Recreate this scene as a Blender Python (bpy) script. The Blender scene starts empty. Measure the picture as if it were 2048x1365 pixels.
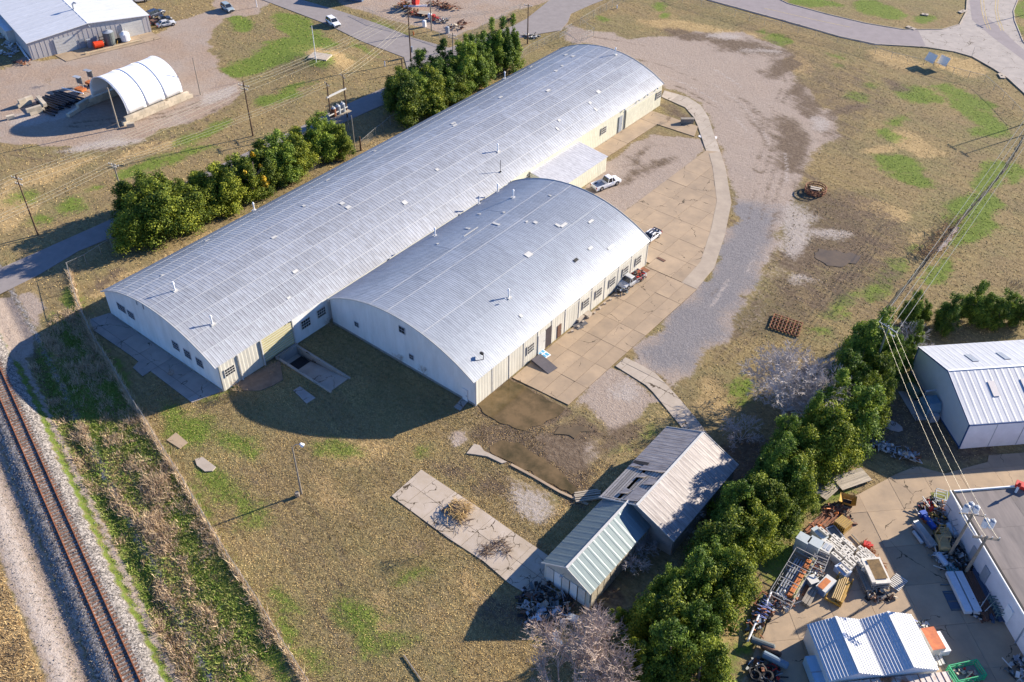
import bpy, math, random
import numpy as np
from math import radians, sin, cos, pi, sqrt, atan2, hypot
from mathutils import Vector, Matrix
random.seed(7); RNG = np.random.default_rng(11)
S = bpy.context.scene
COL = S.collection

# ---------------------------------------------------------------- camera
YAW, PITCH, ROLL, FPX = -0.671249856586135, 0.7038041849398686, -0.011940382638100636, 1905.5562629489502
CAMH = 92.0
_f = np.array([sin(YAW)*cos(PITCH), cos(YAW)*cos(PITCH), -sin(PITCH)])
_r = np.array([cos(YAW), -sin(YAW), 0.0]); _d = np.cross(_f, _r)
_R = np.array([cos(ROLL)*_r+sin(ROLL)*_d, -sin(ROLL)*_r+cos(ROLL)*_d, _f])
cam = bpy.data.cameras.new('camera'); camo = bpy.data.objects.new('camera', cam); COL.objects.link(camo)
cam.sensor_width = 36.0; cam.lens = 36.0*FPX/2048.0; cam.clip_start = 1.0; cam.clip_end = 9000.0
_m = Matrix(((_R[0][0], -_R[1][0], -_R[2][0]), (_R[0][1], -_R[1][1], -_R[2][1]), (_R[0][2], -_R[1][2], -_R[2][2])))
camo.matrix_world = Matrix.Translation((0, 0, CAMH)) @ _m.to_4x4()
S.camera = camo

# ---------------------------------------------------------------- world, sun, exposure
SUN_AZ, SUN_EL = radians(23.0), radians(21.5)
w = bpy.data.worlds.new('World'); S.world = w; w.use_nodes = True
nt = w.node_tree; nt.nodes.clear()
sky = nt.nodes.new('ShaderNodeTexSky'); sky.sky_type = 'NISHITA'; sky.sun_disc = False
sky.sun_elevation = SUN_EL; sky.sun_rotation = SUN_AZ; sky.air_density = 1.0; sky.dust_density = 0.2; sky.ozone_density = 4.5
bg = nt.nodes.new('ShaderNodeBackground'); bg.inputs['Strength'].default_value = 0.070
wo = nt.nodes.new('ShaderNodeOutputWorld')
tn = nt.nodes.new('ShaderNodeMix'); tn.data_type = 'RGBA'; tn.blend_type = 'MULTIPLY'; tn.inputs[0].default_value = 1.0; tn.inputs[7].default_value = (0.74, 0.94, 1.30, 1)
nt.links.new(sky.outputs[0], tn.inputs[6]); nt.links.new(tn.outputs[2], bg.inputs[0]); nt.links.new(bg.outputs[0], wo.inputs[0])
sl = bpy.data.lights.new('sun', 'SUN'); sl.energy = 5.0; sl.angle = radians(0.55); sl.color = (1.0, 0.89, 0.74)
so = bpy.data.objects.new('sun', sl); COL.objects.link(so)
sv = Vector((sin(SUN_AZ)*cos(SUN_EL), cos(SUN_AZ)*cos(SUN_EL), sin(SUN_EL)))
so.rotation_euler = sv.to_track_quat('Z', 'Y').to_euler(); so.location = sv*300
S.view_settings.view_transform = 'Standard'; S.view_settings.look = 'None'
S.view_settings.exposure = 1.33; S.view_settings.gamma = 1.0; S.view_settings.use_curve_mapping = False
S.render.engine = 'CYCLES'

# ---------------------------------------------------------------- helpers
def P(px, py, z=0.0):
    """where the ray of a photo pixel meets the level z (metres)"""
    v = np.array([(px-1024)/FPX, (py-682.5)/FPX, 1.0]) @ _R
    t = (z-CAMH)/v[2]
    return Vector((v[0]*t, v[1]*t, z))
def PP(pts, z=0.0): return [tuple(P(a, b, z)[:2]) for a, b in pts]

def NZ(nodes, t, **k):
    n = nodes.new(t)
    for a, b in k.items(): setattr(n, a, b)
    return n
_mats = {}
def geo_(N):
    return (N.get('Geometry') or N.new('ShaderNodeNewGeometry')).outputs['Position']
def mat(name, col, rough=0.7, metal=0.0, var=0.15, scale=3.0, bump=0.0, objvar=0.0, col2=None, stretch=None, spec=0.4, thr=None, bscale=None, crack=0.0):
    """procedural material: two tones mixed by noise, optional per-object tone and bump"""
    if name in _mats: return _mats[name]
    m = bpy.data.materials.new(name); m.use_nodes = True; N = m.node_tree.nodes; L = m.node_tree.links
    b = N['Principled BSDF']; b.inputs['Roughness'].default_value = rough; b.inputs['Metallic'].default_value = metal
    b.inputs['Specular IOR Level'].default_value = spec
    tc = N.new('ShaderNodeTexCoord'); mp = N.new('ShaderNodeMapping'); L.new(tc.outputs['Object'], mp.inputs[0])
    if stretch: mp.inputs['Scale'].default_value = stretch
    no = N.new('ShaderNodeTexNoise'); no.inputs['Scale'].default_value = scale; no.inputs['Detail'].default_value = 7; no.inputs['Roughness'].default_value = 0.65
    L.new(mp.outputs[0], no.inputs[0])
    c2 = col2 if col2 else tuple(c*(1-var*2) for c in col)
    rp = N.new('ShaderNodeValToRGB'); lo, hi = thr if thr else (0.3, 0.72)
    rp.color_ramp.elements[0].position = lo; rp.color_ramp.elements[1].position = hi
    rp.color_ramp.elements[0].color = (*c2, 1); rp.color_ramp.elements[1].color = (*col, 1)
    L.new(no.outputs[0], rp.inputs[0]); out = rp.outputs[0]
    if objvar:
        oi = N.new('ShaderNodeObjectInfo'); mr = N.new('ShaderNodeMapRange'); mr.inputs[3].default_value = 1-objvar; mr.inputs[4].default_value = 1+objvar
        L.new(oi.outputs['Random'], mr.inputs[0])
        mx = N.new('ShaderNodeVectorMath'); mx.operation = 'SCALE'; L.new(out, mx.inputs[0]); L.new(mr.outputs[0], mx.inputs['Scale']); out = mx.outputs[0]
        ad = N.new('ShaderNodeVectorMath'); ad.operation = 'MULTIPLY_ADD'
        L.new(oi.outputs['Random'], ad.inputs[0]); ad.inputs[1].default_value = (37, 19, 11); L.new(mp.outputs[0], ad.inputs[2]); L.new(ad.outputs[0], no.inputs[0])
    if crack:
        nd = N.new('ShaderNodeTexNoise'); nd.inputs['Scale'].default_value = 1.2; nd.inputs['Detail'].default_value = 5; L.new(geo_(N), nd.inputs[0])
        ma = N.new('ShaderNodeVectorMath'); ma.operation = 'MULTIPLY_ADD'; L.new(nd.outputs[1], ma.inputs[0]); ma.inputs[1].default_value = (1.1, 1.1, 1.1); L.new(geo_(N), ma.inputs[2])
        vo = N.new('ShaderNodeTexVoronoi'); vo.feature = 'DISTANCE_TO_EDGE'; vo.inputs['Scale'].default_value = crack; L.new(ma.outputs[0], vo.inputs[0])
        ns = N.new('ShaderNodeTexNoise'); ns.inputs['Scale'].default_value = .45; L.new(geo_(N), ns.inputs[0])
        th = N.new('ShaderNodeMath'); th.operation = 'MULTIPLY_ADD'; L.new(ns.outputs[0], th.inputs[0]); th.inputs[1].default_value = .06*crack*4.5; th.inputs[2].default_value = -.028*crack*4.5
        lt = N.new('ShaderNodeMath'); lt.operation = 'LESS_THAN'; L.new(vo.outputs[0], lt.inputs[0]); L.new(th.outputs[0], lt.inputs[1])
        mc = N.new('ShaderNodeMix'); mc.data_type = 'RGBA'; L.new(lt.outputs[0], mc.inputs[0]); L.new(out, mc.inputs[6]); mc.inputs[7].default_value = (.07, .05, .03, 1); out = mc.outputs[2]
    L.new(out, b.inputs['Base Color'])
    if bump:
        n2 = N.new('ShaderNodeTexNoise'); n2.inputs['Scale'].default_value = bscale or scale*6; n2.inputs['Detail'].default_value = 4; L.new(mp.outputs[0], n2.inputs[0])
        bp = N.new('ShaderNodeBump'); bp.inputs['Strength'].default_value = bump; bp.inputs['Distance'].default_value = 0.05
        L.new(n2.outputs[0], bp.inputs['Height']); L.new(bp.outputs[0], b.inputs['Normal'])
    _mats[name] = m
    return m

def np_mesh(name, v, f, m, col=None, parent=None, smooth=False):
    """mesh from arrays; f is (n,3) or (n,4); col is a per-vertex colour array called tint"""
    v = np.asarray(v, dtype=np.float32); f = np.asarray(f, dtype=np.int32)
    me = bpy.data.meshes.new(name); me.vertices.add(len(v)); me.vertices.foreach_set('co', v.ravel())
    k = f.shape[1]; me.loops.add(f.size); me.loops.foreach_set('vertex_index', f.ravel())
    me.polygons.add(len(f)); me.polygons.foreach_set('loop_start', np.arange(0, f.size, k, dtype=np.int32))
    if smooth: me.polygons.foreach_set('use_smooth', np.ones(len(f), dtype=bool))
    if col is not None:
        for an, cc in (col.items() if isinstance(col, dict) else (('tint', col),)):
            a = me.attributes.new(an, 'FLOAT_COLOR', 'POINT')
            a.data.foreach_set('color', np.asarray(cc, dtype=np.float32).ravel())
    me.update(calc_edges=True); me.materials.append(m)
    return me
def link(name, me, parent=None, loc=(0, 0, 0), rot=(0, 0, 0)):
    o = bpy.data.objects.new(name, me); COL.objects.link(o); o.location = loc; o.rotation_euler = rot
    if parent: o.parent = parent
    return o
def tag(o, label=None, cat=None, group=None, kind=None):
    if label: o['label'] = label
    if cat: o['category'] = cat
    if group: o['group'] = group
    if kind: o['kind'] = kind
    return o
def thing(name, label, cat, loc=(0, 0, 0), rz=0.0, group=None):
    o = bpy.data.objects.new(name, None); COL.objects.link(o); o.empty_display_size = 0.3
    o.location = loc if len(loc) == 3 else (*loc, 0); o.rotation_euler = (0, 0, rz)
    return tag(o, label, cat, group)
def kids(o): return KID.get(o, [])
def copy_tree(o, parent=None):
    c = o.copy(); COL.objects.link(c)
    if parent: c.parent = parent
    for ch in list(o.children): copy_tree(ch, c)
    return c
def place(proto, loc, rz, label=None, group=None, first=[set()], scale=None):
    """first call uses the prototype itself, later ones copy it with its parts"""
    if proto.name in first[0]: o = copy_tree(proto)
    else: first[0].add(proto.name); o = proto
    o.location = loc if len(loc) == 3 else (*loc, 0); o.rotation_euler = (0, 0, rz)
    if scale: o.scale = (scale,)*3 if not hasattr(scale, '__len__') else scale
    if label: o['label'] = label
    if group: o['group'] = group
    return o

class MB:
    def __init__(s): s.v = []; s.f = []
    def quad(s, pts):
        n = len(s.v); s.v += [tuple(p) for p in pts]; s.f.append(tuple(range(n, n+len(pts)))); return s
    def box(s, c, d, rz=0.0, tilt=None):
        x, y, z = d[0]/2, d[1]/2, d[2]/2; n = len(s.v); M = Matrix.Rotation(rz, 3, 'Z')
        if tilt is not None: M = M @ tilt
        for a in (-x, x):
            for b in (-y, y):
                for e in (-z, z): s.v.append(tuple(Vector(c)+M @ Vector((a, b, e))))
        for q in ((0, 1, 3, 2), (4, 6, 7, 5), (0, 4, 5, 1), (2, 3, 7, 6), (0, 2, 6, 4), (1, 5, 7, 3)): s.f.append(tuple(n+i for i in q))
        return s
    def bar(s, a, b, w, h=None):
        """box beam from a to b, width w, height h"""
        a = Vector(a); b = Vector(b); d = b-a; L = d.length
        if L < 1e-6: return s
        h = h or w; q = d.to_track_quat('Y', 'Z').to_matrix(); n = len(s.v); c = (a+b)/2
        for x in (-w/2, w/2):
            for y in (-L/2, L/2):
                for z in (-h/2, h/2): s.v.append(tuple(c+q @ Vector((x, y, z))))
        for k in ((0, 1, 3, 2), (4, 6, 7, 5), (0, 4, 5, 1), (2, 3, 7, 6), (0, 2, 6, 4), (1, 5, 7, 3)): s.f.append(tuple(n+i for i in k))
        return s
    def tube(s, pts, r, n=6, r2=None, cap=True):
        pts = [Vector(p) for p in pts]; rs = r if hasattr(r, '__len__') else [r+(r2-r)*i/(len(pts)-1) if r2 is not None else r for i in range(len(pts))]
        base = len(s.v)
        for i, p in enumerate(pts):
            d = (pts[min(i+1, len(pts)-1)]-pts[max(i-1, 0)])
            q = d.to_track_quat('Z', 'Y').to_matrix()
            for k in range(n): s.v.append(tuple(p+q @ Vector((rs[i]*cos(2*pi*k/n), rs[i]*sin(2*pi*k/n), 0))))
        for i in range(len(pts)-1):
            for k in range(n):
                a = base+i*n+k; b = base+i*n+(k+1) % n; s.f.append((a, b, b+n, a+n))
        if cap:
            s.f.append(tuple(base+k for k in range(n-1, -1, -1))); e = base+(len(pts)-1)*n; s.f.append(tuple(e+k for k in range(n)))
        return s
    def prism(s, poly, z0, z1):
        n = len(poly); b = len(s.v)
        ar = sum(poly[i][0]*poly[(i+1) % n][1]-poly[(i+1) % n][0]*poly[i][1] for i in range(n))
        if ar < 0: poly = poly[::-1]
        s.v += [(p[0], p[1], z0) for p in poly]+[(p[0], p[1], z1) for p in poly]
        s.f.append(tuple(b+i for i in range(n-1, -1, -1))); s.f.append(tuple(b+n+i for i in range(n)))
        for i in range(n): j = (i+1) % n; s.f.append((b+i, b+j, b+n+j, b+n+i))
        return s
    def ext(s, poly, axis, a0, a1):
        """extrude a (u,z) polygon along x or y between a0 and a1"""
        n = len(poly); b = len(s.v)
        for a in (a0, a1):
            for u, z in poly: s.v.append((a, u, z) if axis == 'x' else (u, a, z))
        s.f.append(tuple(b+i for i in range(n-1, -1, -1))); s.f.append(tuple(b+n+i for i in range(n)))
        for i in range(n): j = (i+1) % n; s.f.append((b+i, b+j, b+n+j, b+n+i))
        return s
    def loft(s, secs, cap=True):
        b = len(s.v); n = len(secs[0])
        for q in secs: s.v += [tuple(p) for p in q]
        for i in range(len(secs)-1):
            for k in range(n): a = b+i*n+k; c = b+i*n+(k+1) % n; s.f.append((a, c, c+n, a+n))
        if cap: s.f.append(tuple(b+k for k in range(n-1, -1, -1))); e = b+(len(secs)-1)*n; s.f.append(tuple(e+k for k in range(n)))
        return s
    def mesh(s, name, m, smooth=False):
        me = bpy.data.meshes.new(name); me.from_pydata(s.v, [], s.f); me.materials.append(m)
        if smooth: me.polygons.foreach_set('use_smooth', [True]*len(me.polygons))
        me.update()
        import bmesh
        bm = bmesh.new(); bm.from_mesh(me); bmesh.ops.recalc_face_normals(bm, faces=bm.faces); bm.to_mesh(me); bm.free()
        return me
    def build(s, name, m, parent=None, world=False, smooth=False, label=None):
        if world and parent is not None:
            l = parent.location; s.v = [(a-l.x, b-l.y, c-l.z) for a, b, c in s.v]
        o = link(name, s.mesh(name, m, smooth), parent)
        if label: o['label'] = label
        return o
def solo(name, mb, m, label, cat, loc=(0, 0, 0), rz=0, group=None, smooth=False):
    o = link(name, mb.mesh(name, m, smooth), None, loc if len(loc) == 3 else (*loc, 0), (0, 0, rz)); return tag(o, label, cat, group)
def sheet(name, poly, z, m, parent=None, kind='structure', th=None):
    b = MB().prism(list(poly), z-(th or 0.06), z); o = b.build(name, m, parent)
    if kind: o['kind'] = kind
    return o
# ---------------------------------------------------------------- materials
CREAM = mat('cream_siding', (0.60, 0.575, 0.49), 0.6, 0.0, 0.12, 0.8, objvar=0.06, stretch=(1, 1, 0.25))
GREENCREAM = mat('pale_yellow_siding', (0.62, 0.60, 0.47), 0.55, 0.0, 0.1, 1.2, objvar=0.03)
WALLW = mat('pale_gable_wall', (0.72, 0.74, 0.73), 0.65, 0.0, 0.09, 1.1, stretch=(.8, .8, .16), col2=(0.56, 0.57, 0.55))
TRIMW = mat('white_trim', (0.58, 0.565, 0.52), 0.6, 0.0, 0.1, 2)
WHITE = mat('white_paint', (0.80, 0.80, 0.79), 0.5, 0.0, 0.05, 2)
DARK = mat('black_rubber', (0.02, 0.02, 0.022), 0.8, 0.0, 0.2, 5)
GLASS = mat('dark_window_glass', (0.025, 0.03, 0.035), 0.12, 0.0, 0.2, 3, spec=0.7)
GLASSC = mat('car_window_glass', (0.02, 0.025, 0.035), 0.08, 0.0, 0.1, 3, spec=0.8)
WOODP = mat('brown_pole_wood', (0.13, 0.075, 0.045), 0.85, 0.0, 0.2, 3, bump=0.2)
WOODG = mat('grey_pole_wood', (0.30, 0.26, 0.21), 0.85, 0.0, 0.2, 3, bump=0.2)
WOODL = mat('weathered_planks', (0.50, 0.43, 0.33), 0.85, 0.0, 0.25, 2, objvar=0.2, stretch=(0.3, 4, 4))
STEELG = mat('galvanised_steel', (0.45, 0.47, 0.49), 0.4, 0.6, 0.15, 4)
RUST = mat('rusty_steel', (0.33, 0.13, 0.055), 0.85, 0.0, 0.3, 3, objvar=0.15, col2=(0.13, 0.05, 0.03))
CONC = mat('tan_concrete', (0.40, 0.295, 0.19), 0.9, 0.0, 0.12, 0.35, bump=0.15, objvar=0.07, bscale=9, col2=(0.27, 0.205, 0.14), crack=.14)
CONCG = mat('grey_concrete', (0.37, 0.325, 0.285), 0.9, 0.0, 0.12, 0.5, bump=0.15, objvar=0.07, bscale=9, col2=(0.27, 0.24, 0.215), crack=.25)
CONCP = mat('pale_concrete', (0.44, 0.375, 0.30), 0.9, 0.0, 0.12, 0.5, bump=0.15, objvar=0.06, bscale=9, col2=(0.33, 0.275, 0.215), crack=.25)
CONCO = mat('cracked_old_concrete', (0.46, 0.39, 0.32), 0.9, 0.0, 0.12, 0.5, bump=0.15, objvar=0.06, bscale=9, col2=(0.36, 0.29, 0.21), crack=.42)
ASPH = mat('worn_asphalt', (0.27, 0.24, 0.225), 0.95, 0.0, 0.1, 0.6, bump=0.2, bscale=14, col2=(0.21, 0.185, 0.175))
ASPHD = mat('darker_asphalt', (0.27, 0.235, 0.235), 0.95, 0.0, 0.1, 0.5, bump=0.2, bscale=14)
REDP = mat('red_paint', (0.55, 0.03, 0.02), 0.5, 0.0, 0.1, 3)
ORANGEP = mat('orange_paint', (0.58, 0.17, 0.025), 0.6, 0.0, 0.2, 2, col2=(0.30, 0.10, 0.04))
YELLOWP = mat('yellow_paint', (0.52, 0.31, 0.035), 0.6, 0.0, 0.25, 3, objvar=0.1, col2=(0.24, 0.14, 0.05))
TANP = mat('tan_machine_paint', (0.50, 0.36, 0.17), 0.55, 0.0, 0.15, 3)
GREENP = mat('green_paint', (0.02, 0.42, 0.17), 0.5, 0.0, 0.15, 3)
BLUEP = mat('blue_tarp_paint', (0.03, 0.10, 0.45), 0.5, 0.0, 0.2, 3)
GREYP = mat('grey_machine_paint', (0.33, 0.36, 0.40), 0.5, 0.1, 0.12, 3, objvar=0.12)
DKGREEN = mat('dark_green_paint', (0.07, 0.12, 0.09), 0.5, 0.0, 0.15, 3)
BLUETRIM = mat('blue_trim', (0.03, 0.09, 0.24), 0.5, 0.0, 0.1, 3)
BLACKPIPE = mat('black_culvert_pipe', (0.018, 0.02, 0.028), 0.45, 0.0, 0.2, 3)
BLOCKW = mat('pale_moulded_block', (0.66, 0.62, 0.54), 0.8, 0.0, 0.12, 3, objvar=0.08)
BROWNP = mat('brown_steel', (0.16, 0.08, 0.05), 0.8, 0.0, 0.2, 4)
YLINE = mat('yellow_road_paint', (0.62, 0.47, 0.20), 0.85, 0.0, 0.3, 1.5)
CRACK = mat('crack_weeds', (0.10, 0.075, 0.045), 0.95, 0.0, 0.3, 4)
DIRTM = mat('bare_brown_dirt', (0.25, 0.18, 0.12), 0.95, 0.0, 0.2, 1.2, bump=0.3)
WIREM = mat('wire_aluminium', (0.62, 0.58, 0.45), 0.5, 0.2, 0.05, 1)

def roof_mat(name, col, col2, rough, metal, axis_stretch, objvar, rust=0.0):
    m = mat(name, col, rough, metal, 0.1, 0.7, objvar=objvar, col2=col2, stretch=axis_stretch, thr=(0.38, 0.62))
    if rust:
        N = m.node_tree.nodes; L = m.node_tree.links; b = N['Principled BSDF']; src = b.inputs['Base Color'].links[0].from_socket
        tc = N.new('ShaderNodeTexCoord'); no = N.new('ShaderNodeTexNoise'); no.inputs['Scale'].default_value = 0.55; no.inputs['Detail'].default_value = 8; L.new(tc.outputs['Object'], no.inputs[0])
        rp = N.new('ShaderNodeValToRGB'); rp.color_ramp.elements[0].position = 0.62-rust; rp.color_ramp.elements[1].position = 0.68-rust*0.6
        L.new(no.outputs[0], rp.inputs[0]); mx = N.new('ShaderNodeMix'); mx.data_type = 'RGBA'
        L.new(rp.outputs[0], mx.inputs[0]); L.new(src, mx.inputs[6]); mx.inputs[7].default_value = (0.34, 0.13, 0.05, 1); L.new(mx.outputs[2], b.inputs['Base Color'])
    return m
ROOF1 = roof_mat('aluminium_roof_sheets', (0.385, 0.40, 0.42), (0.30, 0.305, 0.315), 0.45, 0.2, (1.0, 2.4, 1.0), 0.075)
ROOF2 = roof_mat('fine_ribbed_roof_sheets', (0.36, 0.385, 0.415), (0.285, 0.305, 0.33), 0.45, 0.2, (0.8, 4.0, 1.0), 0.06)
ROOFL = roof_mat('speckled_annex_roof', (0.60, 0.59, 0.58), (0.44, 0.43, 0.43), 0.5, 0.1, (1.5, 5, 1), 0.04)
SHEDA = roof_mat('blue_green_shed_roof', (0.165, 0.21, 0.21), (0.125, 0.165, 0.175), 0.4, 0.25, (0.6, 6, 1), 0.03)
SHEDB = roof_mat('streaked_old_shed_roof', (0.36, 0.33, 0.31), (0.20, 0.175, 0.165), 0.6, 0.1, (0.8, 9, 1), 0.06)
WROOF = roof_mat('white_ribbed_roof', (0.50, 0.51, 0.52), (0.43, 0.44, 0.46), 0.5, 0.1, (1, 4, 1), 0.03)
WROOF2 = roof_mat('bright_white_roof', (0.60, 0.61, 0.62), (0.52, 0.53, 0.54), 0.5, 0.0, (1, 4, 1), 0.02)
RROOF = roof_mat('rusting_pale_roof', (0.55, 0.50, 0.45), (0.45, 0.38, 0.32), 0.7, 0.1, (1, 1, 1), 0.1, rust=0.12)
CANVAS = mat('white_tent_fabric', (0.86, 0.86, 0.85), 0.6, 0.0, 0.02, 1)
FLATR = mat('grey_flat_roof', (0.25, 0.215, 0.195), 0.9, 0.0, 0.2, 0.8, stretch=(0.18, 1.0, 1), col2=(0.13, 0.115, 0.11), bump=0.1, objvar=.06)
LILAC = mat('white_masonry_wall', (0.72, 0.70, 0.72), 0.8, 0.0, 0.08, 0.8)
SALT = mat('white_spilled_powder', (0.82, 0.80, 0.78), 0.9, 0.0, 0.1, 3)

# ---------------------------------------------------------------- ground sheet with painted-in soil zones
def vnoise(x, y, s, seed):
    r = np.random.default_rng(seed); G = r.random((257, 257)); u = x/s+1000.3; v = y/s+1000.7
    i = np.floor(u).astype(int); j = np.floor(v).astype(int); a = u-i; b = v-j; a = a*a*(3-2*a); b = b*b*(3-2*b); i %= 256; j %= 256
    return (G[i, j]*(1-a)+G[i+1, j]*a)*(1-b)+(G[i, j+1]*(1-a)+G[i+1, j+1]*a)*b
def fbm(x, y, s, seed, o=4):
    t = 0; am = 0
    for k in range(o): t = t+vnoise(x, y, s/2**k, seed+k)*0.5**k; am += 0.5**k
    return t/am
# railway: centre line through two points, distance s to the right of travel (towards the warehouses)
_ra = (P(279, 1359, 0.75)+P(243.8, 1359, 0.75))/2; _rb = (P(279, 1359, 0.75)+Vector((-0.9626, 0.271, 0))*60)
RA = Vector((_ra.x, _ra.y, 0)); RD = Vector((-0.9626, 0.271, 0)).normalized(); RN = Vector((0.271, 0.9626, 0)).normalized()
RA = P(279, 1359, 0.78)*1.0; RA.z = 0; RA = RA-RN*0.75
def smooth(a, b, x): t = np.clip((x-a)/(b-a), 0, 1); return t*t*(3-2*t)
def height(x, y):
    s = (x-RA.x)*RN.x+(y-RA.y)*RN.y
    h = 0.72*(1-smooth(1.45, 3.1, s))*(1-smooth(1.45, 3.8, -s))-0.06*smooth(1.5, 3.2, -s)+0.45*smooth(3.8, 6.5, -s)-0.30*np.exp(-((s-5.2)/.9)**2)
    h = h+0.10*(fbm(x, y, 4.0, 3)-0.5)*(smooth(6, 9, np.abs(s)))
    m = P(640, 127); d = np.hypot(x-m.x, y-m.y); h = h+1.3*np.exp(-(d/6.5)**2)
    return h-0.06
gx = np.concatenate([np.array([-4000, -1500, -700, -450, -340]), np.arange(-290, 45, 0.62), np.array([60, 90, 150, 300, 700, 1500, 4000])])
gy = np.concatenate([np.array([-4000, -1500, -500, -150, -50, -15]), np.arange(0, 150, 0.62), np.arange(150, 305, 0.8), np.array([320, 350, 450, 700, 1500, 4000])])
# exact lines round the loading pit so that it can be left open
PIT = (-91.45, -80.2, 60.25, 63.6)
gx = np.unique(np.concatenate([gx[(abs(gx-PIT[0]) > .3) & (abs(gx-PIT[1]) > .3)], PIT[:2]])); gy = np.unique(np.concatenate([gy[(abs(gy-PIT[2]) > .3) & (abs(gy-PIT[3]) > .3)], PIT[2:]]))
X, Y = np.meshgrid(gx, gy, indexing='ij'); nx, ny = X.shape; X = X.ravel(); Y = Y.ravel()
def mask(pts, soft=1.5, amp=2.0, seed=1, world=False, hole=False):
    pl = np.array(pts if world else PP(pts)); k = len(pl)
    m = np.zeros(len(X)); pad = soft+amp*1.5
    sel = np.where((X > pl[:, 0].min()-pad) & (X < pl[:, 0].max()+pad) & (Y > pl[:, 1].min()-pad) & (Y < pl[:, 1].max()+pad))[0]
    x = X[sel]+(fbm(X[sel], Y[sel], 5, seed*7+1)-0.5)*2*amp; y = Y[sel]+(fbm(X[sel], Y[sel], 5, seed*7+5)-0.5)*2*amp
    ins = np.zeros(len(x), bool); dm = np.full(len(x), 1e9)
    for i in range(k):
        ax, ay = pl[i]; bx, by = pl[(i+1) % k]
        c = ((ay > y) != (by > y)) & (x < (bx-ax)*(y-ay)/(by-ay+1e-12)+ax); ins ^= c
        t = np.clip(((x-ax)*(bx-ax)+(y-ay)*(by-ay))/((bx-ax)**2+(by-ay)**2+1e-12), 0, 1)
        dm = np.minimum(dm, np.hypot(x-ax-t*(bx-ax), y-ay-t*(by-ay)))
    sd = np.where(ins, dm, -dm); m[sel] = smooth(-soft, soft, sd); return m
def ell(px, py, rx, ry, ang=0):
    a = radians(ang); return [(px+rx*cos(t)*cos(a)-ry*sin(t)*sin(a), py+rx*cos(t)*sin(a)+ry*sin(t)*cos(a)) for t in np.linspace(0, 2*pi, 14)[:-1]]
Z0 = lambda: np.zeros(len(X))
Gm, Vm, Mm, Sm, Pm, Wm = Z0(), Z0(), Z0(), Z0(), Z0(), Z0()   # gravel, green, mud, straw, pale stone, dark brown tone
def add(M, m, k=1.0): np.maximum(M, m*k, out=M)
GRAV = [
 ([(1120,48),(1180,60),(1260,78),(1330,72),(1440,60),(1530,78),(1572,108),(1590,165),(1650,215),(1672,250),(1650,295),(1605,325),(1590,370),(1565,430),(1560,480),(1530,535),(1480,610),(1445,670),(1400,730),(1345,780),(1312,749),(1251,715),(1290,680),(1388,581),(1430,540),(1465,408),(1450,330),(1430,260),(1400,200),(1330,176),(1240,96),(1150,88),(1125,70)], 2.2, 3.0, 1.0),
 ([(1225,733),(1292,768),(1325,805),(1300,808),(1250,850),(1215,862),(1170,815),(1140,812)], 1.2, 1.5, 0.95),
 ([(1195,335),(1300,265),(1398,278),(1415,305),(1355,350),(1245,432),(1150,410)], 1.0, 1.2, 0.85),
 ([(-60,160),(60,118),(130,122),(250,75),(320,68),(345,50),(425,22),(440,-20),(560,-20),(520,22),(450,38),(418,60),(418,100),(445,140),(480,165),(475,195),(400,235),(300,275),(190,305),(90,300),(-60,262)], 1.5, 3.0, 1.0),
 ([(660,-30),(690,12),(750,32),(860,60),(905,74),(965,50),(1045,12),(1080,-30)], 1.2, 1.5, 1.0),
 ([(1040,20),(1140,-10),(1190,-20),(1070,-30)], 1.0, 1.0, 1.0),
 ([(-30,600),(60,585),(78,620),(72,700),(40,720),(-30,715)], 1.2, 1.5, 1.0),
 ([(1000,935),(1045,960),(1105,985),(1120,1010),(1085,1058),(1050,1060),(1005,1010)], 1.0, 1.4, 0.45),
 ([(895,868),(930,862),(935,890),(905,900)], .8, 1, 0.8),
 ([(1530,1263),(1480,1365),(1700,1400),(1650,1200)], 1, 1, 0.8),
]
for i, (p, s, a, k) in enumerate(GRAV): add(Gm, mask(p, s, a, 10+i), k)
def band(s0, s1, soft, amp=0.5, seed=50):
    s = (X-RA.x)*RN.x+(Y-RA.y)*RN.y+(fbm(X, Y, 6, seed)-0.5)*2*amp
    return smooth(s0-soft, s0+soft, s)*(1-smooth(s1-soft, s1+soft, s))
Bm = band(-2.9, 2.65, 0.3, 0.25)                                   # ballast stone
add(Bm, band(6.3, 7.2, 0.4, 0.4, 52)*0.8)
add(Gm, band(3.3, 4.2, 0.3, 0.3, 52)*0.8)
add(Pm, band(-7.0, -4.7, 0.5, 0.4, 54)*.6); add(Gm, band(-7.4, -2.7, 0.4, 0.4, 54)*0.75); add(Mm, band(-4.6, -3.2, .4, .4, 53)*.35)
add(Vm, band(2.6, 3.4, 0.2, 0.2, 56)*0.95); add(Sm, band(-60, -7.4, 0.5, 0.5, 58)); add(Vm, band(-4.9, -4.0, 0.4, 0.4, 57)*0.5)
add(Wm, 0.75*band(4.5, 6.4, 0.5, 0.5, 59))
verge = mask([(60,760),(100,640),(150,560),(180,640),(290,830),(350,930),(460,1110),(610,1365),(480,1420),(380,1420),(300,1250),(150,980),(70,830)], 1.5, 1.5, 61)
_t = (X-RA.x)*RD.x+(Y-RA.y)*RD.y; _s = (X-RA.x)*RN.x+(Y-RA.y)*RN.y; vn = fbm(_t*.3, _s, 1.8, 63); add(Vm, verge*smooth(0.40, 0.54, vn)*0.95); add(Sm, verge*smooth(0.50, 0.36, vn)*0.5)
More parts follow.
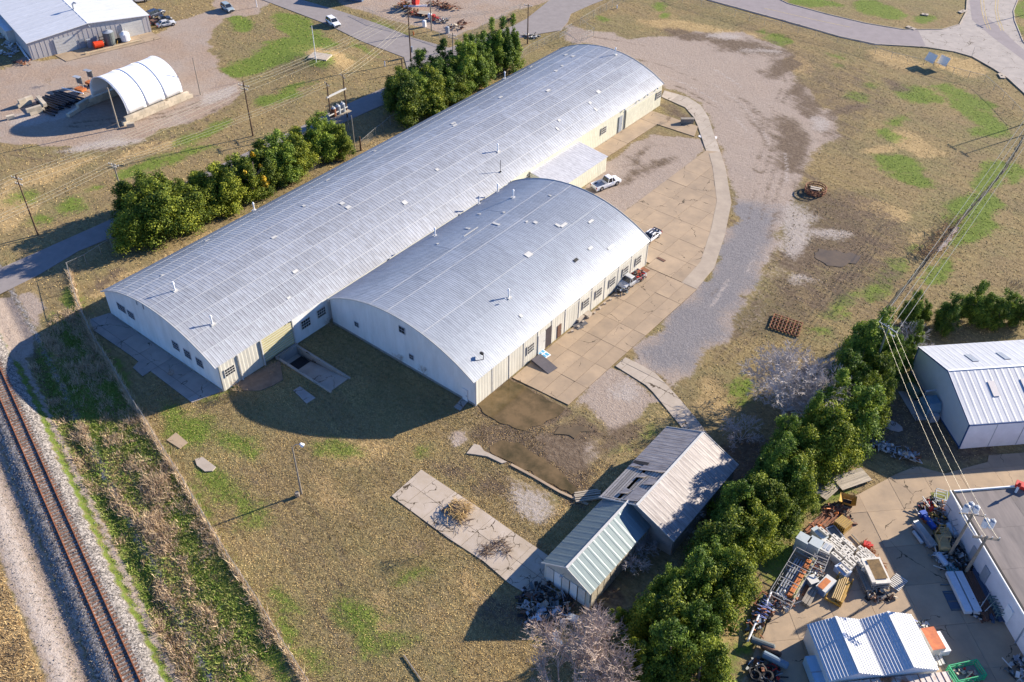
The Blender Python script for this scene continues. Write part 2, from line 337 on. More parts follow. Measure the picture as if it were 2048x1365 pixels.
GRN = [ell(560,105,75,28,-18), ell(610,70,60,20,20), ell(590,40,45,14,10), ell(480,40,30,18,30), ell(505,130,60,18,-15), ell(560,190,60,12,-20), ell(410,265,60,12,-20), ell(300,330,80,12,-18), ell(200,375,20,8,-10), ell(140,410,40,16,-20), ell(80,440,30,12,-15), ell(40,400,26,14), ell(730,100,30,7,30), ell(780,60,60,6,28), ell(380,305,60,10,-16), ell(640,128,30,14),
 ell(1322,15,18,9), ell(1326,32,14,5), ell(1560,80,22,11), ell(1210,36,8,4), ell(1668,110,7,3), ell(1672,130,10,5), ell(1520,62,10,5), ell(1630,5,50,8,5), ell(1760,20,50,14,10), ell(1850,40,25,10), ell(1715,195,35,14,12), ell(1740,172,18,8,0), ell(1840,190,50,16,15), ell(1960,230,70,22,30), ell(1930,195,60,16,25), ell(1800,240,18,10,-40), ell(1790,270,35,10,15), ell(1800,330,50,22,15), ell(1840,365,40,12,10), ell(1975,265,35,10,0), ell(1815,355,34,14,0), ell(2035,350,22,20), ell(1945,440,50,70,40), ell(1870,540,40,26,-40), ell(1925,620,20,10), ell(1820,500,20,10), ell(1765,560,60,30,-40), ell(1680,610,50,16,-30), ell(1650,660,30,14), ell(2010,60,30,30), ell(2045,20,16,20), ell(1980,350,40,26,-40),
 ell(1500,770,30,18,-20), ell(1480,805,16,10), ell(1290,865,30,10,-30), ell(1250,905,26,8,-40), ell(430,790,50,14,-10), ell(380,870,40,40,60), ell(345,830,30,20), ell(820,1140,36,10,-30), ell(590,1260,20,50,-32), ell(640,1330,18,40,-30), ell(560,1200,12,40,-32), ell(845,895,12,7), ell(1480,1290,40,14,-20), ell(1430,1340,40,20), ell(1500,1240,26,12,-40), ell(1850,755,40,12,-5), ell(470,900,50,20,20), ell(430,960,24,60,-30), ell(690,900,50,24), ell(500,1020,20,50,-32), ell(700,1230,60,30,20), ell(780,1300,60,24), ell(1580,1040,40,50,-40), ell(1560,1130,40,40), ell(1655,1010,60,14,-15)]
for i, e in enumerate(GRN): add(Vm, mask(e, 2.0, 2.6, 100+i), 0.9 if i > 16 or i < 8 else 0.75)
for i, e in enumerate([ell(1570,130,45,22,-20), ell(1610,200,50,20,50), ell(1700,220,60,12,-10), ell(1500,95,90,14,8), ell(1790,170,40,10,20), ell(1580,290,40,60,-20), ell(1380,70,70,12,5), ell(1240,890,50,26,-30), ell(1180,870,50,22,20), ell(990,960,50,24,10), ell(1120,900,70,20,30), ell(900,930,40,20), ell(1700,690,26,10,20), ell(1600,520,60,40), ell(1700,560,50,20), ell(1360,230,30,16,40), ell(1440,940,110,60,-10), ell(1500,900,80,40), ell(1060,880,60,20,20), ell(1300,340,60,12,-30), ell(1250,880,40,30), ell(220,560,40,18,-35), ell(1880,900,120,30), ell(1700,930,60,20,-20), ell(1800,860,120,60), ell(560,70,0.1,0.1), ell(1950,870,80,20), ell(1030,1240,80,40), ell(1200,1200,60,60), ell(1430,440,22,10), ell(1270,310,40,8,-35)]):
    add(Mm, mask(e, 2.5, 2.6, 200+i), 0.8)
for i, e in enumerate([ell(1430,800,60,20,40), ell(1440,830,50,14,35), ell(1280,880,70,12,-38), ell(1180,960,50,10,-30), ell(1120,1010,40,12,-50), ell(90,350,120,14,-20), ell(300,300,80,12,-18), ell(700,60,40,6,25), ell(830,55,70,4,22), ell(650,115,60,18,20), ell(1400,60,120,14,8), ell(1790,120,60,16,15), ell(1920,130,60,16,15), ell(1600,130,30,20), ell(1830,290,70,18,20), ell(1760,300,40,10), ell(1750,420,90,18,15), ell(1900,630,30,18), ell(1830,480,40,10,-30), ell(560,440,200,8,-27), ell(400,480,160,10,-28), ell(250,560,70,16,-28), ell(900,220,200,7,-27), ell(720,910,90,20,-8), ell(770,1240,60,30,60), ell(660,980,60,20,40), ell(30,420,40,40,30), ell(960,1180,60,20,40), ell(1460,1240,50,30,-40), ell(1470,1160,40,20,-60), ell(1680,1000,40,10,-20)]):
    add(Sm, mask(e, 2.5, 2.6, 300+i), 0.85)
for i, e in enumerate([ell(1540,100,34,6,5), ell(1445,75,40,8), ell(1500,100,28,5), ell(1640,250,26,20), ell(1240,780,40,20,-20), ell(915,880,18,12), ell(1050,1000,40,26,40), ell(90,230,90,20,-10), ell(440,190,40,16,-20), ell(1600,560,30,14), ell(1660,470,60,12), ell(200,290,90,10,-8), ell(1590,460,40,60)]):
    add(Pm, mask(e, 2.5, 2.2, 400+i), 0.7)
add(Wm, mask([(1350,735),(1340,790),(1400,850),(1500,870),(1560,840),(1640,760),(1690,700),(1560,720),(1450,690)], 3, 3, 470)*0.35)
for i, e in enumerate([ell(640,133,34,15,5), ell(1640,440,120,70,20), ell(1540,640,110,50,-10)]): add(Wm, mask(e, 3, 3, 480+i), 0.6)
add(Mm, mask([(965,845),(1100,850),(1170,830),(1190,870),(1150,900),(1190,960),(1170,1010),(1090,960),(960,905),(930,870)], 2, 2, 601), .85); add(Gm, mask([(1060,870),(1190,880),(1200,920),(1150,950),(1080,920)], 1.5, 1.5, 602), .6); add(Pm, mask([(1010,975),(1060,965),(1100,990),(1110,1030),(1070,1060),(1020,1020)], 1.5, 1.5, 603), .6)
# thin worn wheel tracks in the gravel lot and the field
for i, pl in enumerate([[(1545,110),(1570,130),(1580,165),(1560,200)], [(1556,108),(1584,130),(1594,170),(1575,205)], [(1500,230),(1540,280),(1520,340)], [(1480,200),(1530,260),(1560,330),(1540,400)], [(1640,430),(1700,460),(1760,500)], [(1600,390),(1680,430),(1790,470)], [(1560,430),(1640,480),(1740,520)], [(1590,470),(1640,500),(1700,540)], [(480,950),(560,1050),(700,1290)], [(540,940),(620,1040),(780,1290)], [(30,305),(120,320),(190,300)], [(130,300),(300,290),(480,200)], [(150,250),(330,230),(470,185)], [(1560,560),(1520,640),(1440,720)]]):
    q = PP(pl); d = np.full(len(X), 1e9)
    for (ax, ay), (bx, by) in zip(q[:-1], q[1:]):
        t = np.clip(((X-ax)*(bx-ax)+(Y-ay)*(by-ay))/((bx-ax)**2+(by-ay)**2), 0, 1); d = np.minimum(d, np.hypot(X-ax-t*(bx-ax), Y-ay-t*(by-ay)))
    for off in (0.9,): add(Mm, np.exp(-((d-off)/0.65)**2)*0.5)
for i, pu in enumerate([[(958,810),(1020,764),(1060,785),(1122,815),(1128,824),(1105,840),(1080,850),(1040,856),(1000,845),(965,826)], [(1060,905),(1118,950),(1170,1000),(1160,1008),(1130,990),(1060,950),(1000,918),(980,905),(1010,895)], [(1120,855),(1170,852),(1180,862),(1150,875),(1110,872)], [(1622,506),(1668,498),(1725,512),(1715,522),(1655,532)]]): add(Mm, mask([(cx_+(q_[0]-cx_)*1.18, cy_+(q_[1]-cy_)*1.25) for cx_, cy_ in [(sum(a[0] for a in pu)/len(pu), sum(a[1] for a in pu)/len(pu))] for q_ in pu], 1.6, 1.2, 520+i))
base_ = [(1180,78),(1330,108),(1460,175),(1535,255),(1560,340),(1542,440),(1500,560),(1425,680)]
cen = [(1150,300)]*8
for k_, f_ in enumerate((.80, .84, .91, .95, 1.02, 1.06, 1.12)):
    q = [(1330+(a-1330)*f_, 380+(b-380)*f_) for a, b in base_]; q = PP(q); q2 = []
    for i_ in range(len(q)-1):
        p0_, p1_, p2_, p3_ = q[max(i_-1, 0)], q[i_], q[i_+1], q[min(i_+2, len(q)-1)]
        for t_ in (0, .25, .5, .75): q2.append(tuple(.5*(2*p1_[j]+(p2_[j]-p0_[j])*t_+(2*p0_[j]-5*p1_[j]+4*p2_[j]-p3_[j])*t_**2+(3*p1_[j]-p0_[j]-3*p2_[j]+p3_[j])*t_**3) for j in (0, 1)))
    d = np.full(len(X), 1e9)
    for (ax, ay), (bx, by) in zip(q2[:-1], q2[1:]):
        t = np.clip(((X-ax)*(bx-ax)+(Y-ay)*(by-ay))/((bx-ax)**2+(by-ay)**2+1e-9), 0, 1); d = np.minimum(d, np.hypot(X-ax-t*(bx-ax), Y-ay-t*(by-ay)))
    wv = smooth(.35, .6, fbm(X, Y, 14, 700+k_)); (add(Pm, np.exp(-(d/.55)**2)*.62*wv) if k_ % 2 else add(Mm, np.exp(-(d/.5)**2)*.55*wv))
Gm *= 1-Bm
Dk = mask([(1462,395),(1545,420),(1548,500),(1500,590),(1440,675),(1395,732),(1320,752),(1262,712),(1290,680),(1388,581),(1430,540)], 4.5, 3.5, 500)
add(Gm, mask([(1560,420),(1640,430),(1620,520),(1540,620),(1480,700),(1460,640),(1540,520)], 4, 4, 501)*.45); add(Mm, mask([(1600,330),(1760,400),(1850,480),(1800,600),(1650,640),(1520,640),(1560,480)], 6, 5, 502)*.62); add(Mm, mask([(1400,60),(1560,75),(1720,130),(1800,210),(1700,330),(1640,290),(1600,170),(1540,110)], 5, 5, 503)*.45)
H = height(X, Y)
idx = np.arange(nx*ny).reshape(nx, ny)
F = np.stack([idx[:-1, :-1], idx[1:, :-1], idx[1:, 1:], idx[:-1, 1:]], -1).reshape(-1, 4)
cxm = X[F].mean(1); cym = Y[F].mean(1)
F = F[~((cxm > PIT[0]) & (cxm < PIT[1]) & (cym > PIT[2]) & (cym < PIT[3]))]
GM = bpy.data.materials.new('mixed_ground'); GM.use_nodes = True; N = GM.node_tree.nodes; L = GM.node_tree.links; B = N['Principled BSDF']; B.inputs['Roughness'].default_value = 0.97; B.inputs['Specular IOR Level'].default_value = 0.15
geo = N.new('ShaderNodeNewGeometry')
def noise(sc, det=6, ro=0.65, vec=None):
    n = N.new('ShaderNodeTexNoise'); n.inputs['Scale'].default_value = sc; n.inputs['Detail'].default_value = det; n.inputs['Roughness'].default_value = ro
    L.new(vec or geo.outputs['Position'], n.inputs[0]); return n.outputs[0]
def ramp(src, stops):
    r = N.new('ShaderNodeValToRGB'); L.new(src, r.inputs[0]); e = r.color_ramp.elements
    while len(e) < len(stops): e.new(0.5)
    for k, (p, c) in enumerate(stops): e[k].position = p; e[k].color = (*c, 1) if len(c) == 3 else c
    return r.outputs[0]
def math_(op, a, b, c=None):
    n = N.new('ShaderNodeMath'); n.operation = op
    for k, q in enumerate((a, b, c)):
        if q is None: continue
        if isinstance(q, (int, float)): n.inputs[k].default_value = q
        else: L.new(q, n.inputs[k])
    return n.outputs[0]
def mixc(fac, a, b):
    n = N.new('ShaderNodeMix'); n.data_type = 'RGBA'; L.new(fac, n.inputs[0])
    for k, q in ((6, a), (7, b)):
        if isinstance(q, tuple): n.inputs[k].default_value = (*q, 1)
        else: L.new(q, n.inputs[k])
    return n.outputs[2]
def attr(nm):
    a = N.new('ShaderNodeAttribute'); a.attribute_name = nm; s = N.new('ShaderNodeSeparateColor'); L.new(a.outputs['Color'], s.inputs[0]); return s.outputs
A1 = attr('zone_a'); A2 = attr('zone_b'); A3 = attr('zone_c')
nf = noise(1.6, 8, 0.75); nm = noise(0.35, 7, 0.75); ng = noise(5.0, 5, 0.7); nl = noise(0.05, 5, 0.6)
mpz = N.new('ShaderNodeMapping'); L.new(geo.outputs['Position'], mpz.inputs[0]); mpz.inputs['Rotation'].default_value = (0, 0, radians(20)); mpz.inputs['Scale'].default_value = (0.35, 2.2, 1)
nst = noise(1.0, 6, 0.7, mpz.outputs[0])
def thr(m, n, k=0.55, w=0.22):   # mask sharpened by noise
    t = math_('MULTIPLY_ADD', math_('SUBTRACT', n, 0.5), k*2, m)
    q = N.new('ShaderNodeMapRange'); q.interpolation_type = 'SMOOTHSTEP'; L.new(t, q.inputs[0]); q.inputs[1].default_value = 0.5-w; q.inputs[2].default_value = 0.5+w; return q.outputs[0]
mixn = math_('ADD', math_('MULTIPLY', nf, 0.55), math_('MULTIPLY', nst, 0.45))
grass = ramp(mixn, [(0.30, (0.10, 0.072, 0.032)), (0.43, (0.20, 0.145, 0.065)), (0.56, (0.30, 0.225, 0.105)), (0.74, (0.42, 0.325, 0.165))])
olive = ramp(nf, [(0.32, (0.075, 0.085, 0.030)), (0.5, (0.16, 0.155, 0.065)), (0.7, (0.30, 0.26, 0.13))])
c = mixc(math_('MULTIPLY', thr(nm, nl, 0.9, 0.16), .45), grass, olive)
def streak(a, sc):
    m1 = N.new('ShaderNodeMapping'); m1.vector_type = 'POINT'; L.new(geo.outputs['Position'], m1.inputs[0]); m1.inputs['Rotation'].default_value = (0, 0, -a); m2 = N.new('ShaderNodeMapping'); L.new(m1.outputs[0], m2.inputs[0]); m2.inputs['Scale'].default_value = sc; return noise(1.0, 6, .68, m2.outputs[0])
_l = P(700,1290)-P(480,950); _q = P(1740,520)-P(1560,430)
sA = streak(atan2(_l.y, _l.x), (.07, 1.3, 1)); sB = streak(atan2(_q.y, _q.x), (.09, 1.1, 1)); sx = N.new('ShaderNodeSeparateXYZ'); L.new(geo.outputs['Position'], sx.inputs[0])
side = N.new('ShaderNodeMapRange'); L.new(sx.outputs[0], side.inputs[0]); side.inputs[1].default_value = -54; side.inputs[2].default_value = -50
mf = N.new('ShaderNodeMix'); L.new(side.outputs[0], mf.inputs[0]); L.new(sA, mf.inputs[2]); L.new(sB, mf.inputs[3]); stk = mf.outputs[0]
macro = math_('ADD', math_('MULTIPLY', noise(.09, 5, .7), .5), math_('MULTIPLY', stk, .5))
brown_ = ramp(nf, [(.3, (.09, .065, .04)), (.55, (.20, .145, .09)), (.72, (.33, .25, .155))])
c = mixc(math_('MULTIPLY', ramp(macro, [(.44, (0, 0, 0)), (.58, (1, 1, 1))]), .45), c, brown_)
straw = ramp(mixn, [(0.32, (0.20, 0.13, 0.06)), (0.5, (0.40, 0.28, 0.13)), (0.68, (0.56, 0.41, 0.21))])
c = mixc(math_('MULTIPLY', thr(A2[0], nf, 0.6), 0.8), c, straw)
dk = ramp(nf, [(0.3, (0.06, 0.05, 0.028)), (0.6, (0.15, 0.12, 0.065)), (0.75, (0.26, 0.20, 0.12))])
c = mixc(math_('MULTIPLY', thr(A3[1], nf, 0.6), 0.85), c, dk)
green = ramp(nf, [(0.30, (0.045, 0.09, 0.008)), (0.5, (0.095, 0.175, 0.010)), (0.7, (0.155, 0.235, 0.018))])
c = mixc(math_('MULTIPLY', thr(A1[1], math_('ADD', math_('MULTIPLY', nf, .5), math_('MULTIPLY', nm, .5)), 1.5, 0.30), 0.72), c, green)
mud = ramp(nf, [(0.3, (0.075, 0.05, 0.035)), (0.55, (0.145, 0.105, 0.07)), (0.72, (0.25, 0.19, 0.13))])
grav = ramp(math_('ADD', math_('MULTIPLY', nf, 0.5), math_('MULTIPLY', ng, 0.5)), [(0.33, (0.245, 0.19, 0.15)), (0.5, (0.325, 0.262, 0.212)), (0.66, (0.40, 0.332, 0.275))])
brng = ramp(nf, [(0.35, (0.25, 0.175, 0.125)), (0.6, (0.37, 0.275, 0.20))])
bl_ = ramp(ng, [(0.35, (0.155, 0.145, 0.145)), (0.62, (0.245, 0.228, 0.225))])
lefty = N.new('ShaderNodeMapRange'); L.new(sx.outputs[0], lefty.inputs[0]); lefty.inputs[1].default_value = -130; lefty.inputs[2].default_value = -150; lefty.inputs[3].default_value = .12; lefty.inputs[4].default_value = .85
grav = mixc(math_('MULTIPLY', ramp(noise(.10, 6, .65), [(.40, (0, 0, 0)), (.58, (1, 1, 1))]), lefty.outputs[0]), grav, brng); grav = mixc(thr(A3[2], nf, 0.5, .35), grav, bl_)
c = mixc(thr(A1[0], nf, 0.6, 0.2), c, grav)
c = mixc(math_('MULTIPLY', thr(A1[2], math_('ADD', math_('MULTIPLY', nm, .6), math_('MULTIPLY', stk, .4)), 1.1, 0.3), 0.95), c, mud)
pale = ramp(ng, [(0.35, (0.30, 0.26, 0.225)), (0.6, (0.44, 0.385, 0.34))])
c = mixc(math_('MULTIPLY', thr(A2[1], nf, 0.6), 0.85), c, pale)
vor = N.new('ShaderNodeTexVoronoi'); vor.inputs['Scale'].default_value = 5.5; L.new(geo.outputs['Position'], vor.inputs[0])
stone = ramp(vor.outputs['Color'], [(0.1, (0.09, 0.08, 0.075)), (0.4, (0.20, 0.18, 0.16)), (0.9, (0.42, 0.38, 0.34))])
c = mixc(thr(A3[0], nf, 0.5), c, stone)
L.new(c, B.inputs['Base Color'])
bp = N.new('ShaderNodeBump'); bp.inputs['Strength'].default_value = 0.9; bp.inputs['Distance'].default_value = 0.16
L.new(math_('ADD', math_('MULTIPLY', nf, 0.8), math_('MULTIPLY', ng, 0.5)), bp.inputs['Height']); L.new(bp.outputs[0], B.inputs['Normal'])
one = np.ones(len(X))
gme = np_mesh('ground', np.stack([X, Y, H], 1), F, GM, {'zone_a': np.stack([Gm, Vm, Mm, one], 1), 'zone_b': np.stack([Sm, Pm, Wm, one], 1), 'zone_c': np.stack([Bm, Wm, Dk, one], 1)}, smooth=True)
tag(link('ground', gme), kind='structure')
# ---------------------------------------------------------------- roads and paving
def line_off(name, pts, wid, z, m, parent=None):
    q = [Vector(p) for p in pts]; L_ = []; R_ = []
    for i, p in enumerate(q):
        d = (q[min(i+1, len(q)-1)]-q[max(i-1, 0)]).normalized(); n = Vector((-d.y, d.x)); L_.append(p+n*wid/2); R_.append(p-n*wid/2)
    b = MB()
    for i in range(len(q)-1): b.quad([(*R_[i], z), (*R_[i+1], z), (*L_[i+1], z), (*L_[i], z)])
    return b.build(name, m, parent)
road = PP([(-60,560),(0,537),(33,523),(142,474.6),(233.6,434),(420,340),(601,254),(700,206),(787,167.6),(815,140),(808,115),(726,84),(652,48),(525,0),(440,-34),(540,-60),(604,0),(688,25),(764,51),(827,76),(898,96),(950,78),(1020,54.6),(1053,38),(1095,4),(1150,-30),(1250,-30),(1208,0),(1182,10),(1142,28),(1136,44),(1121.6,61),(1076,68.6),(1020,81),(900,150),(771.5,208),(721,230),(640,268),(480,345),(244,467),(157,502.5),(76,551),(25,576),(-60,618)])
sheet('road', road, 0.02, ASPH)
bl_near = [(1340,-40),(1416,0),(1540,34),(1604,52),(1680,73.6),(1751.5,89),(1853,95),(1909,104),(1944.5,114),(1985,137),(2015.6,157),(2060,198),(2120,260)]
bl_far = [(2200,160),(2110,110),(2060,98),(2046,84),(2038,63.5),(2029.5,43),(2027,23),(2036,0),(2048,-20),(1940,-30),(1934,0),(1932,25),(1919,49.5),(1883.5,59.7),(1807,59.7),(1731,47),(1655,29),(1576,7.6),(1480,-40)]
sheet('boulevard', PP(bl_near+bl_far), 0.02, CONCG)
sheet('boulevard_asphalt', PP([(1340,-38),(1416,1.5),(1540,35.5),(1604,53.5),(1680,75),(1751.5,90.5),(1852,94),(1836.5,61),(1807,61.2),(1731,48.5),(1655,30.5),(1576,9.1),(1480,-38)]), 0.026, ASPHD)
sheet('boulevard_lane', PP([(1936,-20),(1944,40),(1985,75),(2060,130),(2060,110),(2030,85),(2000,55),(1966,30),(1958,-20)]), 0.026, ASPHD)
def kerb(pts, nm='kerb'):
    q = PP(pts); b = MB()
    for a, c in zip(q[:-1], q[1:]): b.bar((*a, 0.06), (*c, 0.06), 0.22, 0.16)
    o = b.build(nm, CONCP); o['kind'] = 'structure'
kerb(bl_near[:-1]); kerb(bl_far[1:10]); kerb(bl_far[9:])
for pts in ([(1528,17),(1620,38),(1700,55)], [(1960,-10),(1963,20),(1968,40),(1975,58)], [(1966,-10),(1969,20),(1973,40),(1981,60)], [(1992,-10),(1990,20),(1994,40),(2002,62)], [(1997,-10),(1995,20),(1999,40),(2007,62)]):
    line_off('lane_marking', PP(pts), 0.16, 0.034, YLINE)['kind'] = 'structure'
# kerb inlets
INLETS = []
for k, (px, py, rz, lb) in enumerate([(1822,57,-0.25,'concrete kerb inlet slab beside the straight asphalt stretch'), (1925,24,1.3,'concrete kerb inlet at the inner corner of the side street'), (2003,153,-1.0,'concrete kerb inlet near the bend below the intersection'), (1850,30,0.3,'small square drain grate set in the grass island')]):
    t = thing('storm_inlet', lb, 'drain', P(px, py), rz)
    MB().box((0, 0, 0.1), (2.4 if k < 3 else 1.6, 1.1, 0.16)).build('lid', CONCP, t); MB().box((0.0, 0.0, 0.19), (0.5, 0.4, 0.03)).build('opening', DARK, t)

def clip(subj, cl):
    out = list(subj); n = len(cl)
    for i in range(n):
        a = cl[i]; b = cl[(i+1) % n]; inp = out; out = []
        if not inp: break
        ins = lambda p: (b[0]-a[0])*(p[1]-a[1])-(b[1]-a[1])*(p[0]-a[0]) >= 0
        for j in range(len(inp)):
            p = inp[j]; q = inp[j-1]; pi_, qi = ins(p), ins(q)
            if pi_ != qi:
                d1 = (b[0]-a[0])*(q[1]-a[1])-(b[1]-a[1])*(q[0]-a[0]); d2 = (b[0]-a[0])*(p[1]-a[1])-(b[1]-a[1])*(p[0]-a[0]); t = d1/(d1-d2)
                out.append((q[0]+(p[0]-q[0])*t, q[1]+(p[1]-q[1])*t))
            if pi_: out.append(p)
    return out
def area(p): return 0.5*abs(sum(p[i-1][0]*p[i][1]-p[i][0]*p[i-1][1] for i in range(len(p))))
def slabs(name, outline, xs, ys, m, ang=0.0, org=(0, 0), gap=0.022, th=0.13, jit=0.0, top=0.05, under=None):
    """paving of separate slabs clipped to an outline; each slab a part"""
    root = bpy.data.objects.new(name, None); COL.objects.link(root); root['kind'] = 'structure'; root.location = (*org, 0); root.rotation_euler = (0, 0, ang)
    ca, sa = cos(-ang), sin(-ang); loc = [((x-org[0])*ca-(y-org[1])*sa, (x-org[0])*sa+(y-org[1])*ca) for x, y in outline]
    if under: MB().prism(loc, -0.12, 0.012).build('joint_bed', under, root)
    for i in range(len(xs)-1):
        for j in range(len(ys)-1):
            r = [random.uniform(-jit, jit) for _ in range(8)]
            cell = [(xs[i]+gap, ys[j]+gap), (xs[i+1]-gap, ys[j]+gap), (xs[i+1]-gap, ys[j+1]-gap), (xs[i]+gap, ys[j+1]-gap)]
            c = clip(loc, cell)
            if len(c) < 3 or area(c) < 0.3: continue
            if ang == 0 and c[0][0]+org[0] > 1e8: continue
            t = top+random.uniform(-0.015, 0.015)
            MB().prism(c, t-th, t).build('slab', m, root)
    return root
ar = lambda a, b, n: list(np.linspace(a, b, n+1))
slabs('concrete_apron', [(-62.3,78.6),(-52.8,79.2),(-52.6,113.6),(-62.3,113.6)], [-62.3,-59.9,-57.3,-54.9,-52.4], ar(78.6,113.6,7), CONC, under=CRACK)
slabs('concrete_yard', [(-62.3,113.7),(-52.8,113.7),(-53.5,120.5),(-57,130.5),(-61,139.8),(-67.6,149.9),(-71.8,155.2),(-74.3,153.9),(-74.3,114.8),(-62.3,114.8)], [-74.3,-70.2,-66.2,-62.3,-57.6,-52.8], ar(113.7,155.2,8), CONC, under=CRACK)
sheet('concrete_rim', [(-52.7,113.6),(-53.4,120.5),(-57,130.6),(-61,140),(-67.7,150),(-71.9,155.3),(-73.2,153.2),(-70,149),(-63.4,139),(-59.6,130.3),(-56,120.5),(-55.4,113.6)], 0.075, mat('sandy_rim_concrete', (.42, .345, .26), .9, 0, .15, .4, bump=.15, col2=(.30, .245, .19)))
curve_o = [(-94.6,171.2),(-89.1,171.7),(-85,170.2),(-81,166.5),(-77.1,161.6),(-71.8,155.2)]; curve_i = [(-74.3,153.9),(-78.5,159),(-80.8,161.8),(-83.2,164.4),(-87,167.2),(-93.5,168.2)]
slabs('curved_walk', curve_o+curve_i, ar(-95,-71,6), ar(153,172,3), CONCP, under=CRACK)
slabs('wall_walk', [(-91.5,139.6),(-87.8,136.5),(-87.5,157.0),(-79.0,157.4),(-80.6,161.6),(-90.5,161.4),(-91.5,161.2)], [-91.6,-87.4,-83.4,-79], ar(136,162,5), CONC, under=CRACK, top=0.06)
pth = PP([(1251,715.5),(1284,732),(1312,748.6),(1335,772),(1358,797),(1386,830),(1415,868),(1450,905),(1400,905),(1363,855),(1341,828),(1320,802),(1306,785),(1292,771),(1262,752),(1231,733)])
slabs('shed_path', pth, ar(-55,-25,8), ar(70,95,7), CONCP, ang=0.0, org=(0, 0), under=CRACK)
# shaded slab west of the long warehouse
west = PP([(222,626),(180,639),(178,655),(259,710),(277,724),(266,736),(285.5,753.5),(301,743),(384,806),(445,783)])
slabs('gable_pavement', west, ar(-125,-90,8), ar(40,52,3), CONCG, under=CRACK)
mid = PP([(783,993.6),(842.6,940),(962,1019),(1030,1067),(1066,1091),(1097,1112),(1093,1160),(1100,1200),(1060,1196),(1050.5,1186.6),(1020,1169),(967,1123),(878,1065),(817,1019)])
o2 = P(783, 993.6); a2 = atan2((P(1020,1169)-o2).y, (P(1020,1169)-o2).x)
slabs('old_floor_slab', mid, ar(-1,34,11), ar(-3,9,4), CONCO, ang=a2, org=(o2.x, o2.y), under=CRACK, jit=0.1)
for i, (nm, pts, m, lb) in enumerate([('loose_slab', [(587,782),(600,774),(631,797),(613,808)], CONCG, 'grey square slab in the shade below the loading pit'), ('door_slab', [(908,815),(925,796),(938,802),(920,822)], CONCG, 'grey slab in front of the side door in the gable shade'), ('broken_slab', [(933,908),(948,889),(960,892),(968,903),(985,911),(1014,925),(1004,928),(975,914),(950,910)], CONCP, 'pale broken concrete strip beside the dark puddle'), ('rock_slab', [(390,920),(405,915),(432,935),(425,943),(410,944),(394,932)], CONCP, 'light round-edged concrete pad in the lawn beside the fence'), ('rock_slab', [(333,881),(352,866),(376,886),(360,898)], CONC, 'dirty square concrete pad overgrown at the fence'), ('rubble_strip', [(470,765),(560,722),(566,760),(545,772),(520,782),(488,782)], DIRTM, 'rusty brown rubble strip along the foot of the long warehouse wall')]):
    b = MB().prism(PP(pts), -0.1, 0.10 if i < 4 else 0.07); solo(nm, b, m, lb, 'slab')
# puddles
WAT = mat('muddy_water', (0.17, 0.115, 0.055), 0.12, 0.0, 0.3, 0.22, spec=0.3, col2=(0.065, 0.05, 0.02), thr=(0.38, 0.60))
WATB = mat('brown_field_puddle', (0.17, 0.12, 0.06), 0.12, 0.0, 0.1, 0.5, spec=0.5, col2=(0.10, 0.075, 0.04))
SEAM = mat('dull_seam_metal', (0.50, 0.51, 0.52), 0.5, 0.1, 0.15, 1.5)
PUD = []
def puddle(pts, m=WAT, jag=0.25):
    q = PP(pts); out = []
    for i in range(len(q)):
        a, b = q[i], q[(i+1) % len(q)]; n = max(1, int(hypot(b[0]-a[0], b[1]-a[1])/0.5))
        for k in range(n):
            t = k/n; x, y = a[0]+(b[0]-a[0])*t, a[1]+(b[1]-a[1])*t
            out.append((x+(vnoise(np.array([x]), np.array([y]), 1.2, 5)[0]-.5)*2*jag*2, y+(vnoise(np.array([x]), np.array([y]), 1.2, 6)[0]-.5)*2*jag*2))
    PUD.append(np.array(out)); sheet('puddle', out, 0.012, m)
puddle([(955,806),(1019,760),(1045,771),(1090,795),(1128,817),(1120,832),(1100,842),(1080,850),(1050,862),(1020,852),(985,838),(962,824)], jag=.12)
puddle([(1000,880),(1040,885),(1070,905),(1100,925),(1128,950),(1155,975),(1172,998),(1163,1004),(1130,985),(1065,948),(1020,926),(985,908),(975,893)], WAT, .2)
b = MB(); qk = [P(1022,930), P(1065,953), P(1120,985), P(1176,1010)]
for a_, b_ in zip(qk[:-1], qk[1:]): b.bar((a_.x, a_.y, .05), (b_.x, b_.y, .05), .35, .14)
solo('old_kerb', b, CONC, 'broken line of old concrete kerb along the lower side of the long puddle', 'kerb')
puddle([(1120,855),(1170,852),(1180,862),(1150,875),(1110,872)], WATB)
puddle([(1622,506),(1640,498),(1668,498),(1700,508),(1725,512),(1715,522),(1690,530),(1655,532),(1632,522)], WATB, 0.3)
puddle([(1395,272),(1405,268),(1430,274),(1434,281),(1412,283)], SALT, 0.2)
# right-hand yard paving
yard = PP([(2100,900),(2038.5,907),(1977.5,911),(1975,925),(1940,934),(1890,948),(1865,942),(1840,934),(1827.6,935),(1790,950),(1749,972),(1706,995),(1650,1020),(1622,1046),(1596,1078),(1570,1140),(1548,1197),(1530,1262),(1512,1296),(1500,1330),(1500,1400),(2200,1400),(2200,900)])
oy = P(1622, 1046); slabs('yard_paving', yard, ar(-45, 60, 22), ar(-70, 50, 22), CONC, ang=radians(45), org=(oy.x, oy.y), under=CONCG, gap=0.02)
sheet('yard_verge', PP([(1861,986),(1905,984),(2060,972),(2060,980),(1920,995),(1900,1010),(1895,1040),(1880,1035),(1868,1010)]), 0.075, mat('verge_grass', (0.22, 0.23, 0.06), 0.95, 0, 0.25, 3, bump=0.5))

